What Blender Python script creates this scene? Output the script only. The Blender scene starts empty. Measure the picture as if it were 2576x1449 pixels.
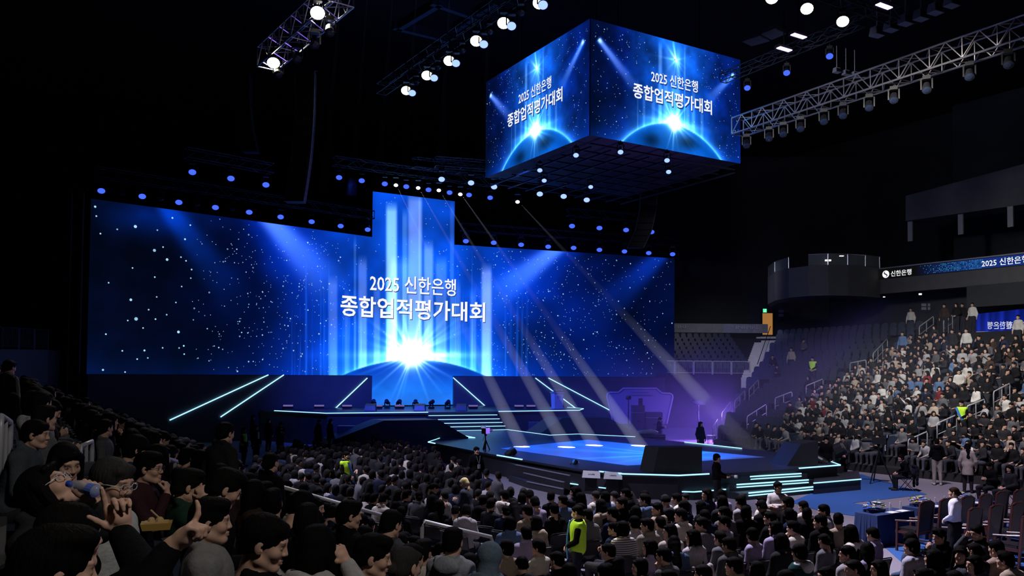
# Arena event: stage with a folded LED wall, hanging cube screen, audience on three sides.
import bpy, bmesh, math, random
import numpy as np
from mathutils import Vector, Matrix, Euler
random.seed(7); RNG = np.random.default_rng(11)
SC = bpy.context.scene
COL = SC.collection
R = math.radians
# ---------------------------------------------------------------- camera
IW, IH, FPX = 2576.0, 1449.0, 2089.0
EYE = 4.1                      # the photographer stands in the low rows of the stand
PITCH, ROLL, SHY = R(2.0), R(-0.47), 0.0546
cam_d = bpy.data.cameras.new('camera'); cam = bpy.data.objects.new('camera', cam_d); COL.objects.link(cam)
cam_d.sensor_width = 36.0; cam_d.sensor_fit = 'HORIZONTAL'; cam_d.lens = 36.0 * FPX / IW
cam_d.shift_y = SHY; cam_d.clip_start = 0.05; cam_d.clip_end = 400
CM = Matrix.Translation((0, 0, EYE)) @ Matrix.Rotation(R(90) + PITCH, 4, 'X') @ Matrix.Rotation(-ROLL, 4, 'Z')
cam.matrix_world = CM
SC.camera = cam
CM3 = CM.to_3x3(); CPOS = Vector((0, 0, EYE))
CFWD = CM3 @ Vector((0, 0, -1))
def ray(px, py):               # direction of a line of sight of the photograph
    v = Vector(((px - IW / 2) / FPX, -((py - IH / 2) - SHY * IW) / FPX, -1.0))
    return CM3 @ v
def at_y(px, py, y):           # point of that sight line at distance y in front of the stand
    d = ray(px, py); return CPOS + d * (y / d.y)
def at_z(px, py, z):
    d = ray(px, py); return CPOS + d * ((z - EYE) / d.z)
def proj(p):
    q = CM3.transposed() @ (Vector(p) - CPOS)
    return (IW / 2 + FPX * q.x / -q.z, IH / 2 - FPX * q.y / -q.z + SHY * IW, -q.z)
UA = R(30.7)
U = Vector((math.cos(UA), math.sin(UA), 0)); V = Vector((-math.sin(UA), math.cos(UA), 0))
def W(a, b, z=0.0): return U * a + V * b + Vector((0, 0, z))
def ab(p): p = Vector(p); return p.dot(U), p.dot(V)
# ---------------------------------------------------------------- world, view, lights
SC.view_settings.view_transform = 'Standard'; SC.view_settings.look = 'None'
SC.view_settings.exposure = 0.0; SC.view_settings.gamma = 1.0; SC.view_settings.use_curve_mapping = False
w = bpy.data.worlds.new('world'); SC.world = w; w.use_nodes = True
w.node_tree.nodes['Background'].inputs[0].default_value = (0.10, 0.13, 0.30, 1)
w.node_tree.nodes['Background'].inputs[1].default_value = 0.006
cy = SC.cycles
cy.use_denoising = True; cy.max_bounces = 4; cy.diffuse_bounces = 2; cy.glossy_bounces = 3
cy.transparent_max_bounces = 8; cy.volume_bounces = 0; cy.sample_clamp_indirect = 3.0; cy.sample_clamp_direct = 0.0
cy.caustics_reflective = False; cy.caustics_refractive = False
def spot(name, loc, target, power, color, size_deg, blend=0.5, radius=0.3):
    l = bpy.data.lights.new(name, 'SPOT'); l.energy = power; l.color = color
    l.spot_size = R(size_deg); l.spot_blend = blend; l.shadow_soft_size = radius
    o = bpy.data.objects.new(name, l); COL.objects.link(o); o.location = loc
    o.rotation_euler = (Vector(target) - Vector(loc)).to_track_quat('-Z', 'Y').to_euler()
    return o
LAMPZ = 16.0
WARM = (1.0, 0.93, 0.82); COOL = (0.86, 0.88, 1.0)
# house lamps over the seating, with added fills for dim parts
spot('house_light_bleacher', at_z(2030, 18, LAMPZ), (26, 38, 4.5), 14000, WARM, 70, 1.0, 0.4)
spot('house_light_bleacher_far', at_z(2120, 50, LAMPZ), (18, 43, 1.5), 6500, COOL, 60, 1.0, 0.4)
spot('house_light_floor', (2, 22, 15.5), (6, 15, 0.0), 24000, (0.86, 0.80, 1.0), 75, 1.0, 0.4)
spot('house_light_guests', (10, 24, 15.5), (15.5, 27, 0.0), 9000, (0.90, 0.78, 1.0), 75, 1.0, 0.4)
spot('left_floor_fill', (-9, 22, 15.5), (-3, 25, 0.0), 12000, (0.72, 0.70, 1.0), 70, 1.0, 0.4)  # added lamp, no fixture: lifts the dark left floor crowd
spot('corner_fill', (14, 52, 16), (17.5, 67, 5.5), 3000, COOL, 50, 1.0, 0.4)  # added lamp, no fixture: brings up corner seats, banner and stairs
# lamps on the truss over the left-hand stand
spot('house_light_stand', at_z(800, 30, LAMPZ), W(3, 8, 2), 4500, WARM, 60, 1.0, 0.4)
spot('house_light_stand_far', at_z(688, 155, LAMPZ), W(4, 22, 1), 3600, WARM, 70, 1.0, 0.4)
spot('house_light_near', W(2.5, -1.5, 11), W(1.6, 5.2, 3), 1150, (1.0, 0.95, 0.9), 75, 0.9, 0.5)
# stage washes, with added fills for fascia, haze and upper walls
spot('stage_wash', (0, 42, 15), (5, 36, 0.9), 30000, (0.03, 0.16, 1.0), 48, 0.8, 0.5)
spot('fascia_fill', (-8, 38, 13), (-3, 53, 2), 26000, (0.05, 0.10, 1.0), 85, 1.0, 0.5)  # added blue lamp, lifts the black fascia under the LED wall
spot('purple_wash', (19.5, 41, 8.5), (10.5, 49, 0.0), 6000, (0.34, 0.15, 1.0), 42, 1.0, 0.6)
spot('purple_haze_fill', (14.5, 53.5, 1.6), (9.0, 43.5, 1.0), 16000, (0.28, 0.14, 1.0), 100, 1.0, 0.5)  # added unseen lamp inside the haze for a local violet glow
spot('upper_wall_fill', (8, 28, 15), (26, 55, 10), 3200, COOL, 75, 1.0, 0.5)  # added lamp, no fixture: lightens balcony and upper walls
# ---------------------------------------------------------------- helpers
def s2l(c):
    return tuple((x / 12.92 if x <= 0.04045 else ((x + 0.055) / 1.055) ** 2.4) for x in c)
def rgb(r, g, b): return s2l((r / 255, g / 255, b / 255))
def tag(o, label=None, cat=None, group=None, kind=None):
    if label: o['label'] = label
    if cat: o['category'] = cat
    if group: o['group'] = group
    if kind: o['kind'] = kind
    return o
ORD = ('first second third fourth fifth sixth seventh eighth ninth tenth eleventh twelfth thirteenth fourteenth fifteenth sixteenth seventeenth '
       'eighteenth nineteenth twentieth').split()
TENS = {2: 'twenty', 3: 'thirty', 4: 'forty', 5: 'fifty'}
def nth(n):                     # 1 -> first
    if n <= 20: return ORD[n - 1]
    t, u = divmod(n, 10)
    return TENS[t] + '-' + ORD[u - 1] if u else TENS[t][:-1] + 'ieth'
class MB:                       # collects shapes into ONE mesh
    def __init__(s): s.v = []; s.f = []; s.n = 0; s.c = []
    def add(s, vs, fs, col=None):
        vs = np.asarray(vs, float).reshape(-1, 3); s.v.append(vs)
        s.f += [[i + s.n for i in f] for f in fs]; s.n += len(vs)
        s.c.append(np.tile(np.array(col if col is not None else (1, 1, 1), float), (len(vs), 1)) if col is None or np.ndim(col) == 1 else np.asarray(col, float))
        return s
    def box(s, c, size, rot=None, col=None, taper=None):
        x, y, z = [k / 2 for k in size]; tx, ty = taper or (1, 1)
        P = [(-x, -y, -z), (x, -y, -z), (x, y, -z), (-x, y, -z), (-x * tx, -y * ty, z), (x * tx, -y * ty, z), (x * tx, y * ty, z), (-x * tx, y * ty, z)]
        m = rot if rot is not None else Matrix.Identity(3)
        if not isinstance(m, Matrix): m = Matrix.Rotation(m, 3, 'Z')
        c = Vector(c)
        return s.add([tuple(c + m @ Vector(p)) for p in P], [(0, 3, 2, 1), (4, 5, 6, 7), (0, 1, 5, 4), (1, 2, 6, 5), (2, 3, 7, 6), (3, 0, 4, 7)], col)
    def bar(s, a, b, wd, ht, col=None):          # square-section bar from a to b
        a, b = Vector(a), Vector(b); d = b - a
        q = d.to_track_quat('Y', 'Z').to_matrix()
        return s.box((a + b) / 2, (wd, d.length, ht), q, col)
    def tube(s, a, b, r, n=8, r2=None, col=None):
        a, b = Vector(a), Vector(b); d = b - a
        if d.length < 1e-6: return s
        q = d.to_track_quat('Z', 'Y').to_matrix(); r2 = r if r2 is None else r2
        vs = [tuple(a + q @ Vector((r * math.cos(2 * math.pi * i / n), r * math.sin(2 * math.pi * i / n), 0))) for i in range(n)]
        vs += [tuple(b + q @ Vector((r2 * math.cos(2 * math.pi * i / n), r2 * math.sin(2 * math.pi * i / n), 0))) for i in range(n)]
        fs = [(i, (i + 1) % n, n + (i + 1) % n, n + i) for i in range(n)] + [tuple(range(n))[::-1], tuple(range(n, 2 * n))]
        return s.add(vs, fs, col)
    def path(s, pts, r, n=8, col=None):
        pts = [Vector(p) for p in pts]; rings = []
        up = None
        for i, p in enumerate(pts):
            d = (pts[min(i + 1, len(pts) - 1)] - pts[max(i - 1, 0)]).normalized()
            if up is None: up = d.orthogonal().normalized()
            up = (up - d * up.dot(d)).normalized(); sd = d.cross(up)
            rr = r[i] if hasattr(r, '__len__') else r
            rings += [tuple(p + (up * math.cos(2 * math.pi * k / n) + sd * math.sin(2 * math.pi * k / n)) * rr) for k in range(n)]
        m = len(pts)
        fs = [(i * n + k, i * n + (k + 1) % n, (i + 1) * n + (k + 1) % n, (i + 1) * n + k) for i in range(m - 1) for k in range(n)]
        fs += [tuple(range(n))[::-1], tuple(range((m - 1) * n, m * n))]
        return s.add(rings, fs, col)
    def prism(s, poly, z0, z1, col=None):        # poly: xy points; z0/z1 numbers or lists
        n = len(poly); f0 = z0 if hasattr(z0, '__len__') else [z0] * n; f1 = z1 if hasattr(z1, '__len__') else [z1] * n
        ar = sum(poly[i][0] * poly[(i + 1) % n][1] - poly[(i + 1) % n][0] * poly[i][1] for i in range(n))
        if ar < 0: poly = poly[::-1]; f0 = list(f0)[::-1]; f1 = list(f1)[::-1]
        vs = [(p[0], p[1], z) for p, z in zip(poly, f0)] + [(p[0], p[1], z) for p, z in zip(poly, f1)]
        return s.add(vs, [tuple(range(n))[::-1], tuple(range(n, 2 * n))] + [(i, (i + 1) % n, n + (i + 1) % n, n + i) for i in range(n)], col)
    def hull_side(s, A, B, col=None):            # solid between two equal polygons
        n = len(A)
        return s.add([tuple(p) for p in A] + [tuple(p) for p in B], [tuple(range(n))[::-1], tuple(range(n, 2 * n))] + [(i, (i + 1) % n, n + (i + 1) % n, n + i) for i in range(n)], col)
    def lathe(s, prof, c=(0, 0, 0), n=14, col=None):
        vs = [(c[0] + r * math.cos(2 * math.pi * k / n), c[1] + r * math.sin(2 * math.pi * k / n), c[2] + z) for r, z in prof for k in range(n)]
        m = len(prof)
        fs = [(i * n + k, i * n + (k + 1) % n, (i + 1) * n + (k + 1) % n, (i + 1) * n + k) for i in range(m - 1) for k in range(n)]
        fs += [tuple(range(n))[::-1], tuple(range((m - 1) * n, m * n))]
        return s.add(vs, fs, col)
    def ball(s, c, r, n=8, m=6, col=None):
        r = r if hasattr(r, '__len__') else (r, r, r)
        vs = [(c[0] + r[0] * math.sin(math.pi * (i + .02) / (m + .04)) * math.cos(2 * math.pi * k / n), c[1] + r[1] * math.sin(math.pi * (i + .02) / (m + .04)) * math.sin(2 * math.pi * k / n), c[2] - r[2] * math.cos(math.pi * (i + .02) / (m + .04))) for i in range(m + 1) for k in range(n)]
        fs = [(i * n + k, i * n + (k + 1) % n, (i + 1) * n + (k + 1) % n, (i + 1) * n + k) for i in range(m) for k in range(n)] + [tuple(range(n))[::-1], tuple(range(m * n, (m + 1) * n))]
        return s.add(vs, fs, col)
    def mesh(s, name, mat=None, colors=False, smooth=False, M=None):
        vs = np.concatenate(s.v) if s.v else np.zeros((0, 3))
        if M is not None: vs = vs @ np.array(M.to_3x3()).T + np.array(M.translation)
        me = bpy.data.meshes.new(name); me.from_pydata(vs.tolist(), [], s.f)
        if colors:
            a = me.color_attributes.new('tint', 'FLOAT_COLOR', 'POINT'); c = np.concatenate(s.c)
            a.data.foreach_set('color', np.concatenate([c, np.ones((len(c), 1))], 1).astype('f').ravel())
        if smooth: me.polygons.foreach_set('use_smooth', [True] * len(me.polygons))
        if mat: me.materials.append(mat)
        me.update(); return me
    def build(s, name, mat, parent=None, colors=False, smooth=False, loc=None):
        if parent is not None:
            M = parent.matrix_basis.inverted()
            o = bpy.data.objects.new(name, s.mesh(name, mat, colors, smooth, M)); o.parent = parent
        else:
            if loc is None:
                vs = np.concatenate(s.v); loc = (*((vs.min(0) + vs.max(0)) / 2)[:2], vs[:, 2].min())
            o = bpy.data.objects.new(name, s.mesh(name, mat, colors, smooth, Matrix.Translation(-Vector(loc)))); o.location = loc
        COL.objects.link(o); return o
def empty(name, loc=(0, 0, 0), rz=0.0):
    o = bpy.data.objects.new(name, None); COL.objects.link(o); o.empty_display_size = 0.2
    o.location = loc; o.rotation_euler = (0, 0, rz); o.matrix_basis = Matrix.Translation(loc) @ Matrix.Rotation(rz, 4, 'Z')
    return o
def struct(o): o['kind'] = 'structure'; return o
def obj(name, me, parent=None, M=None, color=None):
    o = bpy.data.objects.new(name, me); COL.objects.link(o)
    if parent is not None: o.parent = parent
    if M is not None: o.matrix_basis = M
    if color is not None: o.color = (*color, 1)
    return o
def copy_tree(o, parent=None):
    c = o.copy(); COL.objects.link(c)
    if parent is not None: c.parent = parent
    for ch in KIDS.get(o.name, ()): copy_tree2(ch, c)
    return c
def copy_tree2(ch, c):
    d = ch.copy(); COL.objects.link(d); d.parent = c
    for g in KIDS.get(ch.name, ()): copy_tree2(g, d)
KIDS = {}
def learn(o):                   # remember the children of a prototype for copying
    KIDS[o.name] = [c for c in COL.objects if c.parent == o]
    for c in KIDS[o.name]: learn(c)
    return o
# ---------------------------------------------------------------- materials
MATS = {}
def mat(name, color, rough=0.6, metal=0.0, noise=0.0, nscale=20.0, bump=0.0, objcol=False, attr=None, spec=0.5, stretch=None):
    if name in MATS: return MATS[name]
    m = bpy.data.materials.new(name); m.use_nodes = True; nt = m.node_tree; b = nt.nodes['Principled BSDF']
    b.inputs['Base Color'].default_value = (*color, 1); b.inputs['Roughness'].default_value = rough; b.inputs['Metallic'].default_value = metal
    b.inputs['Specular IOR Level'].default_value = spec
    src = None
    if objcol: src = nt.nodes.new('ShaderNodeObjectInfo').outputs['Color']
    elif attr:
        n = nt.nodes.new('ShaderNodeAttribute'); n.attribute_name = attr; src = n.outputs['Color']
    if noise or bump:
        tc = nt.nodes.new('ShaderNodeTexCoord'); nz = nt.nodes.new('ShaderNodeTexNoise'); nz.inputs['Scale'].default_value = nscale
        nz.inputs['Detail'].default_value = 3.0
        if stretch:
            mp = nt.nodes.new('ShaderNodeMapping'); mp.inputs['Scale'].default_value = stretch; nt.links.new(tc.outputs['Object'], mp.inputs['Vector']); nt.links.new(mp.outputs[0], nz.inputs['Vector'])
        else: nt.links.new(tc.outputs['Object'], nz.inputs['Vector'])
        if noise:
            mr = nt.nodes.new('ShaderNodeMapRange'); mr.inputs[3].default_value = 1 - noise; mr.inputs[4].default_value = 1 + noise
            nt.links.new(nz.outputs['Fac'], mr.inputs[0])
            mx = nt.nodes.new('ShaderNodeMix'); mx.data_type = 'RGBA'; mx.blend_type = 'MULTIPLY'; mx.inputs[0].default_value = 1
            mx.inputs[6].default_value = (*color, 1)
            if src: nt.links.new(src, mx.inputs[6])
            nt.links.new(mr.outputs[0], mx.inputs[7]); src = mx.outputs[2]
        if bump:
            bp = nt.nodes.new('ShaderNodeBump'); bp.inputs['Strength'].default_value = bump; bp.inputs['Distance'].default_value = 0.02
            nt.links.new(nz.outputs['Fac'], bp.inputs['Height']); nt.links.new(bp.outputs['Normal'], b.inputs['Normal'])
    if src: nt.links.new(src, b.inputs['Base Color'])
    MATS[name] = m; return m
def emis(name, color, strength=1.0, attr=None, sample=False):
    if name in MATS: return MATS[name]
    m = bpy.data.materials.new(name); m.use_nodes = True; nt = m.node_tree; nt.nodes.clear()
    o = nt.nodes.new('ShaderNodeOutputMaterial'); e = nt.nodes.new('ShaderNodeEmission')
    e.inputs[0].default_value = (*color, 1); e.inputs[1].default_value = strength
    if attr:
        n = nt.nodes.new('ShaderNodeAttribute'); n.attribute_name = attr; nt.links.new(n.outputs['Color'], e.inputs[0])
    nt.links.new(e.outputs[0], o.inputs[0])
    m.cycles.emission_sampling = 'FRONT' if sample else 'NONE'
    MATS[name] = m; return m
def volume(name, color, density, aniso=0.2, fall=None):
    m = bpy.data.materials.new(name); m.use_nodes = True; nt = m.node_tree; nt.nodes.clear()
    o = nt.nodes.new('ShaderNodeOutputMaterial'); v = nt.nodes.new('ShaderNodeVolumeScatter')
    v.inputs['Color'].default_value = (*color, 1); v.inputs['Density'].default_value = density; v.inputs['Anisotropy'].default_value = aniso
    if fall:                    # density thins out towards the rim ('ball') or the top ('rise')
        tc = nt.nodes.new('ShaderNodeTexCoord'); mr = nt.nodes.new('ShaderNodeMapRange'); pw = nt.nodes.new('ShaderNodeMath'); pw.operation = 'POWER'; ml = nt.nodes.new('ShaderNodeMath'); ml.operation = 'MULTIPLY'
        if fall == 'ball':
            sb = nt.nodes.new('ShaderNodeVectorMath'); sb.operation = 'SUBTRACT'; sb.inputs[1].default_value = (.5, .5, .5); ln = nt.nodes.new('ShaderNodeVectorMath'); ln.operation = 'LENGTH'
            nt.links.new(tc.outputs['Generated'], sb.inputs[0]); nt.links.new(sb.outputs[0], ln.inputs[0]); src = ln.outputs['Value']
            mr.inputs[1].default_value = .5; mr.inputs[2].default_value = 0; pw.inputs[1].default_value = 1.4
        else:
            sx = nt.nodes.new('ShaderNodeSeparateXYZ'); nt.links.new(tc.outputs['Generated'], sx.inputs[0]); src = sx.outputs['Z']
            mr.inputs[1].default_value = .46; mr.inputs[2].default_value = .12; pw.inputs[1].default_value = 1.5; mr.inputs[3].default_value = .12
        nt.links.new(src, mr.inputs[0]); nt.links.new(mr.outputs[0], pw.inputs[0]); ml.inputs[1].default_value = density; nt.links.new(pw.outputs[0], ml.inputs[0]); nt.links.new(ml.outputs[0], v.inputs['Density'])
    nt.links.new(v.outputs[0], o.inputs['Volume']); return m
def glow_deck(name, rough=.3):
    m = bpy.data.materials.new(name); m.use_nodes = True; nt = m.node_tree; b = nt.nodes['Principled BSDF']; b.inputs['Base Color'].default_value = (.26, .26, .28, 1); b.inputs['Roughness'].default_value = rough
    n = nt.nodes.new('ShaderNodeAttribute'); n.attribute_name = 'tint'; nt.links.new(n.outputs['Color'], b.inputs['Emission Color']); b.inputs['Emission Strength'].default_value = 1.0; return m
M_BLACK = mat('black_paint', (0.012, 0.012, 0.014), 0.55, noise=0.3, nscale=6)
M_WALL = mat('dark_wall', (0.030, 0.033, 0.042), 0.8, noise=0.25, nscale=1.5, bump=0.1)
M_WALL2 = mat('charcoal_wall', (0.085, 0.085, 0.092), 0.8, noise=0.2, nscale=2.0, bump=0.1)
M_CEIL = mat('black_ceiling', (0.008, 0.009, 0.011), 0.9, noise=0.3, nscale=0.6)
M_CARPET = mat('grey_carpet', (0.22, 0.20, 0.24), 0.95, noise=0.25, nscale=30, bump=0.2)
M_CARPETB = mat('blue_carpet', (0.025, 0.10, 0.33), 0.95, noise=0.25, nscale=30, bump=0.2)
M_CONC = mat('concrete_tread', (0.035, 0.035, 0.038), 0.85, noise=0.3, nscale=4, bump=0.15)
M_CONCD = mat('dark_bleacher_tread', (0.010, 0.010, 0.013), 0.85, noise=0.3, nscale=4, bump=0.15)
M_FASCIA = mat('fascia_panel', (0.075, 0.075, 0.10), 0.55, noise=0.25, nscale=1.2)
M_STEP = mat('pale_step', (0.60, 0.56, 0.53), 0.85, noise=0.2, nscale=4, bump=0.1)
M_METAL = mat('brushed_aluminium', (0.62, 0.60, 0.64), 0.32, 0.9, noise=0.1, nscale=9)
M_RAIL = mat('grey_painted_rail', (0.42, 0.42, 0.45), 0.45, 0.2, noise=0.08, nscale=12)
M_DMETAL = mat('black_steel', (0.020, 0.020, 0.024), 0.42, 0.6, noise=0.2, nscale=9)
M_STAGE = mat('gloss_stage_deck', (0.026, 0.030, 0.046), 0.34, noise=0.2, nscale=3)
M_SKIRT = mat('stage_skirt', (0.022, 0.022, 0.030), 0.5, noise=0.3, nscale=5)
M_EDGE = mat('step_edging', (0.35, 0.34, 0.40), 0.4, 0.4, noise=0.1, nscale=9)
M_SEAT = mat('dark_seat_plastic', (0.019, 0.027, 0.050), 0.38, noise=0.15, nscale=8)
M_PLASTIC = mat('black_plastic', (0.014, 0.014, 0.016), 0.4, noise=0.2, nscale=10)
M_WOOD = mat('dark_red_wood', (0.075, 0.022, 0.020), 0.35, noise=0.35, nscale=14, bump=0.08)
M_LEATHER = mat('black_leather', (0.014, 0.013, 0.016), 0.38, noise=0.2, nscale=30, bump=0.1)
M_WHITE = mat('white_paper', (0.75, 0.75, 0.76), 0.7, noise=0.04, nscale=20)
M_BCLOTH = mat('navy_tablecloth', (0.010, 0.030, 0.115), 0.8, noise=0.2, nscale=25, bump=0.2)
M_CLOTH = mat('clothing_fabric', (0.5, 0.5, 0.5), 0.9, noise=0.22, nscale=38, bump=0.25, objcol=True, spec=0.05)
M_HAIR = mat('hair_strands', (0.02, 0.02, 0.02), 0.55, noise=0.5, nscale=1.0, bump=0.35, objcol=True, spec=0.012, stretch=(150, 150, 22))
M_SKIN = mat('skin', (0.5, 0.3, 0.22), 0.55, noise=0.06, nscale=40, attr='tint', spec=0.3)
M_CROWD = mat('distant_crowd', (0.5, 0.5, 0.5), 0.85, noise=0.2, nscale=9, attr='tint', spec=0.2)
M_VEST = mat('hi_vis_fabric', (0.50, 0.85, 0.03), 0.7, noise=0.1, nscale=30, bump=0.15)
M_PURPLE = mat('lilac_board', (0.30, 0.24, 0.50), 0.6, noise=0.08, nscale=4)
E_STRIP = emis('led_strip_light', (0.34, 0.74, 1.0), 1.7)
E_BLUE = emis('blue_lens_light', (0.03, 0.07, 1.0), 2.4)
E_PALEB = emis('pale_blue_lens_light', (0.20, 0.30, 1.0), 2.4)
E_WARM = emis('warm_lens_light', (1.0, 0.97, 0.72), 12.0)
E_WHITE = emis('white_lens_light', (0.9, 0.93, 1.0), 5.0)
E_PURP = emis('violet_lens_light', (0.62, 0.38, 1.0), 5.0)
E_SCREEN = emis('screen_picture', (0, 0, 0), 1.0, attr='tint', sample=True)
E_STAR = emis('screen_sparkle', (0, 0, 0), 1.0, attr='tint')
E_TEXT = emis('caption_white', (0.95, 0.96, 1.0), 1.0)
E_GREEN = emis('exit_sign_light', (0.05, 1.0, 0.30), 1.6)
E_ORANGE = emis('lit_doorway', (1.0, 0.45, 0.12), 0.35)
E_DIM = emis('fluorescent_tube', (1.0, 0.97, 0.85), 1.5)
E_MON = emis('monitor_glow', (0.35, 0.45, 0.9), 0.5)
E_RED = emis('red_indicator', (1.0, 0.05, 0.05), 2.0)
# ---------------------------------------------------------------- the hall
m = MB(); m.box((8, 30, -0.15), (160, 150, 0.3)); struct(m.build('floor', M_CARPET))
m = MB()
for k in range(2): m.prism([W(a, b)[:2] for a, b in ((-60, 74), (80, 74), (80, 76), (-60, 76))], 0, 27)
struct(m.build('wall_back', M_WALL))
m = MB(); m.prism([W(a, b)[:2] for a, b in ((-24, -10), (-24, 74), (-25, 74), (-25, -10))], 0, 27); struct(m.build('wall_left', M_WALL))
m = MB(); m.prism([W(a, b)[:2] for a, b in ((66, -30), (66, 74), (67, 74), (67, -30))], 0, 27); struct(m.build('wall_right', M_WALL))
m = MB(); m.prism([W(a, b)[:2] for a, b in ((-60, -30), (80, -30), (80, 76), (-60, 76))], 26, 26.4)
struct(m.build('ceiling', M_CEIL))
def joist(p, q, wd=0.35, ht=0.7):
    o = MB().bar(p, q, wd, ht).build('roof_beam', mat('roof_steel_blue_lit', (0.03, 0.05, 0.11), 0.6, noise=0.2, nscale=2)); return o  # faint blue light on the steel is put into its base colour
i = 0
for px0, py0, px1, py1 in ((1000, 68, 1110, 2), (990, 62, 1090, 86), (1085, 0, 1200, 40), (1090, 86, 1125, 98), (1145, 70, 1190, 40), (1200, 30, 1250, 0)):
    i += 1; tag(joist(at_z(px0, py0, 23.6), at_z(px1, py1, 23.6), 0.3, 0.5), '%s dim steel roof beam, blue light in its colour, seen between the white lamp rows' % nth(i), 'beam', 'roof beams between the lamp rows')
# blue carpet on the floor right of the stage
def flat(name, pxs, z0, z1, mt, z=0.0):
    return MB().prism([at_z(x, y, z)[:2] for x, y in pxs], z0, z1).build(name, mt)
tag(flat('carpet', [(1990, 1264), (2100, 1215), (2165, 1193), (2332, 1244), (2145, 1266), (2270, 1288), (2179, 1303), (2060, 1285)], 0.0, 0.012, M_CARPETB), 'blue carpet with pointed ends on the grey floor beside the stage steps', 'carpet')
tag(flat('carpet', [(2190, 1345), (2300, 1308), (2480, 1290), (2640, 1300), (2660, 1449), (2330, 1470)], 0.0, 0.012, M_CARPETB), 'blue carpet under the rows of wooden armchairs', 'carpet')
# left-hand stand the photograph is taken from: rows along V, stepping down along U
TD, TR = 0.85, 0.37
def tread_a(j): return 0.2 + TD * j
def tread_z(j): return 2.50 - TR * j
m = MB()
for j in range(-3, 7):
    a0, a1 = tread_a(j) - 0.25, tread_a(j) + 0.60
    m.prism([W(a, b)[:2] for a, b in ((a0, -5), (a1, -5), (a1, 42), (a0, 42))], 0.0, tread_z(j))
struct(m.build('floor_tier', M_CONC))
# right-hand bleachers: fan of rows
FT = [(25.0, 22.0, 28), (18.6, 30.2, 30), (14.6, 35.5, 34), (12.3, 43.0, 46), (11.7, 48.6, 59)]
NROW, RD, RR = 19, 0.82, 0.35
def bl(t, s, h=0.0):
    t = min(max(t, 0), 3.999); i = int(t); f = t - i; A, B = FT[i], FT[i + 1]
    an = R(A[2] + (B[2] - A[2]) * f)
    return Vector((A[0] + (B[0] - A[0]) * f + s * math.cos(an), A[1] + (B[1] - A[1]) * f + s * math.sin(an), h))
def bl_dir(t):
    t = min(max(t, 0), 3.999); i = int(t); return R(FT[i][2] + (FT[i + 1][2] - FT[i][2]) * (t - i))
def row_s(k): return 0.6 + RD * k
def row_z(k): return 0.30 + RR * k
TS = np.linspace(0, 3.999, 41)
m = MB()
for k in range(NROW):
    s0, s1 = row_s(k) - 0.3, row_s(k) + 0.52 + (5.0 if k == NROW - 1 else 0)
    vs, fs = [], []
    for t in TS:
        a, b = bl(t, s0), bl(t, s1)
        vs += [(a.x, a.y, row_z(k) - RR), (a.x, a.y, row_z(k)), (b.x, b.y, row_z(k)), (b.x, b.y, row_z(k) - RR)]
    n = len(TS)
    for q in range(n - 1):
        o = q * 4; fs += [(o + c, o + (c + 1) % 4, o + 4 + (c + 1) % 4, o + 4 + c) for c in range(4)]
    fs += [(0, 1, 2, 3), ((n - 1) * 4 + 3, (n - 1) * 4 + 2, (n - 1) * 4 + 1, (n - 1) * 4)]
    m.add(vs, fs)
struct(m.build('floor_bleacher', M_CONCD))
_ts = np.linspace(0.0, 3.999, 240); _ss = np.linspace(0.0, 16.0, 240)
_G = np.array([[tuple(bl(t, s)[:2]) for s in _ss] for t in _ts])
def bl_at(px, py, h):           # bleacher place whose surface + h shows at this pixel
    z = 0.30 + RR * np.round((_ss - 0.6) / RD) + h
    P = np.concatenate([_G, np.broadcast_to(z[None, :, None], _G.shape[:2] + (1,))], 2) - np.array(CPOS)
    q = P @ np.array(CM3)
    X = IW / 2 + FPX * q[..., 0] / -q[..., 2]; Y = IH / 2 - FPX * q[..., 1] / -q[..., 2] + SHY * IW
    i, j = np.unravel_index(np.argmin((X - px) ** 2 + (Y - py) ** 2), X.shape)
    return _ts[i], _ss[j]
# walls behind the bleachers
wl = MB()
for q in range(len(TS) - 5):
    A0, A1 = bl(TS[q], 20.5), bl(TS[q + 1], 20.5); B0, B1 = bl(TS[q], 21), bl(TS[q + 1], 21)
    wl.prism([A0[:2], A1[:2], B1[:2], B0[:2]], 0, 10.0 if TS[q] < 2.2 else 11.0)
struct(wl.build('wall_concourse', M_WALL))
# upper tier fascia (straight), with the LED ribbon, and the curved balcony beside it
Fa, Fb = Vector((24.7, 55.6, 0)), Vector((29.6, 48.0, 0)); Fd = (Fb - Fa).normalized(); Fn = Vector((-Fd.y, Fd.x, 0))
if Fn.dot(Fa) < 0: Fn = -Fn                      # Fn points away from the arena floor
Fe = Fb + Fd * 16
m = MB(); m.prism([p[:2] for p in (Fa, Fe, Fe + Fn * 3, Fa + Fn * 3)], 9.6, 11.25); struct(m.build('trim_1', M_WALL2))
m = MB(); p0 = Fa + Fd * 6.0 - Fn * 0.4; m.prism([p[:2] for p in (p0, Fe - Fn * .4, Fe + Fn * 4, p0 + Fn * 4)], 8.3, 9.6); struct(m.build('trim_2', M_WALL))
m = MB(); bp = [((px - 1288) / FPX * D_, D_) for px, D_ in ((2216, 55.6), (2180, 54.9), (2135, 54.4), (2085, 54.3), (2035, 54.8), (1985, 56.2), (1950, 58.5), (1932, 61.5))]
for (x0, y0), (x1, y1) in zip(bp, bp[1:]): m.prism([(x0, y0), (x1, y1), (x1 + 1.0, y1 + 2.5), (x0 + 1.0, y0 + 2.5)], 9.35, 11.35)
struct(m.build('trim_3', M_WALL2))
m = MB(); m.prism([p[:2] for p in (Fa + Fn * 9, Fe + Fn * 9, Fe + Fn * 10, Fa + Fn * 10)], 9, 24); struct(m.build('wall_upper', M_WALL))
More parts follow.
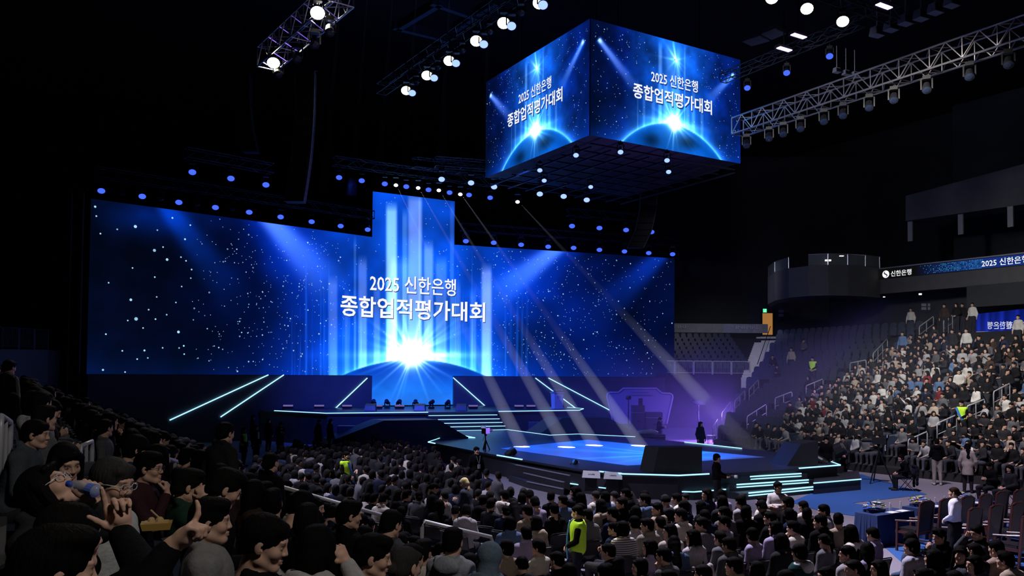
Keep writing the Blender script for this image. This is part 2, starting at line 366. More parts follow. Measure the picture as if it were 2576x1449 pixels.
g0, g1 = at_y(2278, 480, 55), at_y(2640, 400, 49)
m = MB(); m.hull_side([at_y(2278, 493, 55), at_y(2640, 395, 47), at_y(2640, 505, 47), at_y(2278, 556, 55)], [at_y(2278, 493, 55) + Fn * 2, at_y(2640, 395, 47) + Fn * 2, at_y(2640, 505, 47) + Fn * 2, at_y(2278, 556, 55) + Fn * 2]); struct(m.build('trim_4', M_WALL2))
for px, y0, y1, D, lb in ((2290, 556, 607, 55.2, 'dimmest of three, beside the balcony'), (2417, 536, 590, 52, 'middle one of three'), (2542, 516, 571, 49, 'palest of three, nearest the frame edge')):
    a, b = at_y(px, y0 - 6, D), at_y(px, y1, D)
    o = MB().box((a + b) / 2, (0.32, 0.10, (a - b).length), UA - R(90)).build('hanging_panel', mat('grey_felt', (0.30, 0.30, 0.31), 0.8, noise=0.1)); tag(o, 'grey vertical panel hanging under the upper wall, ' + lb, 'panel', 'grey panels under the upper wall')
# LED ribbon board
rib = MB(); n = 60; Lr = (Fe - Fa).length
vs, fs, cs = [], [], []
for q in range(n + 1):
    f = q / n; p = Fa + Fd * (Lr * f) - Fn * 0.05; d = Lr * f
    g = min(max((d - 2.6) / 4.0, 0), 1)
    for z in (10.62, 11.22):
        vs.append((p.x, p.y, z)); cs.append(tuple(g * c + 0.004 for c in rgb(10, 45, 120)))
for q in range(n): fs.append((q * 2, q * 2 + 2, q * 2 + 3, q * 2 + 1))
rib.add(vs, fs, np.array(cs))
for q in range(44):
    for r_ in range(7):
        d = 2.7 + q * 0.095; 
        if RNG.random() < max(.15, 1 - q / 26): continue
        p = Fa + Fd * d - Fn * 0.07; z = 10.68 + r_ * 0.08
        c = np.array(rgb(70, 170, 225)) * RNG.uniform(0.15, 1.0)
        e = Fd * 0.022
        rib.add([tuple(p - e + Vector((0, 0, z - .022))), tuple(p + e + Vector((0, 0, z - .022))), tuple(p + e + Vector((0, 0, z + .022))), tuple(p - e + Vector((0, 0, z + .022)))], [(0, 1, 2, 3)], tuple(c))
RIB = empty('ribbon_display', Fa + Vector((0, 0, 10.6)))
tag(RIB, 'long thin blue LED ribbon board with white wording along the balcony edge', 'screen')
MB().prism([p[:2] for p in (Fa - Fn * .04, Fe - Fn * .04, Fe, Fa)], 10.58, 11.25).build('housing', M_BLACK, RIB)
rib.build('display_panel', E_STAR, RIB, colors=True)
MB().prism([p[:2] for p in (Fa - Fn * .12, Fe - Fn * .12, Fe + Fn * .1, Fa + Fn * .1)], 11.25, 11.33).build('top_rail', M_EDGE, RIB)
# corner seating block behind the stage (rows facing the stage), its wall, and the steps beside it
CX0, CX1, CY = 11.5, 18.6, 64.0
m = MB(); m.box(((CX0 + CX1) / 2 - 3, CY - 0.3, 2.05), (CX1 - CX0 + 6, 0.5, 4.1))
for k in range(8): m.box(((CX0 + CX1) / 2 - 3, CY + 0.36 + .82 * k, 2.1 + .18 * k), (CX1 - CX0 + 6, 0.82, 4.2 + .36 * k))
m.box(((CX0 + CX1) / 2 + 2, CY + 9.0, 3.6), (CX1 - CX0 + 16, 4.7, 7.2))
struct(m.build('floor_corner', M_CONCD))
m = MB(); m.box((15, CY + 11.5, 12), (40, 0.5, 24)); struct(m.build('wall_corner', M_WALL))
st = empty('staircase', (19.4, 63.5, 0)); tag(st, 'pale concrete staircase rising between the two blocks of empty seats', 'stairs')
for k in range(20):
    f = k / 19; c = Vector((18.5, 62.6, 0)).lerp(Vector((22.3, 71.6, 0)), f); z = 3.9 + 3.5 * f
    MB().box((c.x, c.y, z / 2 + 1.2), (2.3, 0.54, z - 2.4), R(-23)).build('step', M_STEP, st)
MB().path([(18.5, 62.6, 4.9), (22.3, 71.6, 8.3)], 0.03).build('handrail', M_DMETAL, st)
# lit doorway, exit signs, lamps and notices on the dark wall
def wallbox(name, px0, py0, px1, py1, D, mt, th=0.08, lab=None, cat=None, grp=None):
    a, b = at_y(px0, py0, D), at_y(px1, py1, D)
    c = (a + b) / 2
    o = MB().box(c, (abs(b.x - a.x), th, abs(a.z - b.z))).build(name, mt)
    if lab: tag(o, lab, cat, grp)
    return o
dr = wallbox('door_1', 1917, 788, 1943, 842, CY + 11.2, E_ORANGE, 0.1); struct(dr)
m = MB()
for x0, x1, y0, y1 in ((1914, 1917, 785, 842), (1943, 1946, 785, 842), (1914, 1946, 785, 788)):
    a, b = at_y(x0, y0, CY + 11.2), at_y(x1, y1, CY + 11.2); m.box((a + b) / 2, (abs(b.x - a.x), .3, abs(a.z - b.z)))
struct(m.build('trim_5', M_BLACK))
def exit_sign(px0, py0, px1, py1, D, lab):
    a, b = at_y(px0, py0, D), at_y(px1, py1, D); c = (a + b) / 2; t = empty('exit_sign', c); tag(t, lab, 'sign')
    w_, h_ = abs(b.x - a.x), abs(a.z - b.z)
    MB().box(c, (w_ * 1.15, 0.10, h_ * 1.15)).build('housing', M_BLACK, t)
    MB().box(c - Vector((0, .07, 0)), (w_, 0.04, h_)).build('lit_face', E_GREEN, t)
    MB().ball(c - Vector((-w_ * .1, .1, -h_ * .25)), h_ * .12).bar(c + Vector((w_ * .1, -.1, h_ * .12)), c + Vector((-w_ * .05, -.1, -h_ * .15)), .05, w_ * .18).bar(c + Vector((-w_ * .05, -.1, -h_ * .12)), c + Vector((-w_ * .25, -.1, -h_ * .36)), .05, w_ * .1).bar(c + Vector((0, -.1, -h_ * .12)), c + Vector((w_ * .22, -.1, -h_ * .3)), .05, w_ * .1).build('running_figure', E_TEXT, t)
exit_sign(1919, 777, 1928, 786, CY + 11.1, 'small green lit exit sign over the orange doorway')
exit_sign(2449, 751, 2453, 760, 50.5, 'small green lit exit sign at the dark portal above the crowd')
for q, (x, y, D) in enumerate(((1965, 783, 74), (1965, 793, 74), (2324, 767, 52), (2324, 776, 52), (2337, 767, 52), (2337, 776, 52), (2459, 760, 50.3), (2459, 770, 50.3))):
    w_ = 6 if q not in (4, 5) else 3
    o = wallbox('notice', x - w_, y - 3.5, x + w_, y + 3.5, D, mat('printed_notice', (0.20, 0.21, 0.27), 0.7), 0.03)
    tag(o, ('upper ' if q % 2 == 0 else 'lower ') + ('pale notice on the wall beside the orange doorway', 'wide pale notice at the near side of the dark portal', 'narrow grey notice at the near side of the dark portal', 'pale notice below the portal exit sign')[q // 2], 'notice')
wallbox('wall_lamp', 2312, 738, 2318, 742, 52, E_DIM, .1, 'small pale lamp on the dark wall above the paired notices', 'lamp')
wallbox('wall_lamp', 2222, 746, 2226, 748, 54, E_DIM, .1, 'tiny white lamp under the balcony edge', 'lamp')
wallbox('light_fixture', 2076, 653, 2090, 657, 57.5, E_DIM, .15, 'lit fluorescent fixture behind the balcony glass', 'lamp')
wallbox('light_fixture', 2112, 643, 2122, 645, 57.5, E_DIM, .15, 'thin ceiling light above the balcony glass', 'lamp')
# glass balustrade on the balcony
M_GLASS = bpy.data.materials.new('balustrade_glass'); M_GLASS.use_nodes = True
_b = M_GLASS.node_tree.nodes['Principled BSDF']; _b.inputs['Base Color'].default_value = (0.7, 0.8, 0.85, 1); _b.inputs['Alpha'].default_value = 0.10; _b.inputs['Roughness'].default_value = 0.05
def balustrade(pts, z, h, lab):
    t = empty('glass_balustrade', (pts[0][0], pts[0][1], z)); tag(t, lab, 'railing')
    for (x0, y0), (x1, y1) in zip(pts, pts[1:]):
        MB().bar((x0, y0, z + h / 2), (x1, y1, z + h / 2), 0.02, h).build('glass_pane', M_GLASS, t)
        MB().tube((x0, y0, z), (x0, y0, z + h), 0.035).build('post', M_METAL, t)
        MB().tube((x0, y0, z + h), (x1, y1, z + h), 0.03).build('top_rail', M_METAL, t)
        MB().tube((x0, y0, z + .04), (x1, y1, z + .04), 0.03).build('bottom_rail', M_METAL, t)
balustrade([(p[0] + .1, p[1] + .3) for p in bp[:5]], 11.35, 0.80, 'glass balustrade with steel posts on the curved balcony')
balustrade([(p[0] + .1, p[1] + .3) for p in bp[5:7]] + [(bp[7][0] + .1, bp[7][1] + .2)], 11.35, 0.80, 'short glass balustrade at the far end of the balcony')
# blue glossy fascia over the crowd; its mirrored reflection is painted as glow
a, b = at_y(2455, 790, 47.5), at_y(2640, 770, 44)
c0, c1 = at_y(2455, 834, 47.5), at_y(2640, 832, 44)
t = empty('concourse_gloss_panel', (c0 + c1) / 2); tag(t, 'blue glossy panel above the crowd, glowing reflection of white wording painted in', 'screen')
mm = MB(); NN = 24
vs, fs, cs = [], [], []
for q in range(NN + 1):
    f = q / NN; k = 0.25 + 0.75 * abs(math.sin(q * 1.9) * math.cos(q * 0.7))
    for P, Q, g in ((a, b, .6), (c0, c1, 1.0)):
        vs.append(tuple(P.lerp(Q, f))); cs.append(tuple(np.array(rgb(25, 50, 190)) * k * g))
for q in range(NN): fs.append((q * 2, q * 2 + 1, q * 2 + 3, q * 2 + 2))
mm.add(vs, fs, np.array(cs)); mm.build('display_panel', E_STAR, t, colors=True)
MB().hull_side([a + Fn * .05, b + Fn * .05, c1 + Fn * .05, c0 + Fn * .05], [a + Fn * .3, b + Fn * .3, c1 + Fn * .3, c0 + Fn * .3]).build('housing', M_BLACK, t)
CSCR = (t, a, b, c0, c1)
MB().hull_side([c0, c1, c1 - Vector((0, 0, .35)), c0 - Vector((0, 0, .35))], [c0 + Fn * .4, c1 + Fn * .4, c1 + Fn * .4 - Vector((0, 0, .35)), c0 + Fn * .4 - Vector((0, 0, .35))]).build('ledge', M_STEP, t)
# sponsor banner over the corner block
ban = empty('banner', at_y(1815, 843, CY + 7.1)); tag(ban, 'grey fabric banner with pale wording above the dark corner seats', 'banner')
a, b = at_y(1640, 813, CY + 7.0), at_y(1932, 838, CY + 7.0)
m = MB(); n = 40; vs, fs = [], []
for q in range(n + 1):
    x = a.x + (b.x - a.x) * q / n; y = CY + 7.0 + 0.03 * math.sin(q * 1.3)
    vs += [(x, y, b.z), (x, y, a.z), (x, y + .04, a.z), (x, y + .04, b.z)]
for q in range(n): fs += [(q * 4 + c, q * 4 + (c + 1) % 4, q * 4 + 4 + (c + 1) % 4, q * 4 + 4 + c) for c in range(4)]
m.add(vs, fs); m.build('fabric', mat('banner_fabric', (0.26, 0.26, 0.29), 0.85, noise=0.15, nscale=3, bump=0.2), ban)
BAN = (ban, a, b)
# railings
def fence(name, A, B, h, nposts, nbars, lab, mt=M_RAIL, cat='railing', grp=None):
    A, B = Vector(A), Vector(B); t = empty(name, A); tag(t, lab, cat, grp)
    MB().tube(A + Vector((0, 0, h)), B + Vector((0, 0, h)), 0.03).tube(A + Vector((0, 0, .12)), B + Vector((0, 0, .12)), 0.02).build('rail', mt, t)
    for q in range(nposts + 1):
        p = A.lerp(B, q / nposts); MB().tube(p, p + Vector((0, 0, h)), 0.03).build('post', mt, t)
    m = MB()
    for q in range(nbars):
        p = A.lerp(B, (q + .5) / nbars); m.tube(p + Vector((0, 0, .12)), p + Vector((0, 0, h)), 0.011, 5)
    m.build('infill_bars', mt, t)
for q in range(5):
    x0 = CX0 - .4 + 1.45 * q; fence('barrier', (x0, CY - .2, 4.1), (x0 + 1.38, CY - .2, 4.1), 1.02, 1, 13, 'grey barred barrier in front of the dark corner seats, %s from the LED wall' % nth(q + 1), grp='barriers along the corner block')
P0, P1 = at_y(-40, 878, 34), at_y(122, 880, 40)
for q in range(4):
    fence('barrier', P0.lerp(P1, q / 4), P0.lerp(P1, (q + .94) / 4), 0.95, 1, 12, 'dim barred barrier high in the dark, %s from the LED wall' % nth(4 - q), M_DMETAL, grp='barriers in the dark beside the LED wall')
m = MB(); m.hull_side([P0, P1, P1 - Vector((0, 0, 5)), P0 - Vector((0, 0, 5))], [P0 + Vector((-1, 3, 0)), P1 + Vector((-1, 3, 0)), P1 + Vector((-1, 3, -5)), P0 + Vector((-1, 3, -5))]); struct(m.build('floor_side', M_BLACK))
def stair_rail(pa, pb, za, zb, lab, mt=M_RAIL, r=0.028, grp=None):
    pa, pb = Vector(pa), Vector(pb); d = pb - pa; t = empty('handrail', (pa.x, pa.y, za)); tag(t, lab, 'handrail', grp)
    fa, fb = Vector((pa.x, pa.y, za)), Vector((pb.x, pb.y, zb))
    pts = [fa] + [fa.lerp(pa, .9), pa + d * .03, pb - d * .03, pb.lerp(fb, .1)] + [fb]
    MB().path(pts, r, 8).build('top_tube', mt, t, smooth=True)
    MB().tube(fa.lerp(pa, .5), fb.lerp(pb, .5), r * .7, 6).build('mid_tube', mt, t)
    for f in (0.5,) if d.length < 2.2 else (.33, .66):
        MB().tube(fa.lerp(fb, f), pa.lerp(pb, f), r * .8, 6).build('post', mt, t)
k = 0
RSETS = (('the stairs beside the empty seats', [(1779, 1060, 1799, 1041), (1811, 1032, 1838, 1012), (1848, 1005, 1874, 985), (1884, 975, 1908, 955)]),
         ('the aisle left of the bright crowd', [(1880, 1052, 1927, 1020), (1950, 1006, 1993, 989), (2029, 970, 2070, 952), (2139, 917, 2179, 896), (2196, 883, 2234, 864)]),
         ('the aisle through the bright crowd', [(2282, 1105, 2332, 1080), (2358, 1069, 2406, 1043), (2432, 1027, 2477, 1004), (2499, 990, 2540, 968)]),
         ('the portal steps above the crowd', [(2314, 830, 2350, 806), (2375, 817, 2397, 799)]))
for nm, rl in RSETS:
    for q, (x0, y0, x1, y1) in enumerate(rl):
        (t0, s0), (t1, s1) = bl_at(x0, y0, .95), bl_at(x1, y1, .95)
        z0, z1 = .30 + RR * (s0 - .6) / RD, .30 + RR * (s1 - .6) / RD
        stair_rail(bl(t0, s0, z0 + .95), bl(t1, s1, z1 + .95), z0, z1, 'grey handrail on %s, %s from the bottom' % (nm, nth(q + 1)), grp='handrails on ' + nm)
# handrails in the stand the picture is taken from
for q, (x0, y0, x1, y1, D0, D1, dz, lab) in enumerate((
        (2, 1046, 26, 1062, 7.2, 7.6, .95, 'pale bent handrail at the edge of the picture in the left stand'),
        (232, 1110, 203, 1122, 9.8, 9.6, .95, 'pale handrail rising behind the person with glasses'),
        (398, 1146, 478, 1172, 10.2, 11.2, .95, 'short pale handrail between the dark seated rows'),
        (700, 1222, 982, 1302, 11.6, 12.6, 1.0, 'long pale handrail sloping down towards the floor seats'),
        (1062, 1310, 1240, 1352, 11.0, 11.8, .9, 'pale handrail at the bottom of the left stand'))):
    a, b = at_y(x0, y0, D0), at_y(x1, y1, D1)
    stair_rail(a, b, a.z - dz, b.z - dz, lab, r=0.027)
# ---------------------------------------------------------------- LED wall and hanging cube screen
def text_mesh(s, embolden=0.011):
    cu = bpy.data.curves.new('t', 'FONT'); cu.body = s; cu.offset = embolden; cu.resolution_u = 2
    o = bpy.data.objects.new('t', cu); COL.objects.link(o)
    dg = bpy.context.evaluated_depsgraph_get(); me = bpy.data.meshes.new_from_object(o.evaluated_get(dg))
    vs = np.array([v.co[:] for v in me.vertices]); fs = [list(p.vertices) for p in me.polygons]
    bpy.data.objects.remove(o); bpy.data.meshes.remove(me); bpy.data.curves.remove(cu)
    lo, hi = vs.min(0), vs.max(0)
    return (vs[:, :2] - lo[:2]) / (hi[:2] - lo[:2]), fs
def lin(c): c = np.clip(c, 0, 1); return np.where(c <= 0.04045, c / 12.92, ((c + 0.055) / 1.055) ** 2.4)
_nz = RNG.random((64, 64))
def vnoise(x, y):
    xi, yi = np.floor(x).astype(int), np.floor(y).astype(int); fx, fy = x - xi, y - yi
    fx, fy = fx * fx * (3 - 2 * fx), fy * fy * (3 - 2 * fy)
    g = lambda i, j: _nz[i % 64, j % 64]
    return (g(xi, yi) * (1 - fx) + g(xi + 1, yi) * fx) * (1 - fy) + (g(xi, yi + 1) * (1 - fx) + g(xi + 1, yi + 1) * fx) * fy
def fbm(x, y): return .55 * vnoise(x, y) + .28 * vnoise(2.1 * x + 5, 2.1 * y + 9) + .17 * vnoise(4.3 * x + 1, 4.3 * y + 3)
def beamf(x, y, p0, p1, w0, w1, fade=1.0):
    dx, dy = p1[0] - p0[0], p1[1] - p0[1]; L = math.hypot(dx, dy); t = ((x - p0[0]) * dx + (y - p0[1]) * dy) / L / L
    n = ((x - p0[0]) * -dy + (y - p0[1]) * dx) / L; wd = w0 + (w1 - w0) * np.clip(t, 0, 1)
    return np.exp(-(np.abs(n) / wd) ** 3) * np.clip(1 - t, 0, 1) ** fade * (t > -0.03)
def burst(x, y, n, seed, p):
    th = np.arctan2(y, x); r = np.hypot(x, y); g = np.random.default_rng(seed); v = 0
    for k in range(n):
        a = g.uniform(-math.pi, math.pi); wd = g.uniform(.012, .035); l = g.uniform(.5, 1.0) * p
        d = np.abs((th - a + math.pi) % (2 * math.pi) - math.pi)
        v = v + np.exp(-(d * np.maximum(r, 4) / (wd * 60 + r * wd)) ** 2) * np.exp(-r / l)
    return v
COLS = [(985, 14, 505, 905, .80, 0), (1043, 17, 480, 900, .62, 1), (1058, 5, 480, 880, .25, 1), (1078, 12, 600, 905, .60, 1), (912, 11, 640, 925, .45, 1), (1224, 13, 660, 945, .72, 1), (838, 11, 690, 940, .36, 1),
        (1150, 9, 700, 930, .28, 1), (1190, 8, 720, 940, .30, 1), (1110, 14, 640, 920, .34, 1), (948, 8, 700, 915, .30, 1), (872, 6, 720, 938, .22, 1), (893, 3, 590, 930, .22, 0), (1137, 5, 500, 760, .20, 1), (1018, 6, 520, 900, .3, 0), (1005, 24, 640, 900, .25, 0)]
FINE = [(RNG.uniform(700, 1330), RNG.uniform(.7, 1.6), RNG.uniform(600, 850), RNG.uniform(.08, .28)) for _ in range(60)]
def content_main(x, y):
    xs = [200, 330, 450, 640, 760, 850, 960, 1040, 1120, 1230, 1330, 1420, 1550, 1700]
    c = np.stack([np.interp(x, xs, v) for v in ([2, 3, 2, 1, 3, 5, 7, 11, 7, 5, 3, 2, 1, 2], [9, 8, 8, 13, 33, 58, 72, 82, 74, 60, 38, 25, 12, 10], [30, 28, 32, 60, 122, 178, 208, 224, 210, 184, 138, 102, 58, 42])], -1) / 255
    nz = fbm(x / 120, y / 110)
    c = c * (0.45 + 1.15 * nz)[..., None]
    c = c + np.exp(-(np.clip(940 - y, 0, 999) / 60) ** 1.2)[..., None] * np.array([0.0, .05, .14]) * .8
    # soft blue patch and beams
    c = c + (np.exp(-(((x - 400) / 120) ** 2 + ((y - 545) / 45) ** 2)) * (0.4 + nz))[..., None] * np.array([.0, .12, .42])
    c = c + (beamf(x, y, (405, 500), (640, 820), 20, 55, 1.3))[..., None] * np.array([.01, .17, .50])
    c = c + (beamf(x, y, (672, 545), (850, 745), 22, 52, .8))[..., None] * np.array([.36, .42, .62])
    c = c + (beamf(x, y, (640, 520), (880, 840), 40, 110, 1.0))[..., None] * np.array([.0, .10, .38])
    c = c + (beamf(x, y, (1408, 620), (1215, 770), 17, 40, .8))[..., None] * np.array([.34, .40, .55])
    c = c + (beamf(x, y, (1440, 605), (1150, 850), 36, 90, 1.0))[..., None] * np.array([.0, .10, .36])
    c = c + (beamf(x, y, (1660, 645), (1440, 850), 18, 60, 1.1))[..., None] * np.array([.02, .14, .44])
    for xc, wd, y0, y1, a, k in COLS:
        t = np.clip((y - y0) / (y1 - y0), 0, 1.2); g = np.exp(-(np.abs(x - xc) / wd) ** 7) * np.clip((y - y0) / 28, 0, 1) * (0.72 + .28 * t)
        c = c + (g * a)[..., None] * (np.array([.74, .60, .52]) if k else np.array([.82, .84, .60])) * (1 - .0 * t)[..., None]
        c = c + (g * a * np.clip(t - .55, 0, 1))[..., None] * np.array([.0, .65, .55])
    for xc, wd, y0, a in FINE:
        c = c + (np.exp(-((x - xc) / wd) ** 2) * np.clip((y - y0) / 90, 0, 1) * a)[..., None] * np.array([.2, .5, .9])
    # glow over the planet, planet and sun
    d = np.hypot(x - 1040, y - 1320) - 417
    rim = np.exp(-np.clip(d, 0, 999) / 26) * np.exp(-((x - 1040) / 150) ** 2)
    c = c + rim[..., None] * np.array([.35, .55, .7]) + (np.exp(-np.clip(d, 0, 999) / 80) * np.exp(-((x - 1040) / 230) ** 2))[..., None] * np.array([.05, .20, .28])
    pl = np.stack([np.interp(y, [900, 930, 985, 1025], v) for v in ([0, 2, 22, 40], [52, 58, 108, 118], [160, 185, 232, 236])], -1) / 255 * (0.8 + .4 * fbm(x / 60, y / 60))[..., None]
    m = np.clip(-d / 2.5, 0, 1)[..., None]
    c = c * (1 - m) + pl * m
    c = c + (np.exp(-np.abs(d) / 2.5) * np.exp(-((x - 1040) / 140) ** 2))[..., None] * np.array([.3, .6, .6])
    sx, sy = x - 1036, y - 893; r = np.hypot(sx, sy)
    c = c + np.exp(-(r / 25) ** 2)[..., None] * 2.0 + np.exp(-r / 34)[..., None] * np.array([.55, .75, .75]) + (np.exp(-(np.abs(sx) / 95) ** 1.3 - (np.abs(sy) / 11) ** 1.6))[..., None] * np.array([.5, .65, .6])
    c = c + burst(sx, sy, 40, 4, 46)[..., None] * np.array([.8, .95, 1.0]) * .95
    return lin(c)
# plan of the folded wall
def mid(pxa, pya, pxb, pyb, y): return (at_y(pxa, pya, y) + at_y(pxb, pyb, y)) / 2
LP = [mid(231, 490, 216, 937, 43.3), at_y(934, 760, 55.0), at_y(1141.5, 760, 58.0), mid(1698, 652, 1695, 952, 64.0)]
ZB, ZT, ZCT, ZCB = 3.86, 13.06, 16.12, 1.86
SEG = [((LP[i + 1] - LP[i]) * Vector((1, 1, 0))).length for i in range(3)]
def wall_pt(s, z, off=0.0):
    i = 0 if s < SEG[0] else (1 if s < SEG[0] + SEG[1] else 2)
    s0 = sum(SEG[:i]); A, B = LP[i], LP[i + 1]; d = Vector((B.x - A.x, B.y - A.y, 0)).normalized()
    p = Vector((A.x, A.y, 0)) + d * (s - s0) + Vector((d.y, -d.x, 0)) * off
    return Vector((p.x, p.y, z))
def grid_panel(mb, s0, s1, z0, z1, step, fn, pt):
    nx, nz = max(2, int(round((s1 - s0) / step))), max(2, int(round((z1 - z0) / step)))
    ss, zs = np.linspace(s0 + 1e-4, s1 - 1e-4, nx + 1), np.linspace(z0, z1, nz + 1)
    vs = [tuple(pt(s, z)) for s in ss for z in zs]
    P = np.array([proj(v)[:2] for v in vs]) if fn is content_main else np.array([(s, z) for s in ss for z in zs])
    fs = [(i * (nz + 1) + j, (i + 1) * (nz + 1) + j, (i + 1) * (nz + 1) + j + 1, i * (nz + 1) + j + 1) for i in range(nx) for j in range(nz)]
    mb.add(vs, fs, fn(P[:, 0], P[:, 1]))
SW = empty('led_wall', wall_pt(SEG[0] + SEG[1] / 2, 0)); tag(SW, 'huge folded LED wall behind the stage with a raised middle column', 'screen')
S1, S2, S3 = SEG[0], SEG[0] + SEG[1], sum(SEG)
def cpanel(): return MB()
for nm, s0, s1, z0, z1, st_ in (('display_panel', 0, S1, ZB, ZT, .125), ('display_panel', S1, S2, ZCB, ZCT, .06), ('display_panel', S2, S3, ZB, ZT, .125)):
    mb = MB(); q_ = (6.5 if s0 == 0 else 4.0); cuts = [(s0, s1, st_)] if s0 == S1 else ([(0, S1 - q_, .125), (S1 - q_, S1, .06)] if s0 == 0 else [(S2, S2 + q_, .06), (S2 + q_, S3, .125)])
    for a_, b_, k_ in cuts: grid_panel(mb, a_, b_, z0, z1, k_, content_main, wall_pt)
    o = mb.build(nm, E_SCREEN, SW, colors=True)
    if s0 == S1: o['label'] = 'bright middle column with a sunburst over a blue planet'
# sparkles: opaque glowing dots just proud of the picture
sp = MB()
def sparkle(mb, p, ex, ez, r, c, n=6):
    mb.add([tuple(p)] + [tuple(p + ex * (r * math.cos(2 * math.pi * k / n)) + ez * (r * math.sin(2 * math.pi * k / n))) for k in range(n)], [(0, k + 1, (k + 1) % n + 1) for k in range(n)], c)
cnt = 0
while cnt < 1150:
    s = RNG.uniform(.2, S3 - .2); z = RNG.uniform(ZB + .1, ZCT - .2)
    if z > ZT - .15 and not (S1 < s < S2): continue
    if S1 - 1.5 < s < S2 + 1.5 and 7.4 < z < 10.9: continue
    px, py, _ = proj(wall_pt(s, z))
    dens = np.interp(px, [200, 420, 600, 800, 930, 1040, 1150, 1230, 1400, 1560, 1700], [.14, .18, .7, 1, .35, .2, .4, .9, .9, .6, .2])
    if py < 600 and px < 900: dens *= .6
    if RNG.random() > dens or (abs(px - 1036) < 190 and py > 860): continue
    left = px < 480
    k = RNG.random(); r = (.045 if left else .022) * (1 + 1.6 * k ** 5)
    c = np.array(rgb(170, 215, 255)) * RNG.uniform(.35, 1.1) if not left else np.array(rgb(170, 225, 255)) * RNG.uniform(.7, 1.2)
    i = 0 if s < S1 else (1 if s < S2 else 2); d = (LP[i + 1] - LP[i]); d.z = 0; d.normalize()
    sparkle(sp, wall_pt(s, z, .03), d, Vector((0, 0, 1)), r, tuple(c)); cnt += 1
o = sp.build('sparkles', E_STAR, SW, colors=True); o['kind'] = 'stuff'
# wording
_s = np.linspace(0, S3, 900); _px = np.array([proj(wall_pt(s, 9.0))[0] for s in _s])
def s_of(px): return float(np.interp(px, _px, _s))
T1, T2 = '2025 신한은행', '종합업적평가대회'
E_SHADE = emis('caption_outline', rgb(20, 60, 150), 1.0)
for s, pa, pb, z0, z1 in ((T1, 929, 1146, 9.42, 10.62), (T2, 856, 1220, 7.68, 9.08)):
    tv, tf = text_mesh(s, .012 if s == T1 else .019); sa, sb = s_of(pa), s_of(pb)
    for nm, mt, off, ds, dz in (('caption_shadow', E_SHADE, .035, .05, -.05), ('caption', E_TEXT, .06, 0, 0)):
        MB().add([tuple(wall_pt(sa + (sb - sa) * x + ds, z0 + (z1 - z0) * y + dz, off)) for x, y in tv], tf).build(nm, mt, SW)
# housing behind, side frame and the dark fascia below
def wall_poly(s0, s1, o0, o1): return [wall_pt(s0, 0, o0)[:2], wall_pt(s1, 0, o0)[:2], wall_pt(s1, 0, o1)[:2], wall_pt(s0, 0, o1)[:2]]
m = MB()
for s0, s1, z0, z1 in ((0, S1 - .01, ZB, ZT), (S1 + .01, S2 - .01, ZCB, ZCT), (S2 + .01, S3, ZB, ZT)): m.prism(wall_poly(s0 + .001, s1 - .001, -.05, -.9), z0, z1)
m.build('housing', M_BLACK, SW)
p = wall_pt(0, 0)
m = MB()
for dx in (-.35, -.95):
    m.tube((p.x + dx, p.y - .1, 0), (p.x + dx, p.y - .1, ZT + .3), .055)
for q in range(14): m.tube((p.x - .35, p.y - .1, q + .2), (p.x - .95, p.y - .1, q + .8), .03)
o = m.build('scaffold_tower', mat('dark_scaffold', (.10, .11, .12), .5, .5), None); tag(o, 'thin dark scaffold tower at the near end of the LED wall', 'tower')
fz = empty('stage_fascia', wall_pt(S1, 0, .5)); tag(fz, 'dark wall under the LED wall crossed by slanting light strips', 'wall panel')
m = MB(); m.prism(wall_poly(0, S1 - .01, .25, .05), 0, ZB - .02); m.build('panel', M_FASCIA, fz)
m = MB(); m.prism(wall_poly(S2 + .01, S3, .25, .05), 0, ZB - .02); m.build('panel', M_FASCIA, fz)
def on_fascia(px, py, off=.32):
    best = None
    for s in np.linspace(0, S3, 700):
        q = wall_pt(s, 0, off); x, y, d = proj(q)
        pt = at_y(px, py, q.y)
        e = abs(pt.x - q.x)
        if best is None or e < best[0]: best = (e, pt)
    return best[1]
for x0, y0, x1, y1 in ((427, 1057, 675, 943), (555, 1049, 714, 943), (843, 1028, 924, 951), (1140, 950, 1220, 1021), (1347, 951, 1447, 1026), (1380, 951, 1534, 1032)):
    MB().bar(on_fascia(x0, y0), on_fascia(x1, y1), .04, .058).build('led_strip', E_STRIP, fz)
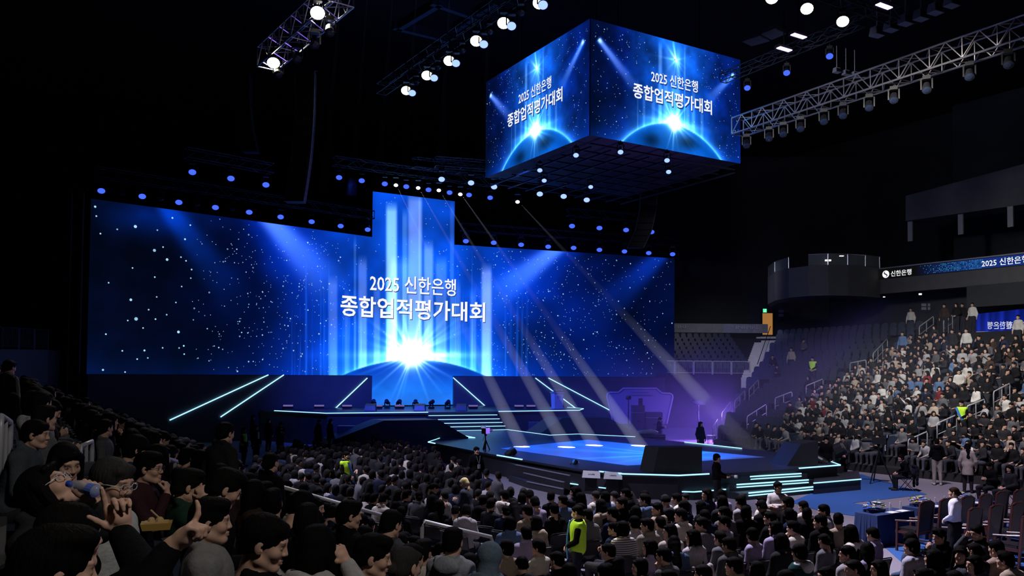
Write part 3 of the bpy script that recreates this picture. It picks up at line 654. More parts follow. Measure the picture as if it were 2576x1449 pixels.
# ---------------------------------------------------------------- cube
CC = at_y(1484, 200, 36.5); CC.z = 0
CZ0, CZ1 = at_y(1483, 340, 36.5).z, at_y(1484.5, 46, 36.5).z
def solve(d, px):
    lo, hi = 1.0, 20.0; f = lambda l: proj(CC + d * l + Vector((0, 0, (CZ0 + CZ1) / 2)))[0] - px
    for _ in range(50):
        mm_ = (lo + hi) / 2
        if f(lo) * f(mm_) <= 0: hi = mm_
        else: lo = mm_
    return lo
LU, LV = solve(U, 1862.5), solve(V, 1222)
def content_cube(u, v):
    x = u * 1.8; y = v
    c = np.stack([np.interp(u, [0, .2, .35, .52, .68, .85, 1], k) for k in ([2, 3, 10, 20, 12, 4, 3], [10, 22, 70, 100, 78, 34, 22], [40, 88, 180, 230, 195, 120, 84])], -1) / 255
    c = c * (.45 + 1.1 * fbm(x * 6, y * 6 + 3))[..., None] + np.exp(-v / .12)[..., None] * np.array([0, .06, .16])
    def bm(p0, p1, w0, w1, k, col): return (beamf(x, y, (p0[0] * 1.8, p0[1]), (p1[0] * 1.8, p1[1]), w0, w1, k))[..., None] * np.array(col)
    c = c + bm((.055, .83), (.30, .46), .022, .06, .9, (.42, .48, .62)) + bm((.05, .83), (.32, .45), .04, .14, 1, (0, .1, .34))
    c = c + bm((.945, .83), (.74, .50), .02, .055, .9, (.40, .48, .62)) + bm((.95, .83), (.70, .48), .04, .14, 1, (0, .1, .34))
    for a, b in ((.055, .83), (.945, .83)):
        c = c + np.exp(-(np.hypot(x - a * 1.8, y - b) / .02) ** 2)[..., None] * np.array([.5, .6, .5])
    for xc, wd, y1, a in ((.435, .012, .98, .55), (.555, .014, .96, .42), (.50, .03, 1.0, .22), (.60, .004, 1.0, .5), (.66, .012, .62, .42), (.72, .010, .55, .35), (.33, .008, .55, .30), (.39, .012, .55, .30), (.62, .012, .5, .35), (.29, .004, .6, .3), (.47, .016, .7, .35), (.53, .016, .75, .35)):
        t = np.clip((y1 - v) / y1, 0, 1); g = np.exp(-(np.abs(u - xc) / wd) ** 4) * np.clip((y1 - v) / .1, 0, 1)
        c = c + (g * a)[..., None] * np.array([.40, .46, .50]) + (g * a * np.clip(t - .5, 0, 1))[..., None] * np.array([0, .6, .4])
    r2 = np.hypot(x - .54 * 1.8, y - .835)
    c = c + np.exp(-r2 / .05)[..., None] * np.array([.45, .62, .6]) + burst((x - .972) * 300, (y - .835) * 300, 14, 9, 26)[..., None] * np.array([.4, .6, .7])
    Rr = (0.33 ** 2 * 3.24 + .245 ** 2) / (2 * .245); d = np.hypot(x - .525 * 1.8, y - (.245 - Rr)) - Rr
    c = c + np.exp(-np.clip(d, 0, 9) / .035)[..., None] * np.array([.2, .34, .45]) + np.exp(-np.clip(d, 0, 9) / .14)[..., None] * np.array([.02, .12, .2])
    pl = np.array([6, 92, 205]) / 255 * (.75 + .5 * fbm(x * 5, y * 5))[..., None]
    dk = (np.exp(-(np.hypot((x - .68), (y - .06) * 1.4) / .10) ** 2) + np.exp(-(np.hypot((x - 1.12) * .8, (y - .10) * 1.6) / .11) ** 2))[..., None]
    pl = pl * (1 - .6 * np.clip(dk, 0, 1))
    m_ = np.clip(-d / .008, 0, 1)[..., None]; c = c * (1 - m_) + pl * m_
    c = c + np.exp(-np.abs(d) / .012)[..., None] * np.array([.22, .36, .40])
    sx, sy = x - .53 * 1.8, y - .255; r = np.hypot(sx, sy)
    c = c + np.exp(-(r / .055) ** 2)[..., None] * 2.0 + np.exp(-r / .09)[..., None] * np.array([.5, .7, .7]) + np.exp(-(np.abs(sx) / .22) ** 1.5 - (np.abs(sy) / .03) ** 1.5)[..., None] * np.array([.5, .7, .6])
    c = c + burst(sx * 300, sy * 300, 26, 5, 34)[..., None] * np.array([.7, .9, 1.0]) * .8
    return lin(c)
CU = empty('cube_screen', CC + U * LU / 2 + V * LV / 2 + Vector((0, 0, CZ0))); tag(CU, 'four-sided cube of LED screens hanging over the stage', 'screen')
for dirv, L, nrm, gap in ((U, LU, -V, .035), (V, LV, -U, .035)):
    def pt(u, v, off=0.0, dirv=dirv, L=L, nrm=nrm, gap=gap):
        uu = u if dirv is U else 1 - u
        return CC + dirv * (gap + (L - gap) * uu) + nrm * off + Vector((0, 0, CZ0 + (CZ1 - CZ0) * v))
    mb = MB(); nx, nz = 200, 112; us, vs_ = np.linspace(0, 1, nx + 1), np.linspace(0, 1, nz + 1)
    vv = [tuple(pt(u, v)) for u in us for v in vs_]; Q = np.array([(u, v) for u in us for v in vs_])
    fs = [(i * (nz + 1) + j, (i + 1) * (nz + 1) + j, (i + 1) * (nz + 1) + j + 1, i * (nz + 1) + j + 1) for i in range(nx) for j in range(nz)]
    mb.add(vv, fs, content_cube(Q[:, 0], Q[:, 1])); o = mb.build('display_panel', E_SCREEN, CU, colors=True)
    mb = MB(); n = 0
    while n < 230:
        u, v = RNG.uniform(.01, .99), RNG.uniform(.02, .98)
        if .24 < u < .8 and .36 < v < .64 or (abs(u - .525) < .3 and v < .25): continue
        if RNG.random() > .35 + .65 * (abs(u - .5) > .2): continue
        sparkle(mb, pt(u, v, .03), dirv, Vector((0, 0, 1)), .013 * (1 + 1.6 * RNG.random() ** 4), tuple(np.array(rgb(170, 215, 255)) * RNG.uniform(.35, 1.1))); n += 1
    so = mb.build('sparkles', E_STAR, CU, colors=True); so['kind'] = 'stuff'
    for s, u0, u1, v0, v1 in ((T1, .37, .685, .575, .685), (T2, .255, .785, .40, .535)):
        tv, tf = text_mesh(s, .012 if s == T1 else .019)
        for nm, mt, off, ds, dz in (('caption_shadow', E_SHADE, .04, .006, -.011), ('caption', E_TEXT, .06, 0, 0)):
            MB().add([tuple(pt(u0 + (u1 - u0) * x + ds, v0 + (v1 - v0) * y + dz, off)) for x, y in tv], tf).build(nm, mt, CU)
a_, b_ = Vector((CC.x, CC.y, 0)), 0.06
m = MB(); pol = [a_ + U * b_ + V * b_, a_ + U * LU + V * b_, a_ + U * LU + V * LV, a_ + U * b_ + V * LV]
m.prism([p[:2] for p in pol], CZ0 + .02, CZ1 - .02); m.build('housing', M_BLACK, CU)
m = MB()
for q in range(9):
    f = q / 8
    m.bar(a_ + U * (.2 + (LU - .4) * f) + V * .2 + Vector((0, 0, CZ0 - .45)), a_ + U * (.2 + (LU - .4) * f) + V * (LV - .2) + Vector((0, 0, CZ0 - .45)), .07, .07)
    m.bar(a_ + V * (.2 + (LV - .4) * f) + U * .2 + Vector((0, 0, CZ0 - .3)), a_ + V * (.2 + (LV - .4) * f) + U * (LU - .2) + Vector((0, 0, CZ0 - .3)), .07, .07)
m.build('underside_frame', mat('rig_steel', (.05, .055, .075), .4, .7, noise=.2, nscale=6), CU)
m = MB()
for fu in (.15, .85):
    for fv in (.15, .85): m.tube(a_ + U * LU * fu + V * LV * fv + Vector((0, 0, CZ1 - .1)), a_ + U * LU * fu + V * LV * fv + Vector((0, 0, 26)), .03, 6)
m.build('hanging_cables', M_DMETAL, CU)
# wording on the ribbon, the banner and the concourse panel
def flat_text(parent, s, P, X, Z, wd, ht, mt, name='caption', flip=False, emb=.011):
    tv, tf = text_mesh(s, emb); X = Vector(X); Z = Vector(Z)
    if flip: tv = tv * np.array([-1, 1]) + np.array([1, 0])
    return MB().add([tuple(Vector(P) + X * (wd * x) + Z * (ht * y)) for x, y in tv], tf).build(name, mt, parent)
zv = Vector((0, 0, 1)); off = -Fn * .09
flat_text(RIB, '신한은행', Fa + Fd * .83 + off + zv * 10.68, Fd, zv, 1.45, .38, E_TEXT)
flat_text(RIB, T1, Fa + Fd * 6.75 + off + zv * 10.70, Fd, zv, 2.65, .43, E_TEXT)
flat_text(RIB, T2, Fa + Fd * 9.65 + off + zv * 10.70, Fd, zv, 3.7, .45, E_TEXT)
ctr = Fa + Fd * .47 + off + zv * 10.88
MB().add([tuple(ctr)] + [tuple(ctr + Fd * (.25 * math.cos(k * math.pi / 12)) + zv * (.25 * math.sin(k * math.pi / 12))) for k in range(24)], [(0, k + 1, (k + 1) % 24 + 1) for k in range(24)]).build('round_emblem', E_TEXT, RIB)
pts = []
for k in range(25):
    f = k / 24 * 2 - 1; pts.append(ctr - Fn * .02 + Fd * (.10 * math.sin(f * 2.9)) + zv * (-.17 * f))
MB().path(pts, [.012 + .028 * math.sin(math.pi * k / 24) for k in range(25)], 5).build('emblem_curve', mat('emblem_blue', rgb(10, 20, 60), .6), RIB)
ban, a, b = BAN
MT_BT = mat('banner_print', (.42, .42, .45), .8)
x2 = at_y(1851, 823, a.y).x; x3 = at_y(1910, 823, a.y).x; zt = at_y(1880, 819, a.y).z; zb = at_y(1880, 828, a.y).z
flat_text(ban, 'INSPIRE', (x2, a.y - .07, zb), (1, 0, 0), zv, x3 - x2, zt - zb, MT_BT, 'printed_wording', emb=.005)
x2 = at_y(1665, 823, a.y).x; x3 = at_y(1731, 823, a.y).x
flat_text(ban, 'INSPIRE', (x2, a.y - .07, zb), (1, 0, 0), zv, x3 - x2, zt - zb, MT_BT, 'printed_wording', emb=.005)
xs_ = at_y(1842, 823, a.y).x; m = MB()
for an in (0, 45, 90, 135):
    dv = Vector((math.cos(R(an)), 0, math.sin(R(an)))) * .16
    m.bar(Vector((xs_, a.y - .07, (zt + zb) / 2)) - dv, Vector((xs_, a.y - .07, (zt + zb) / 2)) + dv, .03, .03)
m.build('star_mark', MT_BT, ban)
t, a, b, c0, c1 = CSCR
dd = (c1 - c0).normalized()
flat_text(t, '신한은행', c0.lerp(c1, .18) + zv * .12 - Fn * .06, dd, zv, 1.35, .42, emis('mirrored_white', (.75, .78, .95), .8), flip=True)  # mirror image of the wording, put in as glowing letters
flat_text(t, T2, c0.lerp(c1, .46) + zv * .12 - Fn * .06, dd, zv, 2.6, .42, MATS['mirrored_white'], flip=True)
# ---------------------------------------------------------------- the stage
DZ = 0.82; UZ = 1.80
ST = empty('stage', at_z(1640, 1150, 0.0) * 1.0); tag(ST, 'low black many-sided stage with glowing blue floor and light strips', 'stage')
deck_px = [(1077, 1112), (1113, 1100), (1165, 1096), (1147, 1084), (1277, 1081), (1383, 1095), (1453, 1092), (1598, 1099), (1722, 1112), (1866, 1128), (1960, 1138), (2058, 1150), (2114, 1170), (2010, 1178), (1870, 1188), (1784, 1192), (1708, 1196), (1567, 1192), (1460, 1181), (1314, 1156), (1250, 1145)]
deck = [at_z(x, y, DZ) for x, y in deck_px]
MB().prism([p[:2] for p in deck], DZ - .08, DZ).build('deck', M_STAGE, ST)
cen = sum(deck, Vector()) / len(deck)
ins = [p + (cen - p).normalized() * .12 for p in deck]
MB().prism([p[:2] for p in ins], 0, DZ - .08).build('skirt', M_SKIRT, ST)
def strip(P, Q, parent, w_=.034, h_=.034, mt=None): return MB().bar(P, Q, w_, h_).build('led_strip', mt or E_STRIP, parent)
for i, j in ((0, 1), (0, 20), (4, 5), (5, 6), (6, 7), (3, 4), (20, 19), (18, 17), (17, 16), (16, 15), (11, 12), (12, 13)):
    P, Q = deck[i], deck[j]
    if (i, j) == (0, 20): Q = P.lerp(Q, .12)
    if (i, j) == (18, 17): P = P.lerp(Q, .45)
    strip(P, Q, ST, .034, .042)
strip(at_z(1722, 1112, DZ + .03), at_z(1866, 1128, DZ + .03), ST)
strip(at_z(1113, 1100, DZ + .03), at_z(1195, 1101, DZ + .03), ST)
strip(at_z(1195, 1101, DZ + .03), at_z(1168, 1096, DZ + .03), ST)
# glowing floor picture set into the deck
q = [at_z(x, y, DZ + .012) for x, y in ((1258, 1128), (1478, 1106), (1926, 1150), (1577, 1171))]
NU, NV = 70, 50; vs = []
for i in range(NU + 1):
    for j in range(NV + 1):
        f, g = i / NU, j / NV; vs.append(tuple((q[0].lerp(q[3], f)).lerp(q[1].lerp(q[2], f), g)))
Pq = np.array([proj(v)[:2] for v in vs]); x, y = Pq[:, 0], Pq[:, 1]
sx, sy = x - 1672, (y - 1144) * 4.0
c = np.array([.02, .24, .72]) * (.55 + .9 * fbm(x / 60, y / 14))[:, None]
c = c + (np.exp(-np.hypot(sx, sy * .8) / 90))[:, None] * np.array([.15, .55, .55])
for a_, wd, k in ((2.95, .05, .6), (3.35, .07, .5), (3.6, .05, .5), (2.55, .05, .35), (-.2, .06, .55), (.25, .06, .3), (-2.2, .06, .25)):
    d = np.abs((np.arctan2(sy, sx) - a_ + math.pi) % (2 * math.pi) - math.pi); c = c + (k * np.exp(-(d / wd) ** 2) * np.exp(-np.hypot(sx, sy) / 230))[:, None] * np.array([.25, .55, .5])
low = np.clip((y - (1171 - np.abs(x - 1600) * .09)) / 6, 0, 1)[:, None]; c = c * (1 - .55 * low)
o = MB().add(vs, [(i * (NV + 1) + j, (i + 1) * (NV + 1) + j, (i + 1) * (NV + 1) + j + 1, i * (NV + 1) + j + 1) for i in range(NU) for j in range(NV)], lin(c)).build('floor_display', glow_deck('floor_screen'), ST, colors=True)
# steps at the near left of the deck
prev = None
for k, (x0, y0, x1, y1) in enumerate(((1298, 1170, 1434, 1197), (1318, 1190, 1420, 1214), (1326, 1212, 1418, 1231))):
    z = DZ - .2 * (k + 1); a, b = at_z(x0, y0, z), at_z(x1, y1, z); n_ = Vector((-.35, .94, 0)) * (1.0 + .45 * k)
    MB().prism([p[:2] for p in (a, b, b + n_, a + n_)], 0, z).build('step', M_SKIRT, ST)
    MB().bar(a + Vector((0, 0, .01)), b + Vector((0, 0, .01)), .05, .035).build('step_edge', M_EDGE, ST)
# apron in front with a light line
ap = [at_z(x, y, .25) for x, y in ((1420, 1216), (1543, 1232), (1663, 1237), (1746, 1239), (1868, 1229), (1850, 1208), (1560, 1205))]
MB().prism([p[:2] for p in ap], 0, .25).build('apron', M_SKIRT, ST)
for i in range(4): strip(ap[i] + Vector((0, 0, .02)), ap[i + 1] + Vector((0, 0, .02)), ST)
# right-hand steps with double light lines, and the block beside them
for k, (x0, y0, x1, y1) in enumerate(((1849, 1202, 2015, 1192), (1853, 1220, 2033, 1208), (1883, 1241, 2051, 1225))):
    z = DZ - .2 * (k + 1); a, b = at_z(x0, y0, z), at_z(x1, y1, z); n_ = V * (1.2 + .4 * k); e = (b - a).normalized() * .3
    MB().prism([p[:2] for p in (a - e, b + e, b + e + n_, a - e + n_)], 0, z).build('step', M_SKIRT, ST)
    strip(a + Vector((0, -.03, .015)), b + Vector((0, -.03, .015)), ST, .034, .042); strip(a + Vector((0, -.03, -.075)), b + Vector((0, -.03, -.075)), ST, .03, .035)
bk = [at_z(x, y, .40) for x, y in ((2046, 1215), (2165, 1205), (2160, 1184), (2050, 1190))]
MB().prism([p[:2] for p in bk], 0, .40).build('side_block', M_SKIRT, ST); strip(bk[0] + Vector((0, -.04, 0)), bk[1] + Vector((0, -.04, 0)), ST)
# upper deck with its steps
UD = empty('upper_stage', at_z(1080, 1040, 0)); tag(UD, 'raised dark platform below the LED wall with five lit steps', 'stage')
up = [at_z(x, y, UZ) for x, y in ((690, 1033), (820, 1039.5), (1077, 1037), (1254, 1035), (1457, 1032), (1468, 1028), (1427, 1025))] + [wall_pt(S2 + 5.5, UZ, .4), wall_pt(S2, UZ, .5), wall_pt(S1, UZ, .5), wall_pt(S1 - 5.0, UZ, .4), wall_pt(S1 - 8, UZ, .45)]
MB().prism([p[:2] for p in up], UZ - .12, UZ).build('deck', M_STAGE, UD)
MB().prism([(p + (sum(up, Vector()) / len(up) - p).normalized() * .1)[:2] for p in up], 0, UZ - .12).build('skirt', M_SKIRT, UD)
for i in (0, 1, 3, 4, 5): strip(up[i], up[i + 1], UD, .034, .042)
for k, (x0, y0, x1, y1) in enumerate(((1078, 1046, 1251, 1044), (1102, 1056, 1257, 1054), (1117, 1065.5, 1264, 1063), (1133, 1074.5, 1271, 1072))):
    z = UZ - .196 * (k + 1); a, b = at_z(x0, y0, z), at_z(x1, y1, z); n_ = V * (1.6 + .35 * k)
    MB().prism([p[:2] for p in (a, b, b + n_, a + n_)], DZ - .3, z - .002 * k).build('step', M_SKIRT, UD); strip(a + Vector((0, 0, .01)), b + Vector((0, 0, .01)), UD)
for nm, pol, Y, lb in (('left', ((838, 1107), (966, 1058), (1102, 1056), (1178, 1100)), 41.5, 'black sloped ramp block left of the lit steps'), ('right', ((1350, 1097), (1416, 1051), (1530, 1051), (1622, 1099)), 46.5, 'black sloped ramp block behind the stage spots')):
    F = [at_y(x, y, Y) for x, y in pol]; F = [Vector((F[0].x, Y, 0.0))] + F + [Vector((F[3].x, Y, 0.0))]
    if nm == 'left': F[0] = Vector((F[1].x - .3, Y, 0))
    B = [p + V * 1.6 for p in F]
    tag(MB().hull_side(F, B).build('ramp_block', M_BLACK), lb, 'ramp')
for x0, x1, y, Y, lb in ((850, 930, 1071, 43.0, 'low lilac ledge beside the left ramp block'), (1330, 1398, 1061.5, 48.5, 'low lilac ledge beside the right ramp block')):
    a, b = at_y(x0, y, Y), at_y(x1, y, Y); tag(MB().box((a + b) / 2 - Vector((0, 0, a.z / 2)), ((b - a).length, .5, a.z)).build('ledge', mat('dark_ledge', (.05, .045, .09), .5)), lb, 'ledge')
# big dark side monitors on the deck
def monitor(front, depth, lab, name='stage_monitor'):
    t = empty(name, (sum(front, Vector()) / len(front)) * 1.0); tag(t, lab, 'monitor')
    B = [p + depth for p in front]
    MB().hull_side(front, B).build('cabinet', M_BLACK, t); return t
def foot(px, py, z): return at_z(px, py, z)
a = at_z(1641, 1189, DZ); b = at_z(1766, 1192, DZ); Y = (a.y + b.y) / 2
t = monitor([at_y(1643, 1189, Y), at_y(1657, 1125, Y), at_y(1766, 1125, Y), at_y(1766, 1192, Y)], V * .7 + Vector((0, 0, 0)), 'large black sloping monitor at the front stage edge, beside the photographer')
MB().box(at_y(1703, 1160, Y) + V * .74 + Vector((0, 0, .0)), (.9, .04, .5), UA).build('screen', mat('dark_glass', (.01, .012, .02), .15), t)
a = at_z(1979, 1172, DZ)
t = monitor([at_y(1980, 1172, a.y), at_y(2015, 1117, a.y), at_y(2058, 1109, a.y), at_y(2058, 1176, a.y)], V * .8, 'large black wedge monitor at the far stage corner by the audience')
MB().box(at_y(2036, 1140, a.y) + V * .84, (.5, .04, .6), UA).build('screen', MATS['dark_glass'], t)
for x0, x1, y0, y1, lb in ((1464, 1510, 1184, 1202, 'white-backed foldback monitor with smudged lettering, beside a moving light'), (1518, 1565, 1187, 1205, 'white-backed foldback monitor with smudged lettering, nearer the big black monitor')):
    p = at_y((x0 + x1) / 2, y1 + 6, 27.3); t = empty('foldback_monitor', (p.x, p.y, .25)); tag(t, lb, 'monitor', None)
    A = [at_y(x0, y1, p.y), at_y(x1, y1 + 2, p.y), at_y(x1 - 1, y0 + 2, p.y + .25), at_y(x0 + 3, y0, p.y + .25)]
    MB().hull_side(A, [v + Vector((0, .25, -.02)) for v in A]).build('cabinet', M_BLACK, t)
    MB().hull_side([v + Vector((0, -.03, .012)) for v in A], [v + Vector((0, -.005, 0)) for v in A]).build('back_panel', M_WHITE, t)
    c_ = sum(A, Vector()) / 4; m = MB()
    for k in range(5): m.box(c_ + Vector(((k - 2) * .045, -.05, .0)), (.028, .012, .06 + .02 * (k % 2)))
    m.build('printed_mark', mat('grey_print', (.3, .3, .33), .8), t)
    MB().box(Vector((p.x, p.y + .15, .25 + (A[0].z - .25) / 2)), (.4, .12, max(.02, A[0].z - .25))).build('foot', M_DMETAL, t)
# moving-head lamps standing on the stage
def moving_head_proto(lens_mat, name='moving_head_light'):
    t = empty(name, (0, 0, 0))
    MB().box((0, 0, .06), (.30, .26, .12)).build('base', M_PLASTIC, t)
    MB().bar((-.16, 0, .1), (-.16, 0, .40), .07, .04).bar((.16, 0, .1), (.16, 0, .40), .07, .04).build('yoke', M_PLASTIC, t)
    h = MB().lathe([(.06, -.17), (.11, -.15), (.135, -.02), (.13, .16), (.12, .19)], (0, 0, 0), 14).mesh('head', M_PLASTIC, smooth=False)
    ho = obj('head', h, t, Matrix.Translation((0, 0, .40)) @ Matrix.Rotation(R(62), 4, 'X'))
    ln = MB().lathe([(.001, .17), (.112, .192), (.001, .20)], (0, 0, 0), 14).mesh('lens', lens_mat)
    obj('lens', ln, t, ho.matrix_basis.copy()); return learn(t)
MH = moving_head_proto(mat('dark_lens', (.02, .03, .06), .08)); first = [True]
def place(proto, loc, rz, lab, cat, grp=None, used=set()):
    if proto.name in used: o = copy_tree(proto)
    else: used.add(proto.name); o = proto
    o.location = loc; o.rotation_euler = (0, 0, rz); tag(o, lab, cat, grp); return o
for k, x in enumerate((939, 974, 1003, 1045, 1085, 1126)):
    p = at_y(x, 1022, 52.5); p.z = UZ; o = place(MH, p, R(20 * (-1) ** k + 10 * k), 'black moving-head lamp silhouetted before the bright middle column, %s along' % nth(k + 1), 'lamp', 'lamps before the middle column'); o.scale = (1.0,) * 3
for k, (x, y, z) in enumerate(((1069, 1128, 0), (1160, 1150, 0), (1190, 1152, 0), (1283, 1168, .4), (1442, 1204, .25), (1634, 1212, .25), (2066, 1190, .4))):
    p = at_z(x, y + 4, z); o = place(MH, p, R(40 * k), 'black moving-head lamp at the stage edge, %s from the left tripod towards the steps' % nth(k + 1), 'lamp', 'moving lights along the stage edge'); o.scale = (1.25,) * 3
tall = place(MH, at_z(2102, 1188, .4), R(60), 'larger black lamp on the block beside the stage steps', 'lamp'); tall.scale = (2.0,) * 3
# lilac flood bars along the upper deck
fb = empty('flood_bar'); MB().box((0, 0, .05), (.55, .22, .10)).build('base', M_PLASTIC, fb); MB().box((0, -.05, .17), (.62, .10, .16), Matrix.Rotation(R(-50), 3, 'X')).build('body', M_PLASTIC, fb)
MB().box((0, -.10, .21), (.58, .02, .13), Matrix.Rotation(R(-50), 3, 'X')).build('lit_face', emis('lilac_face', (.30, .22, .75), .5), fb); learn(fb)
for k, x in enumerate((725, 803, 873, 950, 1005, 1190, 1305, 1335)):
    p = at_z(x, 1029, UZ); place(fb, p, R(10), 'low lilac flood bar on the raised platform, %s along' % nth(k + 1), 'lamp', 'flood bars on the raised platform')
for x, lb in ((930, 'dark wedge speaker on the raised platform by the bright column'), (1055, 'second dark wedge speaker on the raised platform'), (1160, 'dark case on the raised platform above the steps')):
    p = at_z(x, 1034, UZ); t = empty('wedge_speaker', p); tag(t, lb, 'speaker')
    MB().hull_side([p + Vector(v) for v in ((-.35, 0, 0), (-.3, .12, .32), (.3, .12, .32), (.35, 0, 0))], [p + Vector(v) for v in ((-.35, .5, 0), (-.3, .5, .42), (.3, .5, .42), (.35, .5, 0))]).build('cabinet', M_BLACK, t)
    MB().hull_side([p + Vector(v) for v in ((-.32, -.01, .02), (-.28, .11, .3), (.28, .11, .3), (.32, -.01, .02))], [p + Vector(v) for v in ((-.32, .01, .02), (-.28, .13, .3), (.28, .13, .3), (.32, .01, .02))]).build('grille', M_DMETAL, t)
# lectern with flowers
p = at_z(1402, 1028, UZ); t = empty('lectern', p); tag(t, 'pale lectern topped with flowers on the raised platform', 'lectern')
M_LECT = mat('pale_lectern', (.42, .46, .62), .5, noise=.05)
MB().box(p + Vector((0, .25, .02)), (.75, .5, .05), UA).build('plinth', M_LECT, t)
MB().box(p + Vector((0, .25, .52)), (.62, .40, .98), UA, taper=(1.15, 1.1)).build('body', M_LECT, t)
MB().box(p + Vector((0, .22, 1.03)), (.80, .52, .05), UA).build('top', M_LECT, t)
MB().box(p + U * .0 - V * .0 + Vector((.10, .04, .78)), (.22, .02, .16), UA).build('badge', mat('lectern_badge', (.10, .15, .4), .5), t)
MB().tube(p + Vector((0, .2, 1.05)), p + Vector((.02, .12, 1.38)), .008).build('microphone', M_DMETAL, t)
def flowers(loc, w_, d_, h_, rz, lab, seed, n=60):
    g = np.random.default_rng(seed); t = empty('flower_arrangement', loc); tag(t, lab, 'flowers'); loc = Vector(loc); rm = Matrix.Rotation(rz, 3, 'Z')
    MB().box(loc + Vector((0, 0, .03)), (w_ * .8, d_ * .7, .06), rz).build('tray', M_BCLOTH, t)
    lv = MB(); groups = [MB() for _ in range(4)]
    for k in range(n):
        a = g.uniform(0, 6.283); r = math.sqrt(g.uniform(0, 1)); hh = h_ * (1 - .6 * r * r) * g.uniform(.7, 1.05)
        c_ = loc + rm @ Vector((math.cos(a) * r * w_ / 2, math.sin(a) * r * d_ / 2, .05 + hh)); s_ = g.uniform(.022, .042)
        if k % 4 == 3:
            e = rm @ Vector((math.cos(a), math.sin(a), g.uniform(.0, .8))) * .09
            lv.add([tuple(c_), tuple(c_ + e * .5 + Vector((.02, -.02, 0))), tuple(c_ + e), tuple(c_ + e * .5 + Vector((-.02, .02, .01)))], [(0, 1, 2, 3)])
        else:
            mb = groups[int(g.integers(0, 4))]; mb.ball(c_, (s_, s_, s_ * .6), 7, 4)
            for q_ in range(5):
                an = q_ * 1.257 + a; mb.ball(c_ + Vector((math.cos(an), math.sin(an), .15)) * s_ * .9, (s_ * .6, s_ * .6, s_ * .35), 6, 3)
    lv.build('leaves', mat('leaf_green', (.03, .10, .05), .6), t)
    for mb, nm, cc in zip(groups, ('blue', 'white', 'yellow', 'lilac'), ((.05, .16, .60), (.62, .66, .72), (.75, .55, .03), (.25, .30, .70))):
        if mb.n: mb.build('blossoms', mat(nm + '_petals', cc, .7), t, smooth=True)['label'] = nm + ' blossoms'
flowers(p + Vector((0, .22, 1.055)), .78, .42, .18, UA, 'low flower arrangement on top of the pale lectern', 3, 50)
# lilac photo board behind the stage, with things standing before it
Y = 49.0
pb = [at_y(x, y, Y) for x, y in ((1543, 1066), (1527, 998), (1528, 991), (1533, 987), (1556, 987), (1567, 977), (1651, 977), (1665, 989), (1686, 990), (1691, 994), (1692, 999), (1677, 1066))]
t = empty('photo_board', (pb[0] + pb[-1]) / 2); tag(t, 'large lilac shaped photo board standing behind the stage corner', 'board')
MB().hull_side(pb, [v + Vector((0, .25, 0)) for v in pb]).build('panel', M_PURPLE, t)
MB().path([v + Vector((0, -.02, 0)) for v in pb], .05, 6).build('border_trim', mat('lilac_trim', (.50, .42, .75), .5), t)
m = MB()
for k in range(9): m.box(at_y(1590 + 5 * k, 987, Y) - Vector((0, .02, 0)), (.07, .02, .05))
for k in range(14): m.box(at_y(1588 + 4 * k, 994, Y) - Vector((0, .02, 0)), (.06, .02, .07))
m.build('printed_line', mat('lilac_print', (.22, .17, .40), .6), t)
for sx in (1560, 1660): MB().bar(at_y(sx, 1066, Y + .1), Vector((at_y(sx, 1066, Y + .1).x, Y + .1, 0)), .08, .08).build('support', M_DMETAL, t)
Y = 47.5
M_CASE = mat('flight_case', (.055, .05, .09), .5, noise=.2, nscale=5)
def case(px0, py0, px1, py1, Y, lab, legs=True, name='flight_case'):
    a, b = at_y(px0, py0, Y), at_y(px1, py1, Y); zt, zb = a.z, max(b.z, 0.0); t = empty(name, ((a.x + b.x) / 2, Y, zb)); tag(t, lab, 'case')
    MB().box(((a.x + b.x) / 2, Y + .3, (zt + zb) / 2), (b.x - a.x, .6, zt - zb)).build('body', M_CASE, t)
    MB().box(((a.x + b.x) / 2, Y + .3, zb + (zt - zb) * .75), (b.x - a.x + .02, .62, .03)).build('lid_edge', M_EDGE, t)
    MB().box(((a.x + b.x) / 2, Y - .01, zb + (zt - zb) * .45), (.16, .03, .07)).build('handle', M_DMETAL, t)
    return t, (a.x + b.x) / 2, zt
t, cx, zt = case(1591, 1020, 1622, 1092, Y, 'tall dark case in front of the lilac photo board')
t2, cx2, zt2 = case(1625, 1037, 1667, 1092, Y, 'wide dark case beside the tall case before the lilac board')
for px, py0, lab in ((1581, 1001, 'dark stand lamp before the lilac photo board'), (1617, 1000, 'small dark loudspeaker on the tall case')):
    if px == 1617:
        b = Vector((cx + .15, Y + .3, zt)); t = empty('loudspeaker', b); tag(t, lab, 'speaker'); MB().box(b + Vector((0, 0, .2)), (.22, .22, .40)).build('cabinet', M_BLACK, t); MB().ball(b + Vector((0, -.11, .2)), (.08, .02, .08)).build('cone', M_DMETAL, t)
    else:
        b = at_y(px, py0, Y - .6); t = empty('stand_lamp', (b.x, b.y, 0)); tag(t, lab, 'lamp'); MB().tube((b.x, b.y, 0), b, .03).build('pole', M_DMETAL, t); MB().lathe([(.12, -.1), (.17, .0), (.12, .12)], b).build('head', M_PLASTIC, t)
        for k in range(3): MB().tube((b.x, b.y, .5), (b.x + .5 * math.cos(k * 2.1), b.y + .5 * math.sin(k * 2.1), .02), .02).build('leg', M_DMETAL, t)
t, cx, zt = case(1602, 1093, 1674, 1108, 44.0, 'long low dark case at the back edge of the stage')
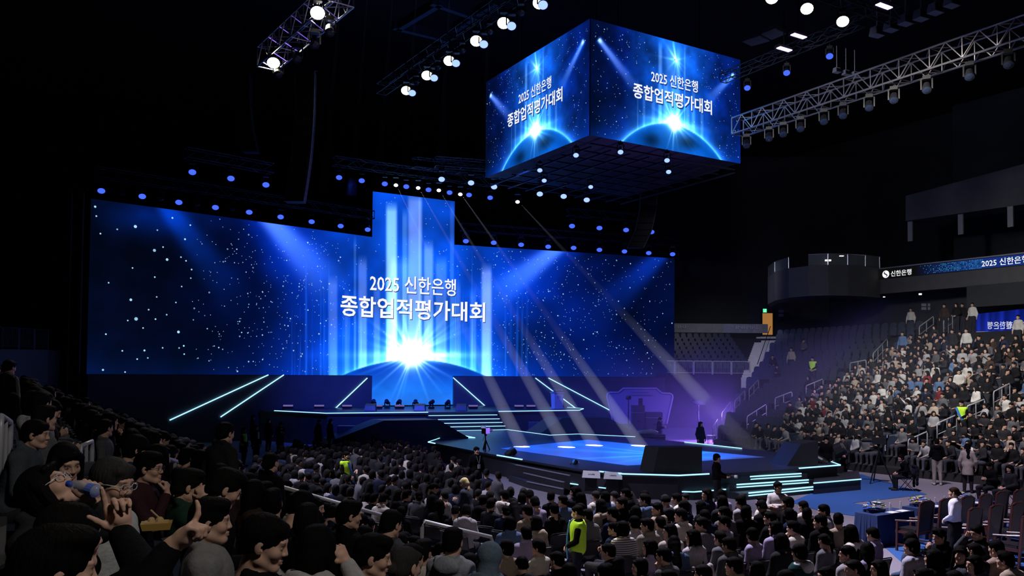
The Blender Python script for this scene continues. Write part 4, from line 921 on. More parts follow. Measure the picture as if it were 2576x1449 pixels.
o = MB().path([(at_y(1604, 1090, 44.2).x, 44.25, zt + .10), (at_y(1614, 1090, 44.2).x, 44.2, zt + .12), (at_y(1640, 1090, 44.2).x, 44.25, zt + .14), (at_y(1656, 1090, 44.2).x, 44.3, zt + .09)], [.06, .11, .14, .06], 10).build('rolled_cloth', M_WHITE, smooth=True, loc=(at_y(1630, 1090, 44.2).x, 44.25, zt)); tag(o, 'pale rolled cloth lying on the long low case', 'cloth')
p = at_y(1757, 1014, 46); t = empty('lit_stand', (p.x, p.y, 0)); tag(t, 'tilted violet-lit panel on a thin stand in the haze', 'stand')
MB().box(p, (.62, .5, .03), Matrix.Rotation(R(25), 3, 'Z') @ Matrix.Rotation(R(18), 3, 'X')).build('panel', mat('violet_panel', (.40, .25, .85), .5), t); MB().tube((p.x, p.y, 0), p, .02).build('pole', M_DMETAL, t)
p = at_z(1790, 1118, 0); t = empty('side_table', p); tag(t, 'small pale table beside the dark standing figure behind the stage', 'table')
MB().box(p + Vector((0, 0, .52)), (.5, .4, .03)).build('table_top', M_WHITE, t)
for sx in (-.2, .2):
    for sy in (-.15, .15): MB().tube(p + Vector((sx, sy, 0)), p + Vector((sx, sy, .51)), .015).build('leg', M_DMETAL, t)
# camera tripods
def tripod_camera(px, py_foot, h, lab, rz, paper=False):
    p = at_z(px, py_foot, 0); t = empty('broadcast_camera', p, rz); tag(t, lab, 'camera'); Rm = Matrix.Rotation(rz, 3, 'Z')
    g = lambda x, y, z: p + Rm @ Vector((x, y, z))
    for k in range(3):
        an = k * 2.094 + .5; MB().tube(g(0, 0, h * .72), g(.5 * math.cos(an), .5 * math.sin(an), .02), .025).build('leg', M_DMETAL, t)
    MB().tube(g(0, 0, h * .45), g(0, 0, h * .85), .035).ball(g(0, 0, h * .84), .07).build('column', M_DMETAL, t)
    MB().tube(g(0, -.1, h * .84), g(.12, -.6, h * .72), .012).build('pan_bar', M_DMETAL, t)
    MB().box(g(0, 0, h * .93), (.2, .46, .24), rz).box(g(.0, -.18, h * .93 + .16), (.08, .2, .08), rz).build('body', M_PLASTIC, t)
    MB().tube(g(0, .22, h * .93), g(0, .58, h * .93), .075, 12, .09).build('lens', M_PLASTIC, t)
    MB().box(g(0, -.28, h * .93 + .18), (.22, .03, .15), rz).build('viewfinder', M_PLASTIC, t)
    MB().box(g(0, -.30, h * .93 + .18), (.18, .012, .11), rz).build('viewfinder_screen', E_MON, t)
    if paper: MB().box(g(-.02, -.24, h * .78), (.30, .02, .21), rz).build('rundown_sheet', M_WHITE, t)
    return p
TC1 = tripod_camera(1221, 1180, 1.75, 'broadcast camera on a tripod at the near left edge of the stage', R(-20))
TC2 = tripod_camera(2211, 1216, 1.75, 'broadcast camera with a paper sheet on a tripod, blue carpet', R(60), True)
# ---------------------------------------------------------------- trusses, hanging lamps, haze
def truss(P, Q, s, mt, lab, cat='truss', name='lighting_truss', bay=None, r=.028, grp=None):
    P, Q = Vector(P), Vector(Q); t = empty(name, P); tag(t, lab, cat, grp); d = (Q - P); L = d.length; d.normalize()
    sd = d.cross(Vector((0, 0, 1))).normalized() * s / 2; up = Vector((0, 0, s / 2)); C4 = [sd + up, -sd + up, -sd - up, sd - up]
    for c_ in C4: MB().tube(P + c_, Q + c_, r, 6).build('chord', mt, t)
    n = max(2, int(round(L / (bay or s)))); m = MB()
    for k in range(n):
        A, B = P + d * (L * k / n), P + d * (L * (k + 1) / n)
        for i in range(4):
            a, b = C4[i], C4[(i + 1) % 4]
            if k % 2: a, b = b, a
            m.tube(A + a, B + b, r * .6, 5)
            if k % 2 == 0: m.tube(A + a, A + b, r * .55, 5)
    for i in range(4): m.tube(Q + C4[i], Q + C4[(i + 1) % 4], r * .8, 5); m.tube(P + C4[i], P + C4[(i + 1) % 4], r * .8, 5)
    m.build('lattice', mt, t); return t
TZ = 16.0
A0, A1 = at_z(1856, 320, TZ), at_z(2620, 62, TZ)
truss(A0, A1, .78, M_METAL, 'long silver lattice truss right of the cube screen', r=.04, bay=.62)
B0, B1 = at_z(672, 148, TZ), at_z(862, -20, TZ)
truss(B0, B1, .76, M_METAL, 'silver lattice truss with two white lamps, over the left stand', r=.032, bay=.6)
M_RIG = MATS['rig_steel']
def wallrow(pts, off): return [on_fascia(x, y, off) for x, y in pts]
ROW_A = [(255, 477), (358, 491), (450, 506), (542, 519), (627, 531), (706, 543), (784, 555), (857, 566), (925, 575)]
ROW_B = [(484, 430), (581, 446), (669, 462)]
ROW_C = [(853, 444), (910, 452), (968, 460), (1022, 467), (1078, 475), (1131, 482), (1180, 488), (1233, 495)]
ROW_D = [(1172, 604), (1242, 608), (1311, 613), (1379, 618), (1443, 621), (1508, 626), (1571, 630), (1632, 634), (1692, 637)]
ROW_E = [(1439, 566), (1508, 571), (1575, 576), (1639, 581)]
ROW_F = [(1111, 448), (1185, 457), (1243, 467), (1358, 485), (1418, 491), (1476, 500)]
PA, PB, PC, PD, PE = wallrow(ROW_A, 1.2), wallrow(ROW_B, 5.0), [at_y(x, y, 47.5 + i * .7) for i, (x, y) in enumerate(ROW_C)], wallrow(ROW_D, 1.2), wallrow(ROW_E, 4.0)
PF = [at_y(x, y, 44.5 + i * .45) for i, (x, y) in enumerate(ROW_F)]
hz = Vector((0, 0, 1.05))
def over(pts, e=1.2):
    d = (pts[-1] - pts[0]).normalized() * e; z = max(p.z for p in pts) + .86
    a, b = pts[0] - d, pts[-1] + d; a.z = b.z = z; return a, b
for pts, lb in ((PA, 'dark truss of blue lamps over the near wing of the LED wall'), (PB, 'dark truss of three blue lamps in front of the near wing'), (PC, 'dark truss of blue lamps over the middle column'), (PD, 'dark truss of blue lamps over the far wing of the LED wall'), (PE, 'short dark truss of four blue lamps above the far wing'), (PF, 'dark truss of blue lamps left below the cube screen')):
    a, b = over(pts, .35); truss(a, b, .5, M_RIG, lb, r=.026, bay=.7)
def lamp_proto(name, lens, rl=.17, warm=False):
    t = empty(name); D = Vector((0, -.62, -.78)).normalized(); q = D.to_track_quat('Z', 'Y').to_matrix().to_4x4()
    MB().box((0, 0, .42), (.28, .22, .14)).tube((0, 0, .48), (0, 0, .62), .03).build('clamp_base', M_PLASTIC, t)
    MB().bar((-.19, 0, .38), (-.19, 0, -.02), .05, .03).bar((.19, 0, .38), (.19, 0, -.02), .05, .03).bar((-.19, 0, .37), (.19, 0, .37), .05, .03).build('yoke', M_PLASTIC, t)
    obj('lamp_body', MB().lathe([(.07, -.30), (.13, -.26), (.15, -.05), (rl * 1.05, .06), (rl * 1.05, .10)], (0, 0, 0), 16).mesh('lamp_body', M_PLASTIC), t, q)
    obj('lens', MB().lathe([(.001, .085), (rl * .96, .102), (rl * .5, .125), (.001, .13)], (0, 0, 0), 16).mesh('lens', lens), t, q)
    return learn(t)
L_BLUE = lamp_proto('blue_wash_lamp', E_BLUE, .19); L_PALE = lamp_proto('pale_blue_lamp', E_PALEB, .17); L_WARM = lamp_proto('white_flood_lamp', E_WARM, .26); L_WHITE = lamp_proto('beam_lamp', E_WHITE, .12); L_OFF = lamp_proto('unlit_lamp', MATS['dark_lens'], .16)
def face(p): return math.atan2(-p.x, p.y) * -1.0 if False else -math.atan2(p.x, p.y)
def lamps(proto, pts, fmt, grp, sc=1.0, dz=0.0):
    for i, p in enumerate(pts):
        o = place(proto, p + Vector((0, 0, dz)), face(p), fmt % nth(i + 1), 'lamp', grp); o.scale = (sc,) * 3
lamps(L_BLUE, PA, 'glowing blue lamp over the near wing of the LED wall, %s from its near end', 'blue lamps over the near wing', 1.0)
lamps(L_BLUE, PB, 'glowing blue lamp hung before the near wing, %s from the dark left', 'blue lamps before the near wing')
lamps(L_BLUE, PC, 'glowing blue lamp in the row over the middle column, %s from the left', 'blue lamps over the middle column', .95)
lamps(L_BLUE, PD, 'glowing blue lamp over the far wing of the LED wall, %s from the middle column', 'blue lamps over the far wing', 1.1)
lamps(L_BLUE, PE, 'glowing blue lamp in the short row above the far wing, %s from the cube', 'blue lamps in the short row', 1.1)
lamps(L_PALE, PF, 'pale blue lamp on the truss under the cube, %s from the left', 'pale lamps left of the cube underside', 1.05)
UND = [at_z(x, y, CZ0 - .8) for x, y in ((1449, 388), (1561, 380), (1678, 401), (1358, 426), (1369, 452), (1682, 430), (1486, 468))]
lamps(L_PALE, UND, 'pale blue lamp hanging under the cube screen, %s counted from the front corner', 'lamps under the cube screen', .75)
WR = [(1022, 225), (1074, 187), (1130, 150), (1198, 100), (1267, 55), (1357, 4)]
PW = [at_z(x, y, 17.5) for x, y in WR]
lamps(L_WARM, PW, 'bright white flood lamp in the slanting row left of the cube, %s from the bottom', 'white flood lamps left of the cube', .95)
PWB = [at_z(x, y, 17.3) for x, y in ((1037, 231), (1092, 193), (1147, 156), (1217, 108), (1287, 62), (1366, 9))]
lamps(L_PALE, PWB, 'small blue lamp beside a white flood lamp, %s pair from the bottom', 'blue lamps beside the white floods', 1.05)
a, b = over(PW, 3.0); truss(a, b, .5, M_RIG, 'dark truss carrying the slanting row of white lamps left of the cube', r=.026, bay=.7)
PR = [at_z(x, y, 17.0) for x, y in ((1942, -8), (2030, 19), (2120, 51))]
lamps(L_WARM, PR, 'bright white flood lamp at the top right above the silver truss, %s from the cube', 'white flood lamps above the silver truss', .85)
a, b = over(PR, 3.0); truss(a, b, .5, M_RIG, 'dark truss carrying the bright white lamps at the top right', r=.026, bay=.7)
PT = [at_z(x, y, TZ - .55) for x, y in ((688, 155), (799, 29))]
lamps(L_WARM, PT, 'bright white lamp on the silver truss over the left stand, %s from its near end', 'white lamps on the left truss', .9)
PX = [at_y(x, y, 46) for x, y in ((996, 463), (1052, 470), (1104, 476), (1158, 486), (1302, 505))]
lamps(L_WHITE, PX, 'small white beam lamp throwing a spot onto the stage, %s from the left', 'white beam lamps above the middle column')
RB = [at_z(x, y, 17.0) for x, y in ((2087, 139), (1979, 181), (1880, 219), (1972, 124), (2222, 16), (2008, 91))]
lamps(L_BLUE, RB[:3], 'small blue lamp among the dark rigging over the silver truss, %s down the slope', 'blue lamps over the silver truss', .75)
a, b = over(RB[:3], 1.5); truss(a, b, .4, M_RIG, 'short dark truss of three blue lamps over the silver truss', r=.024, bay=.7)
for k, p in enumerate(RB[3:]):
    t = empty('violet_flood', p); tag(t, 'violet lit flood bar in the dark roof rigging, %s' % ('beside the cube screen', 'at the top right among grey speakers', 'faint, under the white lamps')[k], 'lamp')
    MB().box(p + Vector((0, .05, .06)), (.75, .25, .14), UA).build('body', M_PLASTIC, t); MB().box(p + Vector((0, -.06, -.02)), (.68, .2, .03), UA).build('lit_face', E_PURP, t); MB().tube(p + Vector((0, 0, .1)), p + Vector((0, 0, 1.6)), .025).build('hanger', M_DMETAL, t)
# unlit lamps hanging under the silver trusses
def along(P, Q, f, dz): q = P.lerp(Q, f); q.z += dz; return q
lamps(L_OFF, [along(A0, A1, f, -.97) for f in (.04, .14, .20, .27, .36, .43, .52, .60, .70, .82, .92)], 'unlit black lamp hanging under the long silver truss, %s from the cube', 'unlit lamps under the long silver truss', 1.0)
lamps(L_OFF, [along(B0, B1, f, -.92) for f in (.18, .45, .68, .86)], 'unlit black lamp under the left silver truss, %s from its near end', 'unlit lamps under the left silver truss', .95)
lamps(L_OFF, [p + (PA[min(i + 1, 8)] - PA[i]) * .5 for i, p in enumerate(PA[:4])], 'unlit lamp between the blue lamps of the near wing, %s along', 'unlit lamps over the near wing', .9)
lamps(L_OFF, [p + (PW[min(i + 1, 5)] - PW[i]) * .5 for i, p in enumerate(PW[:5])], 'unlit lamp between the white floods left of the cube, %s from the bottom', 'unlit lamps between the white floods', .8)
# grey speakers hanging in the roof
sp_ = empty('roof_speaker'); MB().box((0, 0, 0), (.62, .45, .42), taper=(.8, .8)).build('cabinet', mat('grey_cabinet', (.20, .20, .24), .6, noise=.1), sp_); MB().tube((0, 0, .2), (0, 0, 2.2), .03).build('hanging_rod', M_RAIL, sp_); MB().box((0, -.2, -.03), (.48, .06, .30)).build('grille', M_DMETAL, sp_); learn(sp_)
for k, (x, y) in enumerate(((2206, 80), (2241, 66), (2278, 50), (2316, 38), (2353, 22), (2394, 4), (2105, 177), (2128, 183), (2150, 187))):
    so_ = place(sp_, at_z(x, y, 17.6), R(25), 'grey box speaker hanging in the dark roof, %s along the row from the left' % nth(k + 1 if k < 6 else k - 5) if k < 6 else 'dim grey box speaker behind the silver truss, %s from the left' % nth(k - 5), 'speaker', 'roof speakers in the bright row' if k < 6 else 'roof speakers behind the truss'); so_.scale = (.8 if k < 6 else .5,) * 3
for k, pl in enumerate((((1868, 103), (1912, 88), (1936, 100), (1890, 113)), ((1916, 84), (1950, 70), (1976, 82), (1940, 97)))):
    q_ = [at_z(x, y, 23.0) for x, y in pl]; t = empty('roof_grille', sum(q_, Vector()) / 4); tag(t, 'grey slatted roof grille beside the cube, ' + ('left of the pair' if k == 0 else 'right of the pair'), 'vent')
    MB().hull_side(q_, [v + Vector((0, 0, .2)) for v in q_]).build('frame', mat('grille_grey', (.10, .11, .15), .7), t)
    m = MB()
    for s_ in range(9): m.bar(q_[0].lerp(q_[3], s_ / 8) - Vector((0, 0, .05)), q_[1].lerp(q_[2], s_ / 8) - Vector((0, 0, .05)), .06, .05)
    m.build('slats', M_RAIL, t)
# line arrays
def line_array(pts, D, lab, n, wd):
    P = [at_y(x, y, D) for x, y in pts]; t = empty('line_array_speaker', P[0]); tag(t, lab, 'speaker')
    ts = np.linspace(0, len(P) - 1.001, n + 1); Q = [P[int(k)].lerp(P[int(k) + 1], k - int(k)) for k in ts]
    for a, b in zip(Q, Q[1:]):
        d = (a - b).normalized(); m3 = Matrix((Vector((1, 0, 0)), d.cross(Vector((1, 0, 0))).normalized(), d)).transposed()
        L = (a - b).length; c_ = (a + b) / 2; mb = MB().box(c_, (wd, .55, L * .93), m3); o = mb.build('cabinet', M_BLACK, t)
        g = MB().box(c_ - m3 @ Vector((0, .29, 0)), (wd * .86, .02, L * .8), m3); g.build('grille', M_DMETAL, t)
    m = MB()
    for sx in (-1, 1):
        m.path([q + Vector((sx * (wd / 2 + .02), -.22, 0)) for q in Q], .025, 5)
    m.build('side_rail', mat('worn_rail', (.16, .17, .20), .45, .6), t)
    MB().bar(Q[0] + Vector((-wd * .6, 0, .1)), Q[0] + Vector((wd * .6, 0, .1)), .12, .1).tube(Q[0] + Vector((0, 0, .1)), Q[0] + Vector((0, 0, 4)), .03).build('bumper', M_DMETAL, t)
line_array([(770, 182), (768, 290), (761, 385), (752, 450), (742, 510)], 36, 'tall curved black line-array speaker hanging over the near wing', 15, .80)
line_array([(1632, 474), (1629, 530), (1618, 580), (1597, 625)], 50, 'dim curved line-array speaker hanging by the far wing', 9, .95)
line_array([(612, 190), (612, 260), (619, 330), (632, 385)], 44, 'very dim line-array speaker behind the left truss lamps', 9, .8)
# small square truss hanging in front of the far lamps
truss(at_y(1042, 408, 47), at_y(1290, 440, 52), .55, M_RIG, 'dim dark truss hung on slings above the middle column', r=.03)
# haze lit by the lamps: solid cones and a soft bank by the stage corner
M_BEAM = volume('beam_haze', (.74, .78, 1.0), .024, .0, 'rise')
HIT = [(1312, 1124), (1425, 1125.5), (1495, 1121), (1610, 1122), (1776, 1010)]
def cone(P, Q, r0, r1, n=20):
    d = (Q - P); m = MB(); m.tube(P, Q, r0, n, r1); return m
for k, (p, (hx, hy)) in enumerate(zip(PX, HIT)):
    T = at_z(hx, hy, DZ) if k < 4 else at_y(hx, hy, 40.5)
    L = (T - p).length; ro = .34 if k < 4 else .40; d = (T - p).normalized(); S = p + d * .25
    ang = 2 * math.degrees(math.atan(ro / L))
    spot('beam_light', S, T, (300000 if k < 4 else 120000), (.95, .95, 1.0), ang, .12, .02)
    m = cone(S + d * .05, T + d * (.6 if k < 4 else 0), .06, ro * 1.02)
    o = m.build('haze', M_BEAM, loc=S); tag(o, 'pale beam of lit haze reaching the stage, %s from the left' % nth(k + 1), 'haze', None, 'stuff')
M_FAINT = volume('faint_beam_haze', (.8, .85, 1.0), .006, .0)
for k, (x0, x1, y1) in enumerate(((860, 812, 490), (927, 884, 490), (990, 950, 490), (1050, 1018, 420), (1133, 1108, 420), (1232, 1216, 400))):
    P, Q = at_y(x0, -40, 38), at_y(x1, y1, 38); L = (Q - P).length
    spot('faint_beam_light', P, Q, 1500, (.85, .9, 1.0), 2 * math.degrees(math.atan(.24 / L)), .3, .02)
    tag(cone(P + (Q - P) * .01, Q, .05, .25, 14).build('haze', M_FAINT, loc=P), 'very faint upright beam of haze below the roof, %s from the left' % nth(k + 1), 'haze', None, 'stuff')
M_BANK = volume('haze_bank', (.75, .72, 1.0), .046, .1, 'ball')
M_VEIL = volume('pale_haze', (.62, .68, 1.0), .016, .0, 'ball')
o = MB().ball((19.5, 41.0, 2.5), (9.5, 9.0, 6.0), 24, 14).build('haze', M_VEIL); tag(o, 'thin bluish haze over the lower bleacher crowd', 'haze', None, 'stuff')
o = MB().ball((14.0, 44.5, .5), (18.0, 10.5, 6.5), 24, 14).build('haze', M_BANK); tag(o, 'violet haze hanging over the stage corner and first rows', 'haze', None, 'stuff')
# ---------------------------------------------------------------- people: smooth bodies grown from distance fields
def surfnet(D, lo, h):
    S = D < 0; nx, ny, nz = D.shape
    c8 = [(i, j, k) for i in (0, 1) for j in (0, 1) for k in (0, 1)]
    sub = lambda A, o: A[o[0]:nx - 1 + o[0], o[1]:ny - 1 + o[1], o[2]:nz - 1 + o[2]]
    cnt = sum(sub(S, o).astype(np.int8) for o in c8); act = (cnt > 0) & (cnt < 8)
    ci = np.argwhere(act)
    if len(ci) == 0: return np.zeros((0, 3)), []
    idx = np.full(act.shape, -1); idx[act] = np.arange(len(ci))
    acc = np.zeros((len(ci), 3)); num = np.zeros(len(ci))
    dv = {o: sub(D, o)[act] for o in c8}
    for a in c8:
        for ax in range(3):
            if a[ax]: continue
            b = list(a); b[ax] = 1; b = tuple(b); da, db = dv[a], dv[b]; m = (da < 0) != (db < 0)
            t = np.where(m, da / np.where(m, da - db, 1), 0); p = np.array(a, float)[None] + np.zeros((len(ci), 3)); p[:, ax] += t
            acc += p * m[:, None]; num += m
    vs = np.array(lo) + h * (ci + acc / num[:, None])
    F = []
    for ax in range(3):
        b, c = (ax + 1) % 3, (ax + 2) % 3
        sl0 = [slice(None)] * 3; sl1 = [slice(None)] * 3; sl0[ax] = slice(0, -1); sl1[ax] = slice(1, None)
        A, B = S[tuple(sl0)], S[tuple(sl1)]; E = np.argwhere(A != B)
        E = E[(E[:, b] > 0) & (E[:, c] > 0) & (E[:, b] < D.shape[b] - 1) & (E[:, c] < D.shape[c] - 1)]
        if not len(E): continue
        ins = A[tuple(E.T)]
        def cell(db, dc):
            q = E.copy(); q[:, b] += db; q[:, c] += dc; return idx[tuple(q.T)]
        q = np.stack([cell(-1, -1), cell(0, -1), cell(0, 0), cell(-1, 0)], 1)
        q[~ins] = q[~ins][:, ::-1]; F.append(q)
    return vs, np.concatenate(F).tolist()
def rc(a, b, ra, rb=None, k=.02, op='u'): return ('c', np.array(a, float), np.array(b, float), ra, ra if rb is None else rb, k, op)
def el(c, r, k=.02, op='u', rot=None): return ('e', np.array(c, float), np.array(r, float), rot, 0, k, op)
def xf(prims, M, s=1.0):
    R3 = np.array(M.to_3x3()) ; t = np.array(M.translation); out = []
    for p in prims:
        if p[0] == 'c': out.append(('c', R3 @ p[1] + t, R3 @ p[2] + t, p[3] * s, p[4] * s, p[5], p[6]))
        else: out.append(('e', R3 @ p[1] + t, p[2], R3 if p[3] is None else R3 @ p[3], 0, p[5], p[6]))
    return out
def pdist(p, X):
    if p[0] == 'c':
        a, b = p[1], p[2]; ba = b - a; L = ba @ ba + 1e-12; t = np.clip(((X - a) @ ba) / L, 0, 1)
        return np.linalg.norm(X - a - t[..., None] * ba, axis=-1) - (p[3] + (p[4] - p[3]) * t)
    q = X - p[1]
    if p[3] is not None: q = q @ p[3]
    k0 = np.linalg.norm(q / p[2], axis=-1); k1 = np.linalg.norm(q / p[2] ** 2, axis=-1) + 1e-9
    return k0 * (k0 - 1) / k1
def pbox(p):
    if p[0] == 'c': r = max(p[3], p[4]); return np.minimum(p[1], p[2]) - r, np.maximum(p[1], p[2]) + r
    r = p[2].max(); return p[1] - r, p[1] + r
def mesh_field(prims, h, lo=None, hi=None, post=None, smooth=1):
    us = [p for p in prims if p[6] == 'u']
    if lo is None: lo = np.min([pbox(p)[0] for p in us], 0) - 2.5 * h - .01
    if hi is None: hi = np.max([pbox(p)[1] for p in us], 0) + 2.5 * h + .01
    lo = np.array(lo, float); hi = np.array(hi, float)
    n = np.ceil((hi - lo) / h).astype(int) + 1; D = np.full(tuple(n), .5); ax = [lo[i] + h * np.arange(n[i]) for i in range(3)]
    for p in prims:
        b0, b1 = pbox(p); pad = p[5] + 2.5 * h
        i0 = np.clip(np.floor((b0 - pad - lo) / h).astype(int), 0, n); i1 = np.clip(np.ceil((b1 + pad - lo) / h).astype(int) + 1, 0, n)
        if (i1 <= i0).any(): continue
        sl = tuple(slice(i0[i], i1[i]) for i in range(3))
        X = np.stack(np.meshgrid(*[ax[i][sl[i]] for i in range(3)], indexing='ij'), -1); d = pdist(p, X); k = max(p[5], 1e-4); o = D[sl]
        if p[6] == 'u':
            q = np.clip(.5 + .5 * (o - d) / k, 0, 1); D[sl] = o * (1 - q) + d * q - k * q * (1 - q)
        else:
            q = np.clip(.5 - .5 * (o + d) / k, 0, 1); D[sl] = o * (1 - q) + (-d) * q + k * q * (1 - q)
    if post is not None:
        X = np.stack(np.meshgrid(*ax, indexing='ij'), -1); D = post(D, X)
    D[0] = D[-1] = .5; D[:, 0] = D[:, -1] = .5; D[:, :, 0] = D[:, :, -1] = .5
    vs, fs = surfnet(D, lo, h)
    return vs, fs
def to_mesh(name, parts, mt):
    mb = MB()
    for vs, fs, col in parts: mb.add(vs, fs, col)
    return mb.mesh(name, mt, colors=True, smooth=True)
# head: centre at the middle of the skull, +Y is the face
def head_prims(fine=True, smile=False, open_=False):
    P = [el((0, -.012, .030), (.075, .094, .085), .02), el((0, .022, -.030), (.060, .066, .080), .03), el((0, .067, -.097), (.026, .021, .018), .03),
         rc((0, -.022, -.06), (0, -.035, -.17), .053, .058, .025)]
    for s in (-1, 1):
        P += [el((s * .036, .058, -.028), (.026, .026, .028), .02), el((s * .079, -.006, -.008), (.010, .021, .034), .006), rc((s * .05, .0, -.07), (s * .022, .06, -.10), .022, .016, .03)]
        if fine: P += [el((s * .079, .004, -.006), (.006, .009, .018), .004, 's')]
    if fine:
        P += [rc((-.034, .080, .022), (.034, .080, .022), .010, None, .02), rc((0, .085, .012), (0, .101, -.027), .0075, .0105, .012)]
        for s in (-1, 1):
            P += [el((s * .011, .093, -.031), (.009, .009, .008), .008), el((s * .031, .098, .002), (.016, .014, .010), .012, 's'), el((s * .031, .077, .001), (.014, .012, .011), .004)]
        lx = .026 if smile else .021; lz = .004 if smile else 0
        if open_: P += [el((0, .10, -.064), (.016, .022, .013), .006, 's'), rc((-.018, .088, -.050), (.018, .088, -.050), .006, None, .006), rc((-.015, .084, -.080), (.015, .084, -.080), .007, None, .008)]
        else:
            P += [rc((-lx, .081, -.060 + lz), (0, .0905, -.0585), .0045, .006, .006), rc((0, .0905, -.0585), (lx, .081, -.060 + lz), .006, .0045, .006),
                  rc((-lx * .8, .081, -.069 + lz * .5), (0, .0885, -.071), .0055, .007, .006), rc((0, .0885, -.071), (lx * .8, .081, -.069 + lz * .5), .007, .0055, .006), el((0, .0985, -.0645), (lx, .006, .0022), .004, 's')]
    else: P += [rc((0, .085, .012), (0, .104, -.026), .010, .014, .015)]
    return P
SKIN = np.array((.50, .30, .215))
def face_paint(X, skin=SKIN, glass=False):            # X in head space -> tint per vertex
    c = np.tile(skin, (len(X), 1)).astype(float)
    def put(m, col): c[:] = c * (1 - m[:, None]) + np.array(col) * m[:, None]
    g = lambda cx, cy_, rx, ry: np.clip(1.4 - np.hypot((np.abs(X[:, 0]) - cx) / rx, (X[:, 2] - cy_) / ry), 0, 1) * (X[:, 1] > .05)
    put(g(.032, .0235, .020, .0045) * .85, (.03, .02, .016)); put(g(.031, .001, .0135, .0062) * .8, (.30, .27, .25)); put(g(.031, .001, .0058, .0066), (.012, .009, .008))
    put(g(.031, .0075, .015, .0022) * .8, (.03, .02, .017)); put(g(0, -.0645, .023, .009) * .55, (.42, .15, .13)); put(g(.040, -.03, .022, .018) * .25, (.55, .25, .19))
    return c
def hand_prims(wr, f, n, side, curl=(.5, .5, .5, .5), thumb=.5, spread=.06, sc=1.0):
    f = np.array(f, float); f /= np.linalg.norm(f); n = np.array(n, float); n -= f * (n @ f); n /= np.linalg.norm(n); s = np.cross(f, n) * side
    wr = np.array(wr, float); P = []
    K = [wr + f * (.088 - .004 * abs(i - 1)) * sc + s * (.030 - .020 * i) * sc for i in range(4)]
    for i, k in enumerate(K): P.append(rc(wr + s * (.014 - .009 * i) * sc, k, .0165 * sc, .0125 * sc, .012))
    P.append(el(wr + f * .045 * sc + n * .008 * sc, (.030 * sc,) * 3, .012)); P.append(rc(wr - f * .03 * sc, wr + f * .01, .026 * sc, .024 * sc, .015))
    for i, (k, L) in enumerate(zip(K, (.070, .078, .072, .056))):
        d = f + s * spread * (1.5 - i); d /= np.linalg.norm(d); p = k; a = 0
        for q, (fr, r0, r1) in enumerate(((.46, .0098, .0090), (.30, .0090, .0082), (.24, .0082, .0068))):
            a += curl[i] * (1.0, 1.15, .75)[q]; e = d * math.cos(a) + n * math.sin(a); p2 = p + e * L * fr * sc; P.append(rc(p, p2, r0 * sc, r1 * sc, .004)); p = p2
    p = wr + f * .022 * sc + s * .026 * sc; d = f * .62 + s * .78 + n * .25; d /= np.linalg.norm(d)
    P.append(rc(wr + f * .01, p + d * .022 * sc, .017 * sc, .0145 * sc, .010)); p = p + d * .022 * sc; d2 = d * math.cos(thumb) + (f * .6 + n * .8 - s * .2) * math.sin(thumb); d2 /= np.linalg.norm(d2)
    P.append(rc(p, p + d2 * .034 * sc, .0118 * sc, .0105 * sc, .006)); d3 = d2 * math.cos(thumb * .6) + (n * .7 + f * .5 - s * .4) * math.sin(thumb * .6); d3 /= np.linalg.norm(d3)
    P.append(rc(p + d2 * .034 * sc, p + d2 * .034 * sc + d3 * .026 * sc, .0105 * sc, .0085 * sc, .004))
    return P
